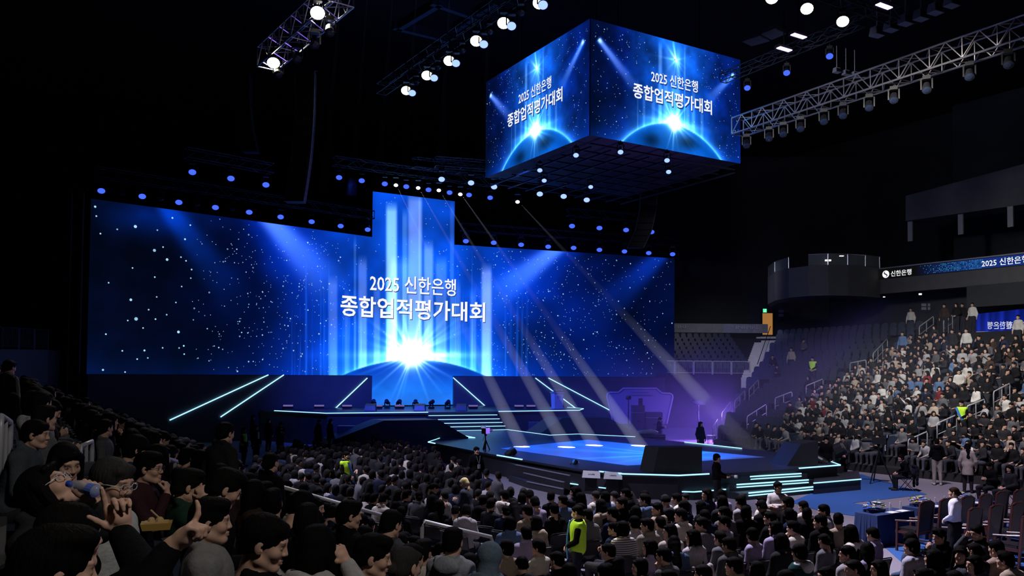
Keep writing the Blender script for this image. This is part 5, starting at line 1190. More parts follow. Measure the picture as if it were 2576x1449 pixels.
def hair_prims(style):
    F = [el((0, .112, -.045), (.066, .070, .092), .012, 's')]
    cap = [el((0, -.018, .040), (.088, .106, .094), .02)]
    if style == 'short':
        return cap + [el((0, -.05, -.02), (.080, .075, .075), .02), rc((-.045, .060, .076), (.045, .062, .078), .022, .020, .025)] + F + [el((0, .04, -.135), (.2, .155, .118), .01, 's'), el((0, -.06, -.215), (.2, .2, .14), .01, 's')]
    if style == 'side':
        return cap + [el((0, -.05, -.02), (.082, .076, .078), .02), rc((-.056, .052, .074), (.042, .066, .088), .023, .021, .025), el((.015, .02, .100), (.07, .08, .034), .025)] + F + [el((0, .05, -.135), (.2, .165, .118), .01, 's'), el((0, -.06, -.215), (.2, .2, .14), .01, 's')]
    if style == 'bangs':
        return cap + [el((0, -.03, -.02), (.090, .094, .095), .02), rc((-.052, .066, .044), (.052, .066, .044), .021, .021, .025)] + [el((0, .115, -.062), (.062, .068, .084), .01, 's'), el((0, .02, -.20), (.2, .2, .12), .01, 's')]
    if style == 'bob':
        P = cap + [el((0, -.032, -.03), (.100, .092, .115), .02)]
        for s in (-1, 1): P.append(rc((s * .078, .02, .03), (s * .080, .03, -.11), .028, .022, .02))
        return P + [el((0, .112, -.055), (.058, .080, .112), .01, 's'), rc((-.04, .078, .078), (.05, .074, .07), .018, .015, .01), el((0, .02, -.245), (.2, .2, .12), .01, 's')]
    if style == 'long':
        P = cap + [el((0, -.035, -.02), (.096, .088, .11), .02), rc((0, -.065, -.05), (0, -.115, -.36), .078, .070, .03)]
        for s in (-1, 1): P += [rc((s * .076, .015, .04), (s * .085, .02, -.13), .026, .024, .02), rc((s * .085, .02, -.13), (s * .09, .02, -.28), .026, .016, .02)]
        return P + [el((0, .112, -.055), (.058, .080, .112), .01, 's'), rc((-.04, .080, .080), (.052, .072, .068), .017, .014, .01)]
    if style == 'tied':
        return [el((0, -.016, .036), (.083, .101, .088), .02), el((0, -.05, -.015), (.076, .074, .075), .02), el((0, -.128, -.01), (.036, .034, .036), .012), rc((-.045, .066, .066), (.045, .066, .066), .020, None, .02)] + F + [el((0, .05, -.135), (.2, .165, .118), .01, 's'), el((0, -.06, -.23), (.2, .2, .14), .01, 's')]
    if style == 'tail':
        return [el((0, -.016, .036), (.083, .101, .088), .02), el((0, -.05, -.015), (.076, .074, .075), .02), rc((0, -.115, .03), (0, -.15, -.06), .026, .032, .02), rc((0, -.15, -.06), (0, -.135, -.24), .032, .014, .02), rc((-.045, .066, .066), (.045, .066, .066), .020, None, .02)] + F + [el((0, .05, -.135), (.2, .165, .118), .01, 's'), el((0, -.06, -.28), (.2, .1, .14), .01, 's')]
    if style == 'cap':
        return [el((0, -.012, .046), (.089, .106, .090), .01), el((0, .10, .048), (.070, .082, .010), .012, rot=np.array(Matrix.Rotation(R(-12), 3, 'X'))), el((0, .10, -.055), (.12, .09, .09), .01, 's'), el((0, 0, -.14), (.2, .2, .15), .01, 's')]
    if style == 'hood':
        P = [el((0, -.035, .025), (.105, .115, .115), .02), rc((0, -.06, -.08), (0, -.07, -.15), .09, .10, .03)]
        return P + [el((0, .112, -.03), (.066, .125, .10), .015, 's')]
    return cap
HAIRM = {}
def hair_mesh(style, h=.0095):
    if (style, h) in HAIRM: return HAIRM[(style, h)]
    def post(D, X):
        if style in ('cap', 'hood'): return D
        th = np.arctan2(X[..., 0], X[..., 1] + .02); a = .0012 * np.sin(th * 27 + 7 * X[..., 2] + 2 * np.sin(X[..., 2] * 30)) + .0010 * np.sin(th * 47 + 20 * X[..., 2]) + .0014 * np.sin(X[..., 0] * 48 + X[..., 1] * 35 + 2)
        return D + a * np.clip((X[..., 2] + .5) * 2, .3, 1)
    vs, fs = mesh_field(hair_prims(style), h, post=post); me = to_mesh('hair', [(vs, fs, (1, 1, 1))], M_HAIR if style not in ('cap', 'hood') else M_CLOTH); HAIRM[(style, h)] = me; return me
class Pose:
    """Skeleton of one pose; origin on the ground under the pelvis, +Y ahead."""
    def __init__(s, sit=True, lean=0.0, yaw=0.0, pitch=0.0, tilt=0.0, arms='lap', legs='std', twist=0.0, scale=1.0):
        s.sit = sit; s.pz = .53 if sit else .94; s.lean = lean; L = Matrix.Translation((0, -.02, s.pz)) @ Matrix.Rotation(twist, 4, 'Z') @ Matrix.Rotation(-lean, 4, 'X')
        s.L = L; s.T = lambda *p: np.array(L @ Vector(p))
        s.neck = s.T(0, -.02, .545); s.HM = Matrix.Translation(L @ Vector((0, .015, .68))) @ Matrix.Rotation(twist + yaw, 4, 'Z') @ Matrix.Rotation(pitch - lean * .3, 4, 'X') @ Matrix.Rotation(tilt, 4, 'Y')
        s.sh = {k: s.T(k * .152, -.025, .462) for k in (-1, 1)}; s.arm = {}; s.hand = {}
        A = ARMS[arms] if isinstance(arms, str) else arms
        for k in (-1, 1):
            e, w_, hd = A[k]; s.arm[k] = (s.T(*e), s.T(*w_)); f, n, curl, th = hd
            R3 = np.array(L.to_3x3()); s.hand[k] = (R3 @ np.array(f, float), R3 @ np.array(n, float), curl, th)
        if sit:
            s.leg = {k: (np.array((k * .09, -.01, .51)), np.array((k * .13, .43, .49)), np.array((k * .12, .41, .09))) for k in (-1, 1)}
            if legs == 'crossed': s.leg[1] = (np.array((.09, -.01, .51)), np.array((.02, .43, .58)), np.array((-.12, .55, .22)))
        else:
            s.leg = {k: (np.array((k * .09, -.01, .92)), np.array((k * .10, .015, .50)), np.array((k * .11, -.03, .09))) for k in (-1, 1)}
            if legs == 'step': s.leg[-1] = (np.array((-.09, 0, .92)), np.array((-.10, .14, .52)), np.array((-.11, .06, .09)))
        s.legs = legs
    def torso(s, g=0.0):
        T = s.T
        R3 = np.array(s.L.to_3x3())
        P = [el(T(0, 0, .06), (.165 + g, .118 + g, .13 + g), .05, rot=R3), el(T(0, -.005, .22), (.148 + g, .108 + g, .16 + g), .05, rot=R3), el(T(0, -.005, .38), (.168 + g, .118 + g, .17 + g), .05, rot=R3),
             rc(s.sh[-1], s.sh[1], .052 + g * .8, None, .04), rc(T(0, -.03, .525), T(-.12, -.03, .465), .042 + g * .6, .050 + g * .8, .04), rc(T(0, -.03, .525), T(.12, -.03, .465), .042 + g * .6, .050 + g * .8, .04)]
        return P
    def arms_p(s, g=0.0, cut=0.0):
        P = []
        for k in (-1, 1):
            e, w_ = s.arm[k]; w2 = w_ + (e - w_) / np.linalg.norm(e - w_) * cut
            P += [rc(s.sh[k], e, .049 + g, .040 + g, .03), rc(e, w2, .043 + g, .029 + g * .9, .015)]
        return P
    def legs_p(s, g=0.0, low=0.0):
        P = []
        for k in (-1, 1):
            h_, kn, an = s.leg[k]; a2 = an + (kn - an) * low
            P += [rc(h_, kn, .088 + g, .062 + g, .03), rc(kn, a2, .060 + g, .040 + g, .02)]
        return P
    def feet_p(s, g=0.0):
        P = []
        for k in (-1, 1):
            an = s.leg[k][2]; d = np.array((k * .04, .16, -.035)); z = np.array((0, 0, -.045)); P += [rc(an + z + np.array((0, -.03, -.003)), an + z + d + np.array((0, 0, .033)), .038 + g, .034 + g, .02), rc(an + np.array((0, 0, .03)), an + z, .038 + g, .04 + g, .02)]
        return P
ARMS = {
 'lap': {k: ((k * .235, -.01, .20), (k * .10, .24, .115), ((-k * .55, .80, -.22), (0, -.2, -1), (.35, .35, .4, .45), .4)) for k in (-1, 1)},
 'phone': {k: ((k * .215, .04, .23), (k * .065, .28, .27), ((-k * .25, .75, .6), (-k * .9, 0, .3), (.8, .85, .9, .95), .6)) for k in (-1, 1)},
 'crossed': {k: ((k * .235, .05, .24), (-k * .07, .185, .27 + .03 * k), ((-k, .1, .0), (0, -1, 0), (.3, .3, .35, .4), .3)) for k in (-1, 1)},
 'down': {k: ((k * .245, -.03, .18), (k * .25, .06, -.06), ((0, .12, -1), (-k, 0, 0), (.3, .35, .4, .45), .3)) for k in (-1, 1)},
 'clasp': {k: ((k * .235, .01, .20), (k * .05, .20, .06), ((-k * .7, .5, -.5), (0, -1, -.2), (.6, .6, .65, .7), .4)) for k in (-1, 1)},
 'table': {k: ((k * .235, .06, .22), (k * .14, .33, .22), ((-k * .4, .9, -.1), (0, 0, -1), (.5, .5, .55, .6), .5)) for k in (-1, 1)},
}
ARMS['chin'] = {-1: ARMS['lap'][-1], 1: ((.20, .15, .24), (.07, .19, .50), ((-.35, -.2, .9), (-.2, -.9, .1), (1.1, 1.1, 1.15, 1.2), .5))}
ARMS['wave'] = {-1: ARMS['lap'][-1], 1: ((.30, .10, .42), (.24, .20, .68), ((-.1, .1, 1), (-.3, .9, 0), (.15, .2, .25, .3), .2))}
ARMS['ear'] = {-1: ARMS['lap'][-1], 1: ((.27, .12, .40), (.13, .10, .60), ((-.4, -.3, .85), (-.8, .1, .1), (.9, .95, 1.0, 1.0), .5))}
ARMS['look'] = {k: ((k * .22, .10, .27), (k * .06, .26, .44), ((-k * .35, .5, .75), (-k * .8, -.4, .2), (.7, .8, .9, .95), .5)) for k in (-1, 1)}
def wrinkle(amp, fr=26):
    return lambda D, X: D + amp * (np.sin(X[..., 2] * fr + 3 * np.sin(X[..., 0] * 9)) * .6 + np.sin(X[..., 0] * fr * .8 + X[..., 2] * fr * .7 + 2 * X[..., 1] * fr) * .5)
TOPS = ('sweater', 'hoodie', 'coat', 'puffer')
def body_mesh(po, fine=.0065, **kw):
    hp = head_prims(True, **{k: v for k, v in kw.items() if k in ('smile', 'open_')}); hw = xf(hp, po.HM)
    lo = np.array(po.HM.translation) - .16; hi = np.array(po.HM.translation) + .14
    vs, fs = mesh_field(hw + [rc(np.array(po.HM @ Vector((0, -.03, -.10))), po.neck, .052, .058, .02)], fine, lo - (0, 0, .06), hi)
    Xh = np.array([po.HM.inverted() @ Vector(v) for v in vs]); parts = [(vs, fs, face_paint(Xh, kw.get('skin', SKIN)))]
    P = po.torso(-.012) + po.arms_p(-.004) + po.legs_p(-.01) + po.feet_p(-.008) + [rc(po.neck + np.array((0, 0, -.04)), np.array(po.HM @ Vector((0, -.03, -.12))), .05, .05, .03)]
    vs, fs = mesh_field(P, .026); parts.append((vs, fs, tuple(kw.get('skin', SKIN))))
    for k in (-1, 1):
        f, n, curl, th = po.hand[k]; hp = hand_prims(po.arm[k][1], f, n, k, curl, th); e, w_ = po.arm[k]
        hp.append(rc(w_ + (e - w_) * .25, w_, .032, .026, .015)); vs, fs = mesh_field(hp, kw.get('hand_h', .007)); parts.append((vs, fs, tuple(kw.get('skin', SKIN))))
    return to_mesh('person', parts, M_SKIN)
def top_mesh(po, kind, h=.016):
    g = {'sweater': .014, 'hoodie': .020, 'coat': .026, 'puffer': .034}[kind]
    P = po.torso(g) + po.arms_p(g * .85, .02)
    hem = -.10 if kind in ('coat',) and not po.sit else -.02
    if kind == 'coat' and not po.sit: P.append(rc(po.T(0, 0, .05), po.T(0, -.0, -.28), .165, .185, .05))
    if kind == 'hoodie': P += [el(po.T(0, -.13, .50), (.12, .062, .085), .03), rc(po.T(-.07, .02, .53), po.T(-.10, -.08, .54), .030, .034, .02), rc(po.T(.07, .02, .53), po.T(.10, -.08, .54), .030, .034, .02)]
    if kind in ('coat', 'puffer'): P += [rc(po.T(-.06, .035, .53), po.T(-.075, -.07, .58), .024, .028, .015), rc(po.T(.06, .035, .53), po.T(.075, -.07, .58), .024, .028, .015), rc(po.T(-.075, -.07, .58), po.T(.075, -.07, .58), .028, None, .015)]
    if kind == 'sweater': P += [rc(po.T(-.055, .02, .545), po.T(-.06, -.06, .56), .018, None, .012), rc(po.T(.055, .02, .545), po.T(.06, -.06, .56), .018, None, .012), rc(po.T(-.06, -.065, .56), po.T(.06, -.065, .56), .018, None, .012)]
    P.append(rc(po.T(0, -.02, .53), po.T(0, .0, .72), .050, .075, .012, 's'))
    def post(D, X):
        D = wrinkle(.0035 if kind != 'puffer' else .001)(D, X)
        if kind == 'puffer': D = D - .010 * np.abs(np.sin(X[..., 2] * 34))
        return np.maximum(D, (po.pz + (-.30 if hem < -.05 else -.075)) - X[..., 2])
    vs, fs = mesh_field(P, h, post=post); return to_mesh('top', [(vs, fs, (1, 1, 1))], M_CLOTH)
def trouser_mesh(po, h=.019, skirt=False):
    if skirt: P = [el(po.T(0, 0, .02), (.172, .135, .15), .03), rc(po.T(-.06, 0, -.02), (-.07, -.005, .42), .125, .135, .05), rc(po.T(.06, 0, -.02), (.07, -.005, .42), .125, .135, .05)]
    else: P = [el(po.T(0, 0, .03), (.172, .128, .12), .04)] + po.legs_p(.014, .03)
    zc = po.pz + .12
    vs, fs = mesh_field(P, h, post=lambda D, X: np.maximum(wrinkle(.003)(D, X), X[..., 2] - zc)); return to_mesh('trousers', [(vs, fs, (1, 1, 1))], M_CLOTH)
def shoe_mesh(po):
    vs, fs = mesh_field(po.feet_p(.006), .014, post=lambda D, X: np.maximum(D, X[..., 2] - (.5 if po.legs == 'crossed' else .115))); return to_mesh('shoes', [(vs, fs, (1, 1, 1))], M_CLOTH)
class Kit:                       # the meshes of one pose, made once and shared
    def __init__(s, po, tops=('sweater', 'hoodie', 'coat'), fine=.0068, skirt=False, **kw):
        s.po = po; s.body = body_mesh(po, fine, **kw); s.tops = {k: top_mesh(po, k, kw.get('top_h', .017)) for k in tops}; s.tr = trouser_mesh(po, skirt=skirt); s.sh = shoe_mesh(po); s.hh = kw.get('hair_h', .0095)
BLACKHAIR = (.0055, .0048, .0046)
def person(kit, loc, heading, top='sweater', tcol=(.03, .03, .035), hair='short', hcol=BLACKHAIR, pcol=(.02, .02, .025), scol=(.03, .03, .03), scale=1.0, label=None, group=None, shoes=True):
    M = Matrix.Translation(loc) @ Matrix.Rotation(heading - math.pi / 2, 4, 'Z') @ Matrix.Scale(scale, 4)
    o = obj('person', kit.body); o.matrix_basis = M
    obj('top', kit.tops[top], o, color=tcol); obj('trousers', kit.tr, o, color=pcol)
    if shoes: obj('shoes', kit.sh, o, color=scol)
    hc = tcol if hair == 'hood' else hcol
    obj({'cap': 'cap', 'hood': 'hood'}.get(hair, 'hair'), hair_mesh(hair, kit.hh), o, kit.po.HM, hc)
    tag(o, label, 'person', group); o['head'] = list(M @ kit.po.HM.translation); return o
# ---------------------------------------------------------------- seats and chairs
def seat_proto():
    t = empty('stadium_seat'); 
    MB().box((0, .06, .43), (.44, .42, .05)).box((0, .26, .415), (.42, .04, .06)).build('seat_pan', M_SEAT, t)
    MB().box((0, -.20, .66), (.42, .05, .46), Matrix.Rotation(R(8), 3, 'X'), taper=(.84, 1)).build('backrest', M_SEAT, t)
    MB().box((0, -.10, .21), (.06, .12, .42)).box((0, -.06, .02), (.16, .26, .03)).build('bracket', M_DMETAL, t); return learn(t)
SEAT = seat_proto()
def tip_proto():                 # an empty seat tips its pan up
    t = empty('stadium_seat')
    def shell(y0, y1, z0, z1, w0, w1, th, tilt):
        n = 7; A = [(w0, z0), (w0, z0 + (z1 - z0) * .75)] + [(w1 * math.cos(k * math.pi / n) * 1.0, z0 + (z1 - z0) * (.80 + .20 * math.sin(k * math.pi / n))) for k in range(n + 1)] + [(-w0, z0 + (z1 - z0) * .75), (-w0, z0)]
        return MB().hull_side([Vector((x, y0 + (z - z0) * tilt, z)) for x, z in A], [Vector((x, y0 + th + (z - z0) * tilt, z)) for x, z in A])
    shell(-.24, 0, .40, .88, .205, .19, .06, -.10).build('backrest', M_SEAT, t)
    shell(-.14, 0, .38, .74, .195, .18, .05, -.12).build('seat_pan', M_SEAT, t)
    MB().box((0, -.16, .21), (.06, .10, .42)).box((-.25, -.10, .30), (.03, .22, .60)).build('bracket', M_DMETAL, t); return learn(t)
TIP = tip_proto()
def fold_proto():
    t = empty('folding_chair')
    MB().box((0, .06, .44), (.42, .40, .035)).build('seat', M_SEAT, t)
    MB().box((0, -.19, .72), (.43, .03, .26), Matrix.Rotation(R(10), 3, 'X')).build('backrest', M_PLASTIC, t)
    for sx in (-1, 1):
        MB().path([(sx * .21, -.24, .86), (sx * .21, -.10, .44), (sx * .21, .24, .01)], .012, 6).build('leg', M_DMETAL, t)
        MB().path([(sx * .19, .20, .43), (sx * .19, -.20, .01)], .012, 6).build('leg', M_DMETAL, t)
    MB().path([(-.21, -.24, .86), (-.17, -.25, .885), (.17, -.25, .885), (.21, -.24, .86)], .012, 6).build('top_rail', M_DMETAL, t); return learn(t)
FOLD = fold_proto()
# ---------------------------------------------------------------- poses
KITS = {
 'lap': Kit(Pose(arms='lap', yaw=R(12), pitch=R(-6))), 'lapl': Kit(Pose(arms='lap', yaw=R(42), pitch=R(2), legs='crossed')), 'lapr': Kit(Pose(arms='clasp', yaw=R(-38), pitch=R(-4))),
 'phone': Kit(Pose(arms='phone', lean=R(9), pitch=R(-24), yaw=R(4))), 'chin': Kit(Pose(arms='chin', lean=R(7), yaw=R(14))), 'cross': Kit(Pose(arms='crossed', yaw=R(24), lean=R(-3))),
 'lean': Kit(Pose(arms='table', lean=R(20), yaw=R(20), pitch=R(8))), 'ear': Kit(Pose(arms='ear', yaw=R(-10), pitch=R(-10))), 'talk': Kit(Pose(arms='lap', yaw=R(70), tilt=R(-6)), smile=True), 'look': Kit(Pose(arms='look', yaw=R(8), pitch=R(4))),
 'stand': Kit(Pose(sit=False, arms='down', yaw=R(10))), 'clasp': Kit(Pose(sit=False, arms='clasp', yaw=R(-12), pitch=R(-8))), 'step': Kit(Pose(sit=False, arms='down', legs='step', lean=R(4), pitch=R(-6))), 'read': Kit(Pose(sit=False, arms='phone', lean=R(6), pitch=R(-25))),
}
SITS = ['lap', 'lapl', 'lapr', 'phone', 'chin', 'cross', 'lean', 'talk', 'ear', 'lap', 'lapl', 'cross']
PAL = {'black': (.0045, .0045, .0055), 'charcoal': (.018, .018, .021), 'navy': (.009, .014, .036), 'dark brown': (.035, .022, .016), 'grey': (.11, .11, .12), 'light grey': (.30, .29, .30), 'cream': (.50, .46, .40), 'white': (.62, .61, .62), 'beige': (.30, .24, .18), 'dark green': (.014, .035, .022), 'dusty blue': (.07, .11, .19), 'lavender': (.26, .22, .34), 'maroon': (.08, .014, .018), 'yellow': (.5, .30, .03)}
HAIRW = {'short': 'short black hair', 'side': 'swept black hair', 'bangs': 'fringed black hair', 'bob': 'black bob hair', 'long': 'long black hair', 'tied': 'tied-back black hair', 'tail': 'a black ponytail', 'cap': 'a cap', 'hood': 'a raised hood'}
def pick(names, p): return names[int(RNG.choice(len(names), p=np.array(p) / sum(p)))]
def tread_at(a):
    j = int(math.floor((a - (0.2 - .25)) / TD)); return (tread_z(j), j) if j <= 6 else (0.0, 7)
def solve_at(px, py, hh, kind='floor', z=0.0, d0=1.8, d1=70):
    best = None
    for D in np.linspace(d0, d1, 2600):
        p = at_y(px, py, D); g = tread_at(ab(p)[0])[0] if kind == 'tier' else z
        e = abs(p.z - g - hh)
        e += 0 if kind != 'tier' else 0
        if best is None or e < best[0]: best = (e, D, g, p)
    _, D, g, p = best; return Vector((p.x, p.y, g))
TAKEN = []                       # floor places already used (x, y, radius)
def headof(kit, heading): q = kit.po.HM.translation; r = Matrix.Rotation(heading - math.pi / 2, 3, 'Z') @ Vector((q.x, q.y, 0)); return r, q.z
NSEAT = [0]
SPECIAL = []
def put(px, py, kit, heading, kind='floor', z=0.0, top='sweater', tcol='black', hair='short', pcol=(.02, .02, .024), hcol=BLACKHAIR, label='', chair=None, group=None, scale=1.0, D=None, shoes=True, scol=(.03, .03, .03)):
    kit = KITS[kit] if isinstance(kit, str) else kit
    r, hz_ = headof(kit, heading)
    if D is None: g = solve_at(px, py, hz_ * scale, kind, z)
    else:
        p = at_y(px, py, D); g = Vector((p.x, p.y, tread_at(ab(p)[0])[0] if kind == 'tier' else z))
    loc = Vector((g.x - r.x * scale, g.y - r.y * scale, g.z))
    o = person(kit, loc, heading, top, PAL.get(tcol, tcol) if isinstance(tcol, str) else tcol, hair, hcol, pcol, scol, scale, label, group, shoes)
    TAKEN.append((loc.x, loc.y, .46)); SPECIAL.append(o)
    if chair: seat_under(o, loc, heading, chair)
    return o
USEDP = set()
def seat_under(o, loc, heading, lab, proto=None):
    pr = proto or FOLD
    c = place(pr, loc, heading - math.pi / 2, lab, 'chair' if pr is FOLD else 'seat', None, USEDP)
    return c
FS = R(120.7)                    # facing the stage from the floor seats
FU = UA                          # facing across the floor from the left stand
exec_heroes = True
# ---------------------------------------------------------------- the people one can single out
def glasses(o, mt, dz=0.0):
    HM = KOF[o.name].po.HM; m = MB()
    for s in (-1, 1):
        pts = [(s * (.033 + .023 * math.copysign(abs(math.cos(t)) ** .6, math.cos(t))), .103 - .006 * abs(math.cos(t) > .3), .001 + dz + .0165 * math.copysign(abs(math.sin(t)) ** .6, math.sin(t))) for t in np.linspace(0, 2 * math.pi, 21)]
        m.path(pts, .0017, 5); m.path([(s * .056, .098, .006), (s * .080, .03, .010), (s * .082, -.01, .004)], .002, 5)
    m.path([(-.010, .106, .004), (0, .110, .007), (.010, .106, .004)], .002, 5)
    q = obj('glasses', m.mesh('glasses', mt, smooth=True), o, HM); return q
KOF = {}
def hero(px, py, kit, *a, **k): o = put(px, py, kit, *a, **k); KOF[o.name] = KITS[kit] if isinstance(kit, str) else kit; return o
M_FRAME = mat('clear_spectacle_frame', (.62, .62, .68), .2, .1); M_DFRAME = mat('dark_spectacle_frame', (.02, .02, .02), .3)
HK = dict(fine=.0042, hair_h=.0062, hand_h=.0048, top_h=.011)
def world_arms(px, py, heading, hz_, D, spec, **pk):
    """Pose whose wrists and elbows are given as points of the hall."""
    r = Matrix.Rotation(heading - math.pi / 2, 4, 'Z'); p = at_y(px, py, D); base = Vector((p.x, p.y, p.z - hz_))
    q0 = Pose(**pk); q = q0.HM.translation; base = base - r.to_3x3() @ Vector((q.x, q.y, 0))
    M = Matrix.Translation(base) @ r; Mi = (M @ q0.L).inverted(); A = {}
    for k, v in spec.items():
        if isinstance(v, str): A[k] = ARMS[v][k]; continue
        e, w_, f, n, curl, th = v; R3 = Mi.to_3x3(); A[k] = (tuple(Mi @ Vector(e)), tuple(Mi @ Vector(w_)), (tuple(R3 @ Vector(f)), tuple(R3 @ Vector(n)), curl, th))
    pk = dict(pk); pk['arms'] = A; return Pose(**pk), base
TS_ = lambda lab: dict(kind='tier', chair=lab)
def tier_hero(px, py, D, heading, spec, label, seat_lab, pose={}, top='sweater', tcol='black', hair='short', hcol=BLACKHAIR, kitkw={}, **kw):
    po, base = world_arms(px, py, heading, 1.21, D, spec, **pose)
    kt = Kit(po, (top,), **{**HK, **kitkw}); z = tread_at(ab(base)[0])[0]
    M0 = base.copy(); dz = M0.z - z
    o = person(kt, base, heading, top, PAL.get(tcol, tcol) if isinstance(tcol, str) else tcol, hair, hcol, label=label, **kw)
    TAKEN.append((base.x, base.y, .5)); KOF[o.name] = kt; SPECIAL.append(o)
    s = place(SEAT, base, heading - math.pi / 2, seat_lab, 'seat', None, USEDP)
    if dz > .03: tag(MB().box((base.x, base.y, (base.z + z) / 2), (.5, .8, dz), heading - math.pi / 2).build('seat_riser', M_CONC), 'low plinth under the seat of the ' + ' '.join(label.replace(',', '').split()[:9]), 'plinth')
    return o
Y_ = lambda x, y, d: at_y(x, y, d)
# person with spectacles looking to the stage
o = tier_hero(284, 1217, 4.15, R(-8), {-1: 'lap', 1: 'lap'}, 'person with greying hair, clear spectacles and pale grey sweater looking towards the stage', 'dark seat under the person with clear spectacles', dict(pitch=R(-8), yaw=R(-6)), 'sweater', (.38, .38, .37), 'short', (.030, .029, .028)); glasses(o, M_FRAME)
# person drinking with the head thrown back
D = 3.75
o = tier_hero(120, 1234, D, R(8), {-1: 'lap', 1: (Y_(250, 1330, D - .05), Y_(238, 1270, D - .10), (-.22, .1, .95), (-.85, .35, .0), (.75, .8, .85, .9), .7)}, 'person with long black hair and spectacles drinking from a bottle, head thrown back', 'dark seat under the person drinking from a bottle', dict(pitch=R(42), lean=R(-6), yaw=R(-4)), 'coat', 'charcoal', 'long', kitkw=dict(open_=True)); glasses(o, M_FRAME)
b0, b1 = Y_(158, 1213, D - .08), Y_(206, 1226, D - .13); t = empty('water_bottle', b1); tag(t, 'clear water bottle with a blue cap at the lips of the drinking person', 'bottle')
d = (b0 - b1).normalized(); qd = d.to_track_quat('Z', 'Y').to_matrix(); PM = lambda z: b1 + d * z
MPET = mat('clear_plastic', (.55, .58, .68), .08, noise=.05); MPET.node_tree.nodes['Principled BSDF'].inputs['Alpha'].default_value = .38; m = MB(); pr = [(.005, -.11), (.027, -.105), (.028, -.04), (.025, -.03), (.028, -.02), (.028, .02), (.024, .045), (.013, .062), (.0125, .075)]
m.lathe(pr, (0, 0, 0), 16); obj('bottle_body', m.mesh('bottle_body', MPET, smooth=True), t, qd.to_4x4())
obj('cap', MB().lathe([(.0145, .070), (.0145, .088), (.010, .09)], (0, 0, 0), 14).mesh('cap', mat('blue_cap', (.02, .08, .55), .35)), t, qd.to_4x4()); obj('wrapper', MB().lathe([(.0285, -.085), (.0285, -.045)], (0, 0, 0), 16).mesh('wrapper', mat('blue_wrapper', (.10, .16, .5), .4)), t, qd.to_4x4())
# smiling neighbour, profile behind, others near the frame edge
tier_hero(165, 1166, 5.3, R(-34), {-1: 'lap', 1: 'lap'}, 'person with fringed black bob smiling, eyes lowered, behind the drinking person', 'dark seat under the smiling person with the fringe', dict(pitch=R(-14), tilt=R(6)), 'coat', 'black', 'bob', kitkw=dict(smile=True))
tier_hero(92, 1086, 7.2, R(14), {-1: 'table', 1: 'table'}, 'person in a charcoal jacket leaning forward over clasped hands at the frame edge', 'dark seat under the person leaning over clasped hands', dict(lean=R(14), yaw=R(-6)), 'coat', (.05, .06, .07), 'short')
o = tier_hero(532, 1312, 4.6, R(22), {-1: 'lap', 1: 'lap'}, 'person in grey coat seen in profile, beside the pointing hand', 'dark seat under the person in profile in grey coat', dict(pitch=R(-2), yaw=R(-10)), 'coat', (.17, .165, .16), 'side')
# the gesturing person at the frame edge: both hands raised
D = 2.35
tier_hero(142, 1440, D, R(44), {-1: (Y_(372, 1452, D + .1), Y_(306, 1342, D + .3), (-.22, .05, .97), (.55, -.8, .1), (.10, 1.0, 1.05, .9), .05), 1: (Y_(350, 1500, D + .05), Y_(430, 1378, D + .12), (.62, .15, .72), (.75, .1, -.62), (-.35, 1.15, 1.2, 1.1), .7)}, 'person with tousled black hair, back to us, raising both hands in finger signs', 'dark seat under the gesturing person', dict(yaw=R(-8), pitch=R(-4)), 'sweater', 'black', 'side')
tier_hero(178, 1352, 3.05, R(36), {-1: 'lap', 1: 'lap'}, 'person with smooth black hair, back to us, just behind the gesturing person', 'dark seat under the person behind the gesturing one', dict(yaw=R(10)), 'coat', 'black', 'bangs')
o = tier_hero(668, 1366, 3.75, R(14), {-1: 'lap', 1: 'lap'}, 'person in black seen in large profile at the bottom edge, looking down', 'dark seat under the large dark profile at the bottom edge', dict(yaw=R(-12), pitch=R(-14)), 'sweater', 'black', 'short')
tier_hero(800, 1378, 4.6, R(60), {-1: 'lap', 1: 'ear'}, 'person with very long black hair and pale cardigan, back to us, bottom edge', 'dark seat under the person with very long hair', dict(yaw=R(6)), 'hoodie', (.32, .31, .30), 'long')
o = tier_hero(376, 1176, 6.6, R(8), {-1: 'lap', 1: 'chin'}, 'person in dark maroon holding a hand to the mouth, red wristband', 'dark seat under the person with the red wristband', dict(yaw=R(-8), lean=R(6)), 'sweater', (.035, .014, .018), 'side'); glasses(o, M_DFRAME)
w_ = KOF[o.name].po.arm[1][1]; e_ = KOF[o.name].po.arm[1][0]; dv = (e_ - w_) / np.linalg.norm(e_ - w_)
obj('wristband', MB().tube(tuple(w_ + dv * .03), tuple(w_ + dv * .05), .036, 14).mesh('wristband', mat('red_band', (.6, .05, .05), .5)), o)
tier_hero(345, 1130, 7.6, R(24), {-1: 'phone', 1: 'phone'}, 'person with fringed hair in dark blue jacket looking down at the hands', 'dark seat under the person looking down at the hands', dict(pitch=R(-18)), 'hoodie', (.02, .03, .05), 'bangs')
tier_hero(1140, 1362, 7.3, R(70), {-1: 'lap', 1: 'lap'}, 'person in a heather-grey hoodie, back to us, at the bottom of the left stand', 'dark seat under the person in heather-grey hoodie', dict(yaw=R(4)), 'hoodie', (.27, .28, .32), 'short')
tier_hero(1238, 1402, 7.0, R(55), {-1: 'lap', 1: 'lap'}, 'person wearing a raised slate-blue hood at the bottom edge', 'dark seat under the person in the slate-blue hood', dict(yaw=R(2)), 'hoodie', (.10, .14, .18), 'hood')
tier_hero(985, 1318, 7.6, R(50), {-1: 'phone', 1: 'phone'}, 'person with short hair in a dark hooded jacket, below the long rail', 'dark seat under the person in dark hooded jacket below the rail', dict(yaw=R(4), pitch=R(-12)), 'hoodie', (.05, .05, .055), 'short')
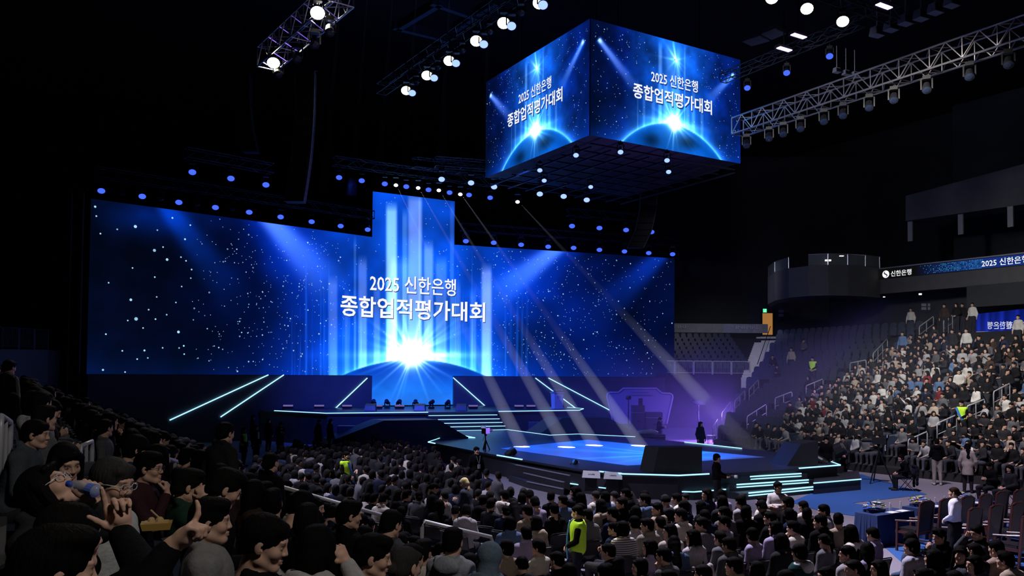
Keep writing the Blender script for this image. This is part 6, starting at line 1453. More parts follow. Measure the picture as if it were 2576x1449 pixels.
tier_hero(880, 1296, 7.4, R(30), {-1: 'lap', 1: 'lap'}, 'person with swept black hair in black coat in profile below the rail', 'dark seat under the person in black coat below the rail', dict(yaw=R(-6), pitch=R(-6)), 'coat', 'black', 'side')
tier_hero(1020, 1424, 5.2, R(48), {-1: 'lap', 1: 'lap'}, 'person with thinning cropped hair, back to us, at the bottom edge', 'dark seat under the person with thinning hair', dict(yaw=R(4), pitch=R(-6)), 'sweater', 'charcoal', 'tied', (.03, .028, .026))
tier_hero(940, 1400, 4.9, R(20), {-1: 'lap', 1: 'lap'}, 'person with black swept hair and spectacles turned to the right at the bottom edge', 'dark seat under the person with swept hair at the bottom edge', dict(yaw=R(-16), pitch=R(-10)), 'hoodie', (.03, .03, .034), 'side')
# lunch box on a lap
p = Y_(394, 1322, 5.6); t = empty('lunch_box', p); tag(t, 'small yellow lunch box with a wooden spoon between the dark seats', 'food box')
M_YB = mat('yellow_card', (.42, .26, .05), .7); MB().box(p, (.17, .12, .045), R(20), taper=(1.15, 1.15)).build('tray', M_YB, t); MB().box(p + Vector((0, 0, .024)), (.15, .10, .01), R(20)).ball(p + Vector((.02, 0, .03)), .03).ball(p + Vector((-.04, .01, .03)), .025).build('food', mat('food_crumb', (.5, .33, .14), .8), t); MB().bar(p + Vector((.04, 0, .03)), p + Vector((-.05, .02, .10)), .012, .006).build('spoon', mat('pale_wood', (.45, .33, .2), .7), t)
# standing figures
hero(24, 922, 'step', R(75), 'floor', z=2.5, D=13.6, top='coat', tcol=(.13, .115, .10), hair='short', label='person in beige-grey coat standing with the back to us at the left frame edge')
hero(20, 955, 'stand', R(70), 'floor', z=2.3, top='coat', tcol='black', hair='long', label='person in black with long hair standing close before the beige-grey coat', D=11.0)
hero(568, 1086, 'step', R(60), 'tier', top='puffer' if False else 'coat', tcol=(.016, .016, .018), hair='short', label='broad person in black padded jacket standing, back to us, in the left stand', D=9.6)
hero(683, 1092, 'stand', R(58), 'tier', top='coat', tcol='black', hair='tied', label='person in black with a thin shoulder strap standing with the back to us', D=9.9)
hero(832, 1142, 'step', R(40), 'floor', top='coat', tcol='black', hair='long', label='person in black with long hair standing left of the first yellow vest')
def vest(o, kt, sash=True):
    po = kt.po; P = po.torso(.034)
    vs, fs = mesh_field(P, .014, post=lambda D, X: np.maximum(np.maximum(wrinkle(.004)(D, X), po.pz - .14 - X[..., 2]), X[..., 2] - po.pz - .53))
    obj('safety_vest', to_mesh('safety_vest', [(vs, fs, (1, 1, 1))], M_VEST), o)
    if sash:
        m = MB(); mp = [(.14 - .30 * k / 10, .135 + .03 * math.sin(math.pi * k / 10), po.pz + .50 - .62 * k / 10) for k in range(11)]
        for a, b in zip(mp, mp[1:]): m.hull_side([Vector(a) + Vector((-.05, 0, 0)), Vector(a) + Vector((.05, 0, 0)), Vector(b) + Vector((.05, 0, 0)), Vector(b) + Vector((-.05, 0, 0))], [Vector(a) + Vector((-.05, .02, 0)), Vector(a) + Vector((.05, .02, 0)), Vector(b) + Vector((.05, .02, 0)), Vector(b) + Vector((-.05, .02, 0))])
        obj('sash', m.mesh('sash', mat('blue_sash', (.03, .16, .55), .6)), o)
o = hero(1452, 1288, 'clasp', R(170), 'floor', top='sweater', tcol='black', hair='tied', pcol=(.02, .02, .03), label='steward in yellow safety vest standing in the floor aisle, lit from the side'); vest(o, KITS['clasp'])
PV1 = Vector(o['head']); obj('face_mask', MB().ball((0, .068, -.055), (.052, .048, .042), 12, 8).mesh('face_mask', M_WHITE, smooth=True), o, KITS['clasp'].po.HM)
o = hero(872, 1146, 'clasp', R(-20), 'floor', top='sweater', tcol='black', hair='short', label='steward in yellow safety vest and dark mask among the left floor seats'); vest(o, KITS['clasp'])
PV2 = Vector(o['head'])
hd = KITS['clasp'].po.HM; obj('face_mask', MB().ball((0, .068, -.055), (.052, .048, .042), 12, 8).mesh('face_mask', M_PLASTIC, smooth=True), o, hd)
o = hero(1168, 1216, 'read', R(150), 'floor', top='coat', tcol=(.035, .04, .06), hair='short', hcol=(.55, .45, .24), label='blond person in dark leather jacket looking down among the floor seats', scale=.97); PV3 = Vector(o['head'])
hero(1094, 1228, 'read', R(10), 'floor', top='coat', tcol='black', hair='tail', label='person in black with a ponytail standing and looking down beside the blond person', scale=.95)
o = hero(1804, 1150, 'look', R(-10), 'floor', top='sweater', tcol='black', hair='bangs', label='x') if False else None
kp = Kit(Pose(sit=False, arms={-1: ((-.24, .06, .20), (-.10, .30, .14), ((.4, .8, .1), (0, .2, .9), (.7, .8, .9, 1.0), .6)), 1: ((.24, .06, .20), (.10, .30, .12), ((-.4, .8, .1), (0, .2, .9), (.7, .8, .9, 1.0), .6))}, yaw=R(-6), pitch=R(-4)), ('sweater',))
o = hero(1804, 1152, kp, R(-25), 'floor', top='sweater', tcol='black', hair='bangs', label='photographer in black standing before the stage holding a camera with a white lens'); PH = o
M4 = o.matrix_basis; c_ = M4 @ Vector((0, .36, 1.08 + .02)); dq = (M4.to_3x3() @ Vector((.25, 1, 0))).normalized(); t = empty('photo_camera', c_); tag(t, 'black camera with a white-banded lens in the hands of the photographer', 'camera')
an = math.atan2(dq.y, dq.x) - math.pi / 2; MB().box(c_, (.16, .09, .12), an).box(c_ + Vector((0, 0, .07)), (.06, .07, .05), an).build('body', M_PLASTIC, t); MB().tube(c_ + dq * .04, c_ + dq * .16, .042, 14).build('lens', M_PLASTIC, t); MB().tube(c_ + dq * .16, c_ + dq * .24, .047, 14).build('white_barrel', M_WHITE, t)
o = hero(1199, 1134, 'stand', R(-60), 'floor', top='coat', tcol='black', hair='short', label='camera operator in black with a white pass standing beside the left tripod')
obj('pass', MB().box((0, .165, 1.14), (.09, .012, .13)).mesh('pass', M_WHITE), o); obj('lanyard', MB().path([(-.07, .10, 1.47), (-.03, .155, 1.32), (0, .165, 1.20), (.03, .155, 1.32), (.07, .10, 1.47)], .006, 5).mesh('lanyard', mat('grey_lanyard', (.3, .3, .35), .7)), o)
for k, (x, y, h_, tc, kt) in enumerate(((645, 1076, -30, 'black', 'stand'), (637, 1050, 20, 'charcoal', 'clasp'), (676, 1058, 60, 'black', 'stand'), (707, 1068, -50, 'black', 'read'), (803, 1062, -20, 'black', 'step'), (832, 1060, 40, 'black', 'stand'), (614, 1082, 0, 'black', 'clasp'))):
    o = hero(x, y, kt, R(h_), 'floor', top='coat', tcol=tc, hair=('short', 'side')[k % 2], label='staff person in dark suit standing left of the raised platform, ' + ('with a white shirt front', 'at the wall', 'hands at the sides', 'white shirt front, hands raised', 'before the ramp block', 'nearest the ramp block', 'wearing a yellow vest')[k], scale=.97)
    if k in (0, 3): obj('shirt', MB().box((0, .142, 1.28), (.09, .02, .32)).mesh('shirt', M_WHITE), o)
    if k == 6: vest(o, KITS['clasp'], False)
vs_kit = Kit(Pose(sit=False, arms='clasp', yaw=R(8)), ('sweater',), skirt=True)
o = hero(2399, 1239, vs_kit, R(140), 'floor', top='sweater', tcol=(.72, .70, .76), hair='tied', hcol=(.028, .014, .010), pcol=(.012, .012, .014), label='person in white blouse and long black skirt standing by the wooden armchairs', scale=.98)
hero(1957, 1226, 'cross', R(-100), 'floor', top='sweater', tcol=(.46, .42, .42), hair='short', label='person in cream knitted sweater standing up and looking back from the front floor row', z=.42)
hero(2357, 1112, 'clasp', R(70), 'floor', top='hoodie', tcol='black', hair='short', pcol=(.30, .27, .25), scol=(.5, .5, .5), label='person in black top and pale trousers standing with the back to us before the crowd')
hero(2434, 1124, 'stand', R(60), 'floor', top='coat', tcol=(.34, .30, .27), hair='long', label='person with long wavy hair in cream jacket standing before the crowd')
hero(2266, 1152, 'lean', R(170), 'floor', top='sweater', tcol='black', hair='bangs', chair='folding chair with a dark coat under the seated camera operator', label='camera operator in black seated on a folding chair beside the right tripod')
hero(2078, 1108, 'stand', R(-120), 'floor', top='coat', tcol='black', hair='short', label='person in dark suit standing behind the black wedge monitor')
hero(2120, 1105, 'clasp', R(-100), 'floor', top='coat', tcol=(.03, .025, .03), hair='short', label='person in dark jacket standing to the right of the wedge monitor')
hero(2488, 1172, 'phone', R(200), 'floor', top='coat', tcol='black', hair='short', chair='folding chair under the person in black reading at the right edge', label='person in black seated reading on a folding chair at the right edge')
hero(2540, 1180, 'lap', R(190), 'floor', top='coat', tcol='charcoal', hair='long', chair='folding chair under the long-haired person at the right edge', label='person with long hair seated on a folding chair at the right frame edge')
hero(1763, 1067, 'stand', R(-60), 'floor', top='coat', tcol='black', hair='long', label='dark long-haired person standing in the violet haze behind the stage')
hero(1661, 1061, 'read', R(-30), 'floor', top='coat', tcol='black', hair='short', label='person in dark suit standing before the lilac photo board', z=.0, D=45.5)
# right-hand floor seats: the ones nearest to us
for px, py, kt, hd_, tp, tc, hr, lb in (
    (1627, 1322, 'lapl', FS, 'coat', (.20, .175, .15), 'short', 'person in beige wool coat, back to us, behind the lettered folding chair'),
    (1566, 1330, 'lap', FS - .2, 'sweater', (.16, .15, .15), 'bob', 'person in striped pale sweater turned sideways beside the beige coat'),
    (1684, 1338, 'talk', FS - .1, 'coat', (.36, .31, .27), 'long', 'person with long hair in cream coat, tan jacket over the chair'),
    (1742, 1352, 'lapl', FS, 'puffer', (.40, .36, .38), 'long', 'person with long hair and pale padded coat heaped on the chair'),
    (1833, 1372, 'lap', FS, 'coat', (.065, .065, .07), 'short', 'person in charcoal wool coat at the bottom edge, back to us'),
    (2292, 1376, 'lapl', FS, 'hoodie', (.34, .33, .40), 'bangs', 'person in pale hooded jacket, small dark mark on its back'),
    (2362, 1350, 'chin', R(185), 'coat', 'black', 'side', 'person in black smiling with a hand at the mouth, beside the armchairs'),
    (2458, 1340, 'ear', R(200), 'coat', (.05, .05, .06), 'short', 'person in dark padded jacket with one hand on the head, before the armchairs'),
    (2505, 1380, 'lap', R(110), 'sweater', (.26, .19, .15), 'short', 'person in tan sweater, back to us, near the right frame edge'),
    (2416, 1396, 'talk', R(170), 'sweater', (.05, .05, .06), 'long', 'person with long hair facing us and smiling, near the bottom edge'),
    (2450, 1420, 'lean', R(170), 'sweater', (.24, .22, .36), 'bob', 'person in lavender sleeves leaning forward near the bottom edge'),
    (2130, 1395, 'lapl', FS, 'coat', (.26, .24, .26), 'short', 'person in pale jacket, back to us, at the bottom edge beside the padded vest'),
    (2010, 1390, 'lap', FS + .1, 'puffer', (.42, .42, .44), 'bangs', 'person in dark padded vest with pale sleeves at the bottom edge')):
    hero(px, py, kt, hd_, 'floor', scale=1.1, top=tp if tp != 'puffer' else 'hoodie', tcol=tc, hair=hr, label=lb, chair='folding chair under the ' + lb[:lb.index(',')] if ',' in lb else 'folding chair under the ' + lb)
def find(txt): return [o for o in COL.objects if o.parent is None and txt in (o.get('label') or '')][0]
o = find('person in dark padded vest'); po = KOF[o.name].po
vs, fs = mesh_field(po.torso(.036), .014, post=lambda D, X: np.maximum(np.maximum(D - .008 * np.abs(np.sin(X[..., 2] * 36)), po.pz - .10 - X[..., 2]), X[..., 2] - po.pz - .54)); obj('padded_vest', to_mesh('padded_vest', [(vs, fs, (1, 1, 1))], M_CLOTH), o, color=(.010, .035, .035))
o = find('small dark mark on its back'); obj('back_mark', MB().box((.05, -.178, .93), (.055, .012, .012)).mesh('back_mark', M_PLASTIC), o)
o = find('thin shoulder strap'); obj('shoulder_strap', MB().path([(.13, -.02, 1.47), (.11, -.12, 1.42), (.02, -.165, 1.25), (-.10, -.165, 1.05), (-.18, -.08, .95)], .010, 5).mesh('shoulder_strap', mat('tan_strap', (.10, .06, .03), .6)), o)
ch = find('folding chair under the person in beige wool coat'); tv, tf = text_mesh('INSPIRE', .004)
obj('lettering', MB().add([((x - .5) * .20, -.226 - (y - .5) * .006, .725 + .035 * y) for x, y in tv], tf).mesh('lettering', M_WHITE), ch)
def draped(txt, col, lab, low=.40):
    c = find(txt); P = [rc((-.17, -.235, .86), (.17, -.235, .86), .065, None, .03), el((-.09, -.28, .70), (.15, .065, .20), .04), el((.10, -.27, .66), (.14, .07, .24), .04), rc((.19, -.26, .80), (.23, -.27, low), .055, .045, .03), rc((-.19, -.26, .80), (-.22, -.25, low + .1), .055, .045, .03)]
    vs, fs = mesh_field(P, .016, post=lambda D, X: D + .006 * np.sin(X[..., 2] * 40 + X[..., 0] * 30) + .004 * np.sin(X[..., 0] * 60)); me = to_mesh('draped_coat', [(vs, fs, (1, 1, 1))], M_CLOTH)
    o = obj('draped_coat', me, None, c.matrix_basis.copy(), col); tag(o, lab, 'coat')
draped('folding chair under the person with long hair in cream coat', (.20, .14, .09), 'tan jacket draped over a folding chair back beside the beige wool coat')
draped('folding chair under the person with long hair and pale padded coat', (.40, .36, .38), 'pale padded coat heaped over a folding chair back')
draped('folding chair with a dark coat', (.012, .012, .016), 'dark coat hanging on the folding chair of the seated camera operator', .15)
for o in SPECIAL:                # stripes of the striped sweater
    if 'striped' in (o.get('label') or ''):
        for c in o.children:
            if c.name.startswith('top'):
                m2 = M_CLOTH.copy(); m2.name = 'striped_knit'; nt = m2.node_tree; b = nt.nodes['Principled BSDF']; tc_ = nt.nodes.new('ShaderNodeTexCoord'); wv = nt.nodes.new('ShaderNodeTexWave'); wv.bands_direction = 'Z'; wv.inputs['Scale'].default_value = 9.0
                cr = nt.nodes.new('ShaderNodeMix'); cr.data_type = 'RGBA'; cr.inputs[6].default_value = (.03, .03, .035, 1); cr.inputs[7].default_value = (.46, .43, .42, 1)
                nt.links.new(tc_.outputs['Object'], wv.inputs['Vector']); nt.links.new(wv.outputs['Fac'], cr.inputs[0]); nt.links.new(cr.outputs[2], b.inputs['Base Color'])
                me = c.data.copy(); me.materials[0] = m2; c.data = me
spot('aisle_light', PV1 + Vector((-5.0, .5, 6.5)), PV1 + Vector((0, 0, -.55)), 2100, (1.0, .95, .55), 10, .5, .05)
spot('aisle_light_far', PV2 + Vector((-1.5, -4.0, 8.5)), PV2 + Vector((0, 0, -.55)), 1500, (1.0, .97, .75), 7, .5, .05)
spot('warm_head_light', PV3 + Vector((1.8, 2.0, 6.0)), PV3 + Vector((0, 0, -.05)), 1200, (1.0, .86, .5), 6, .5, .05)
# ---------------------------------------------------------------- everyone else: one by one near us, a single mass far off
def inside(poly, x, y):
    c = False; j = len(poly) - 1
    for i in range(len(poly)):
        (xi, yi), (xj, yj) = poly[i], poly[j]
        if (yi > y) != (yj > y) and x < (xj - xi) * (y - yi) / (yj - yi) + xi: c = not c
        j = i
    return c
CAND = []                        # (distance, loc, heading, block, row, along)
HEADS = [proj(o['head']) for o in SPECIAL]
def hides(p):                    # would stand right in front of someone who can be singled out
    x, y, d = proj(p + Vector((0, 0, 1.2)))
    return any(d < D_ + .3 and abs(x - X_) < 400 / d and abs(y - Yy) < 520 / d for X_, Yy, D_ in HEADS)
def free(p, r=.40): return not hides(p) and all((p.x - x) ** 2 + (p.y - y) ** 2 > max(r, rr * .8) ** 2 for x, y, rr in TAKEN)
for j in range(-2, 7):
    b = 1.4; n = 0
    while b < 41:
        p = W(tread_a(j) + RNG.uniform(-.03, .03), b + RNG.uniform(-.05, .05), tread_z(j)); x, y, d = proj(p + Vector((0, 0, 1.2)))
        b += .53
        if d < 2.2 or not (-40 < x < 2700) or y > 1500 or y < 900: continue
        if abs(b - 12.4) < .5 or abs(b - 22.5) < .5: continue
        if RNG.random() < .10 or not free(p): continue
        CAND.append((d, p, FU + RNG.normal(0, .18), 'left stand', j + 3, b))
LB = [(600, 1165), (700, 1120), (790, 1105), (960, 1098), (1070, 1125), (1240, 1190), (1340, 1240), (1285, 1300), (1215, 1305), (1000, 1290), (700, 1230)]
for i in range(9):
    for q in range(44):
        p = W(6.9 + .92 * i + RNG.uniform(-.04, .04), 12 + .58 * q + RNG.uniform(-.04, .04)); x, y, d = proj(p + Vector((0, 0, 1.2)))
        if not inside(LB, x, y) or RNG.random() < .07 or not free(p): continue
        CAND.append((d, p, FU + R(28) + RNG.normal(0, .25), 'left floor seats', i + 1, q))
RBK = [(1290, 1268), (1380, 1243), (1500, 1232), (1700, 1242), (1900, 1246), (2070, 1292), (2150, 1322), (2290, 1338), (2420, 1375), (2600, 1392), (2600, 1490), (1270, 1490), (1255, 1370)]
for i in range(20):
    for q in range(40):
        p = W(6.5 + .59 * q + RNG.uniform(-.04, .04) + .2 * (i % 2), 5.0 + .92 * i + RNG.uniform(-.05, .05)); x, y, d = proj(p + Vector((0, 0, 1.2)))
        if not inside(RBK, x, y) or RNG.random() < .06 or not free(p, .42): continue
        if abs(x - 1446) < 60 and 1250 < y < 1420 and d < (PV1 - CPOS).length + 1: continue
        CAND.append((d, p, FS + RNG.normal(0, .25), 'right floor seats', i + 1, q))
CAND.sort(key=lambda c: c[0])
NIND = max(0, 304 - len(SPECIAL)); NEAR, FAR = CAND[:NIND], CAND[NIND:]
cnt = {}
order = sorted(NEAR, key=lambda c: (c[3], c[4], c[5])); names = {}
for c in order:
    cnt[(c[3], c[4])] = cnt.get((c[3], c[4]), 0) + 1; names[id(c)] = cnt[(c[3], c[4])]
SHORT = ['short', 'side', 'bangs', 'short', 'cap']; LONG = ['bob', 'long', 'tied', 'tail', 'long', 'bob']
for c in NEAR:
    d, p, hd_, blk, row, al = c
    if blk == 'left stand': tn = pick(['black', 'charcoal', 'navy', 'dark brown', 'grey', 'light grey', 'dark green', 'cream'], [42, 18, 9, 5, 9, 7, 2, 4])
    elif blk == 'left floor seats': tn = pick(['black', 'charcoal', 'navy', 'grey', 'light grey', 'cream', 'dusty blue', 'dark brown'], [36, 15, 8, 11, 10, 8, 4, 5])
    else: tn = pick(['black', 'charcoal', 'navy', 'grey', 'light grey', 'cream', 'dusty blue', 'lavender', 'beige', 'maroon', 'yellow', 'dark green'], [32, 12, 7, 11, 9, 9, 4, 9, 6, 1, .6, 2])
    hr = pick(SHORT, [5, 4, 4, 4, .6]) if RNG.random() < .55 else pick(LONG, [4, 5, 3, 2, 3, 2])
    tp = pick(['sweater', 'hoodie', 'coat'], [5, 3, 4]); kt = SITS[int(RNG.integers(0, len(SITS)))]
    sk = RNG.uniform(.94, 1.04) * {'left stand': 1.0, 'left floor seats': 1.04, 'right floor seats': 1.09}[blk]
    where = {'left stand': '%s left stand row, %s along', 'left floor seats': '%s left floor row, %s along', 'right floor seats': '%s right floor row, %s along'}[blk] % (nth(row), nth(names[id(c)]))
    lab = 'person with %s in %s %s, %s' % (HAIRW[hr], tn, tp, where)
    o = person(KITS[kt], p, hd_, tp, tuple(np.array(PAL[tn]) * RNG.uniform(.8, 1.2)), hr, tuple(np.array(BLACKHAIR) * RNG.uniform(.5, 1.5)), tuple(np.array((.02, .02, .026)) * RNG.uniform(.5, 2.5)), scale=sk, label=lab, shoes=blk != 'left stand')
    if blk == 'left stand': seat_under(o, p, FU, 'dark stadium seat under the seated person, ' + where, SEAT)
    else: seat_under(o, p, FS if blk[0] == 'r' else FU + R(28), 'black folding chair under the seated person, ' + where)
# ---- coarse figures for the distance
def low_figure(po, hair, wave=False):
    V_, Q_, I_ = [], [], []; n = 0
    def put_(vs, fs, k):
        nonlocal n
        V_.append(vs); Q_.append(np.array(fs).reshape(-1, 4) + n); I_.append(np.full(len(vs), k)); n += len(vs)
    put_(*mesh_field(po.torso(.016) + po.arms_p(.014), .045), 0)
    put_(*mesh_field([el(po.T(0, 0, .03), (.172, .128, .12), .04)] + po.legs_p(.014) + po.feet_p(.01), .055), 1)
    put_(*mesh_field(xf(head_prims(False), po.HM) , .027), 2)
    put_(*mesh_field([p for p in xf(hair_prims(hair), po.HM)], .027), 3)
    for k in (-1, 1): put_(*mesh_field([rc(po.arm[k][1], po.arm[k][1] + po.hand[k][0] / np.linalg.norm(po.hand[k][0]) * .13, .036, .03)], .03), 2)
    return np.concatenate(V_), np.concatenate(Q_), np.concatenate(I_)
LOW = [low_figure(KITS[k].po, h_) for k, h_ in (('lap', 'short'), ('lapl', 'bob'), ('phone', 'long'), ('chin', 'side'), ('cross', 'bangs'), ('lean', 'short'), ('lapr', 'long'), ('look', 'bob'), ('talk', 'short'))]
LOWS = [low_figure(KITS[k].po, h_) for k, h_ in (('stand', 'short'), ('clasp', 'long'))]
def crowd_mesh(name, items):     # items: (variant, loc, heading, scale, top colour, trouser colour)
    V_, Q_, C_ = [], [], []; n = 0
    for (vs, fs, ids), p, hd_, s_, tc, pc in items:
        a = hd_ - math.pi / 2; c_, s2 = math.cos(a), math.sin(a); x = vs * s_
        V_.append(np.stack([x[:, 0] * c_ - x[:, 1] * s2 + p.x, x[:, 0] * s2 + x[:, 1] * c_ + p.y, x[:, 2] + p.z], 1)); Q_.append(fs + n); n += len(vs)
        C_.append(np.array([tc, pc, SKIN * RNG.uniform(.85, 1.2), np.array(BLACKHAIR) * 1.2])[ids])
    V_, Q_, C_ = np.concatenate(V_), np.concatenate(Q_), np.concatenate(C_)
    o0 = V_.mean(0); o0[2] = V_[:, 2].min(); me = bpy.data.meshes.new(name); me.vertices.add(len(V_)); me.vertices.foreach_set('co', (V_ - o0).astype('f').ravel())
    me.loops.add(Q_.size); me.loops.foreach_set('vertex_index', Q_.astype('i').ravel()); me.polygons.add(len(Q_)); me.polygons.foreach_set('loop_start', np.arange(0, Q_.size, 4, dtype='i')); me.update(calc_edges=True)
    a = me.color_attributes.new('tint', 'FLOAT_COLOR', 'POINT'); a.data.foreach_set('color', np.concatenate([C_, np.ones((len(C_), 1))], 1).astype('f').ravel())
    me.polygons.foreach_set('use_smooth', [True] * len(me.polygons)); me.materials.append(M_CROWD); me.validate()
    o = obj(name, me); o.location = o0; return o
items = []
def dark(): return np.array(pick([(.005, .005, .006), (.02, .02, .023), (.01, .015, .04), (.10, .10, .11), (.34, .33, .34), (.42, .38, .33)], [42, 18, 10, 12, 9, 6])) * RNG.uniform(.8, 1.2)
for d, p, hd_, blk, row, al in FAR: items.append((LOW[int(RNG.integers(0, len(LOW)))], p, hd_ + RNG.normal(0, .1), RNG.uniform(.92, 1.03), dark(), np.array((.02, .02, .024))))
# bleachers
CP = [(1868, 1120), (1850, 1092), (1925, 1058), (1990, 1012), (2060, 976), (2130, 937), (2188, 893), (2255, 862), (2310, 838), (2420, 842), (2620, 850), (2620, 1270), (2150, 1200), (1990, 1150)]
RAILS = [o for o in COL.objects if o.name.startswith('handrail') and o.get('group')]
RP = [np.array(o.location[:2]) for o in RAILS]
RAILSEG = []
for o in RAILS:
    c = [q for q in o.children if q.name.startswith('top_tube')][0]; vv = np.array([v.co[:2] for v in c.data.vertices]); RAILSEG.append((np.array(o.location[:2]) + vv[0], np.array(o.location[:2]) + vv[-1]))
def near_rail(p):
    q = np.array((p.x, p.y))
    for a, b in RAILSEG:
        d = b - a; t = np.clip((q - a) @ d / (d @ d + 1e-9), -.6, 1.6)
        if np.linalg.norm(q - a - d * t) < .42: return True
    return False
def light_top(): return np.array(pick([(.006, .006, .007), (.02, .02, .023), (.012, .017, .042), (.10, .10, .11), (.32, .31, .32), (.55, .53, .50), (.40, .33, .26), (.09, .15, .28), (.16, .02, .025), (.05, .03, .022)], [42, 15, 7, 9, 8, 9, 3, 3, 1.5, 5])) * RNG.uniform(.8, 1.2)
EMPTY = []; BLOW = []
for k in range(NROW):
    s = row_s(k) + .05; t = 0.05
    while t < 3.97:
        p = bl(t, s, row_z(k)); q = bl(t + .01, s); t += .01 * (.53 if inside(CP, *proj(p + Vector((0, 0, 1.1)))[:2]) else .64) / max(1e-4, ((q - bl(t, s)).length))
        x, y, d = proj(p + Vector((0, 0, 1.1)))
        if x > 2680 or near_rail(p): continue
        hd_ = bl_dir(t) + math.pi; inn = inside(CP, x, y)
        if inn and RNG.random() < .93: items.append((LOW[int(RNG.integers(0, len(LOW)))], p, hd_ + RNG.normal(-.25, .3), RNG.uniform(.92, 1.04), light_top(), np.array((.02, .02, .026)) * RNG.uniform(.6, 4))); BLOW.append((p, hd_))
        elif not inn and RNG.random() < .018: items.append((LOW[int(RNG.integers(0, len(LOW)))], p, hd_, 1.0, light_top(), np.array((.02, .02, .026)))); BLOW.append((p, hd_))
        else: EMPTY.append((x, y, p, hd_, k, t))
for px, py in ((2290, 760), (2375, 770), (2405, 768), (2420, 772), (2446, 768), (2350, 825), (2395, 830), (2430, 828), (2270, 838), (1990, 880), (2560, 800)):
    t, s = bl_at(px, py, 1.6); k = min(NROW - 1, int(round((s - .6) / RD))); items.append((LOWS[int(RNG.integers(0, 2))], bl(t, s, row_z(k)), bl_dir(t) + math.pi, 1.0, light_top(), np.array((.02, .02, .03))))
CR = crowd_mesh('crowd', items); tag(CR, 'dense far crowd filling the bleachers and the distant rows', 'crowd', None, 'stuff')
# stewards in the bleachers
for k, (px, py, lb) in enumerate(((2420, 1008, 'steward in yellow vest with a blue sash standing on the bright aisle'), (2043, 898, 'steward in yellow vest alone among the empty dark seats'))):
    t, s = bl_at(px, py, 1.6); q = min(NROW - 1, max(0, int(round((s - .6) / RD)))); o = person(KITS['clasp'], bl(t, s, row_z(q)), bl_dir(t) + math.pi, 'sweater', PAL['black'], 'short', label=lb); vest(o, KITS['clasp'], k == 0)
# empty seats: the corner block and the empty part of the bleachers
SEATS = []
for k in range(8):
    for q in range(13):
        SEATS.append((Vector((CX0 + .3 + .54 * q, CY + .36 + .82 * k - .05, 4.2 + .36 * k)), R(-90), 'empty dark seat in the corner block, %s row up, %s from the LED wall' % (nth(k + 1), nth(q + 1)), 'seats of the corner block'))
rowc = {}
VIS = [e for e in EMPTY if e[0] < 2330 and e[1] < 1120]
VIS.sort(key=lambda e: (e[4], -e[5]))
for x, y, p, hd_, k, t in VIS:
    rowc[k] = rowc.get(k, 0) + 1; SEATS.append((p, hd_, 'empty dark bleacher seat, %s row up, %s from the stairs' % (nth(k + 1), nth(rowc[k])), 'empty bleacher seats'))
nst = sum(1 for o in COL.objects if o.name.startswith('stadium_seat'))
SEATS.sort(key=lambda s: (s[0] - CPOS).length)
NS = max(0, 300 - nst)
for p, hd_, lb, g in SEATS[:NS]: place(TIP, p, hd_ - math.pi / 2, lb, 'seat', g, USEDP)
def rest_shape():
    vs, fs, n = [], [], 0
    for c in TIPKIDS[:2]:
        v = np.array([q.co[:] for q in c.data.vertices]); vs.append(v); fs += [[i + n for i in p.vertices] for p in c.data.polygons]; n += len(v)
    return np.concatenate(vs), fs
TIPKIDS = KIDS[TIP.name] if TIP.name in KIDS else list(KIDS['stadium_seat.001']); vs0, fs0 = rest_shape()
rest = MB()
for p, hd_ in [(s[0], s[1]) for s in SEATS[NS:]] + BLOW:
    m4 = np.array(Matrix.Rotation(hd_ - math.pi / 2, 3, 'Z')); rest.add(vs0 @ m4.T + np.array(p), fs0)
o = rest.build('stadium_seats', M_SEAT); tag(o, 'remaining rows of dark seats up in the bleachers and under the crowd', 'seats', None, 'stuff')
# guests' wooden armchairs, cloth-covered tables, flowers
def arm_proto():
    t = empty('armchair')
    MB().box((0, .05, .45), (.56, .52, .06)).build('seat_frame', M_WOOD, t); MB().box((0, .06, .50), (.52, .48, .07), taper=(.96, .96)).build('cushion', M_LEATHER, t)
    MB().hull_side([Vector(v) for v in ((-.25, -.24, .50), (.25, -.24, .50), (.26, -.33, 1.14), (.12, -.335, 1.19), (-.12, -.335, 1.19), (-.26, -.33, 1.14))], [Vector(v) for v in ((-.25, -.19, .50), (.25, -.19, .50), (.26, -.28, 1.14), (.12, -.285, 1.19), (-.12, -.285, 1.19), (-.26, -.28, 1.14))]).build('backrest', M_LEATHER, t)
    MB().path([(-.27, -.30, 1.15), (-.13, -.31, 1.205), (0, -.31, 1.195), (.13, -.31, 1.205), (.27, -.30, 1.15)], .022, 6).build('top_rail', M_WOOD, t)
    for sx in (-1, 1):
        MB().bar((sx * .26, -.20, 0), (sx * .27, -.31, 1.15), .045, .045).build('leg', M_WOOD, t); MB().bar((sx * .27, .28, 0), (sx * .27, .26, .70), .045, .045).build('leg', M_WOOD, t)
        MB().path([(sx * .27, -.25, .76), (sx * .29, 0, .73), (sx * .28, .30, .70)], .024, 6).build('armrest', M_WOOD, t); MB().bar((sx * .26, -.18, .16), (sx * .27, .26, .16), .03, .03).build('stretcher', M_WOOD, t)
    return learn(t)
ARMC = arm_proto()
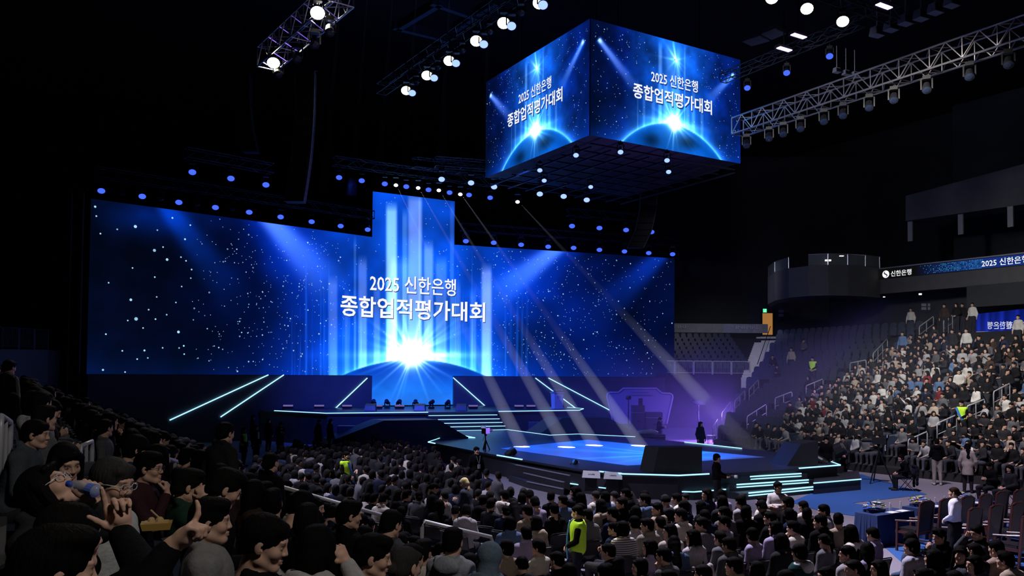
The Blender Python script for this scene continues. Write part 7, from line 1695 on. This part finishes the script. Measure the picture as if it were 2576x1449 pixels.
for k, (x, y, lb) in enumerate(((2332, 1264, 'behind the first cloth table'), (2382, 1257, 'partly behind the white blouse'), (2435, 1251, 'first to the right of the white blouse'), (2481, 1246, 'second to the right of the white blouse'), (2522, 1239, 'third to the right of the white blouse'), (2566, 1235, 'at the far frame edge'),
        (2455, 1280, 'first of the second row'), (2508, 1273, 'second of the second row'), (2562, 1267, 'third of the second row'), (2590, 1297, 'nearest to us at the frame edge'))):
    p = at_z(x, y, 1.19); q = Matrix.Rotation(R(122) - math.pi / 2, 3, 'Z') @ Vector((0, -.31, 0)); place(ARMC, Vector((p.x - q.x, p.y - q.y, .012)), R(122) - math.pi / 2, 'dark red wooden armchair with black leather, ' + lb, 'armchair', 'wooden armchairs')
def cloth_table(x, y, lb, w_=1.5, d_=.6, flower=True):
    p = at_z(x, y, .75); p.z = .012; t = empty('cloth_table', p, R(122) - math.pi / 2); tag(t, 'navy cloth-covered table ' + lb, 'table'); Rm = Matrix.Rotation(R(122) - math.pi / 2, 3, 'Z')
    n = 64; top = []; bot = []
    for k in range(n):
        a = 2 * math.pi * k / n; cx_, sy_ = math.cos(a), math.sin(a); m_ = max(abs(cx_), abs(sy_)); ux, uy = cx_ / m_, sy_ / m_
        top.append(p + Rm @ Vector((ux * w_ / 2, uy * d_ / 2, .74))); f = .03 + .022 * math.sin(k * 2.4); bot.append(p + Rm @ Vector((ux * (w_ / 2 + f), uy * (d_ / 2 + f), .0)))
    mb = MB(); mb.add([tuple(v) for v in top + bot], [tuple(range(n))] + [((i + 1) % n, i, n + i, n + (i + 1) % n) for i in range(n)]); mb.build('tablecloth', M_BCLOTH, t)
    MB().box(p + Vector((0, 0, .71)), (w_ - .02, d_ - .02, .04), Rm).build('table_top', M_WOOD, t)
    for sx in (-1, 1):
        for sy in (-1, 1): q = p + Rm @ Vector((sx * (w_ / 2 - .1), sy * (d_ / 2 - .08), 0)); MB().tube(q, q + Vector((0, 0, .70)), .02).build('leg', M_DMETAL, t)
    q = p + Rm @ Vector((-.25, .12, .742)); flowers(q, .70, .34, .20, R(122) - math.pi / 2, 'low arrangement of blue, white and yellow flowers on the table ' + lb, 7 + x, 80)
    for k, dx in enumerate((.12, .55)):
        q = p + Rm @ Vector((dx, -.06, .742)); b = empty('water_bottle', q); tag(b, '%s clear water bottle on the table %s' % (('nearer the flowers,', 'farther from the flowers,')[k], lb), 'bottle', 'bottles on the tables')
        MB().lathe([(.030, 0), (.032, .02), (.032, .13), (.026, .16), (.013, .185), (.013, .20)], tuple(q), 12).build('bottle_body', MPET, b, smooth=True); MB().lathe([(.015, .195), (.015, .215)], tuple(q), 10).build('cap', M_WHITE, b)
        q2 = p + Rm @ Vector((dx - .1, -.18, .745)); tag(MB().box(q2 + Vector((0, 0, .004)), (.30, .21, .008), Rm).build('paper_sheet', M_WHITE), 'white paper sheet before the %s bottle, table %s' % (('first', 'second')[k], lb), 'paper', 'papers on the tables')
cloth_table(2226, 1287, 'nearest the blue carpet point'); cloth_table(2340, 1272, 'behind the first armchair'); cloth_table(2440, 1263, 'right of the white blouse')
for k, (x, y) in enumerate(((2478, 1316), (2524, 1306), (2550, 1343))):
    p = at_z(x, y, .56); tag(MB().box(p, (.30, .21, .012), R(32)).build('programme', M_WHITE), 'white programme lying on an armchair seat, %s from the blouse' % nth(k + 1), 'paper', 'programmes on the armchairs')
for o in COL.objects:
    if 'head' in o: del o['head']
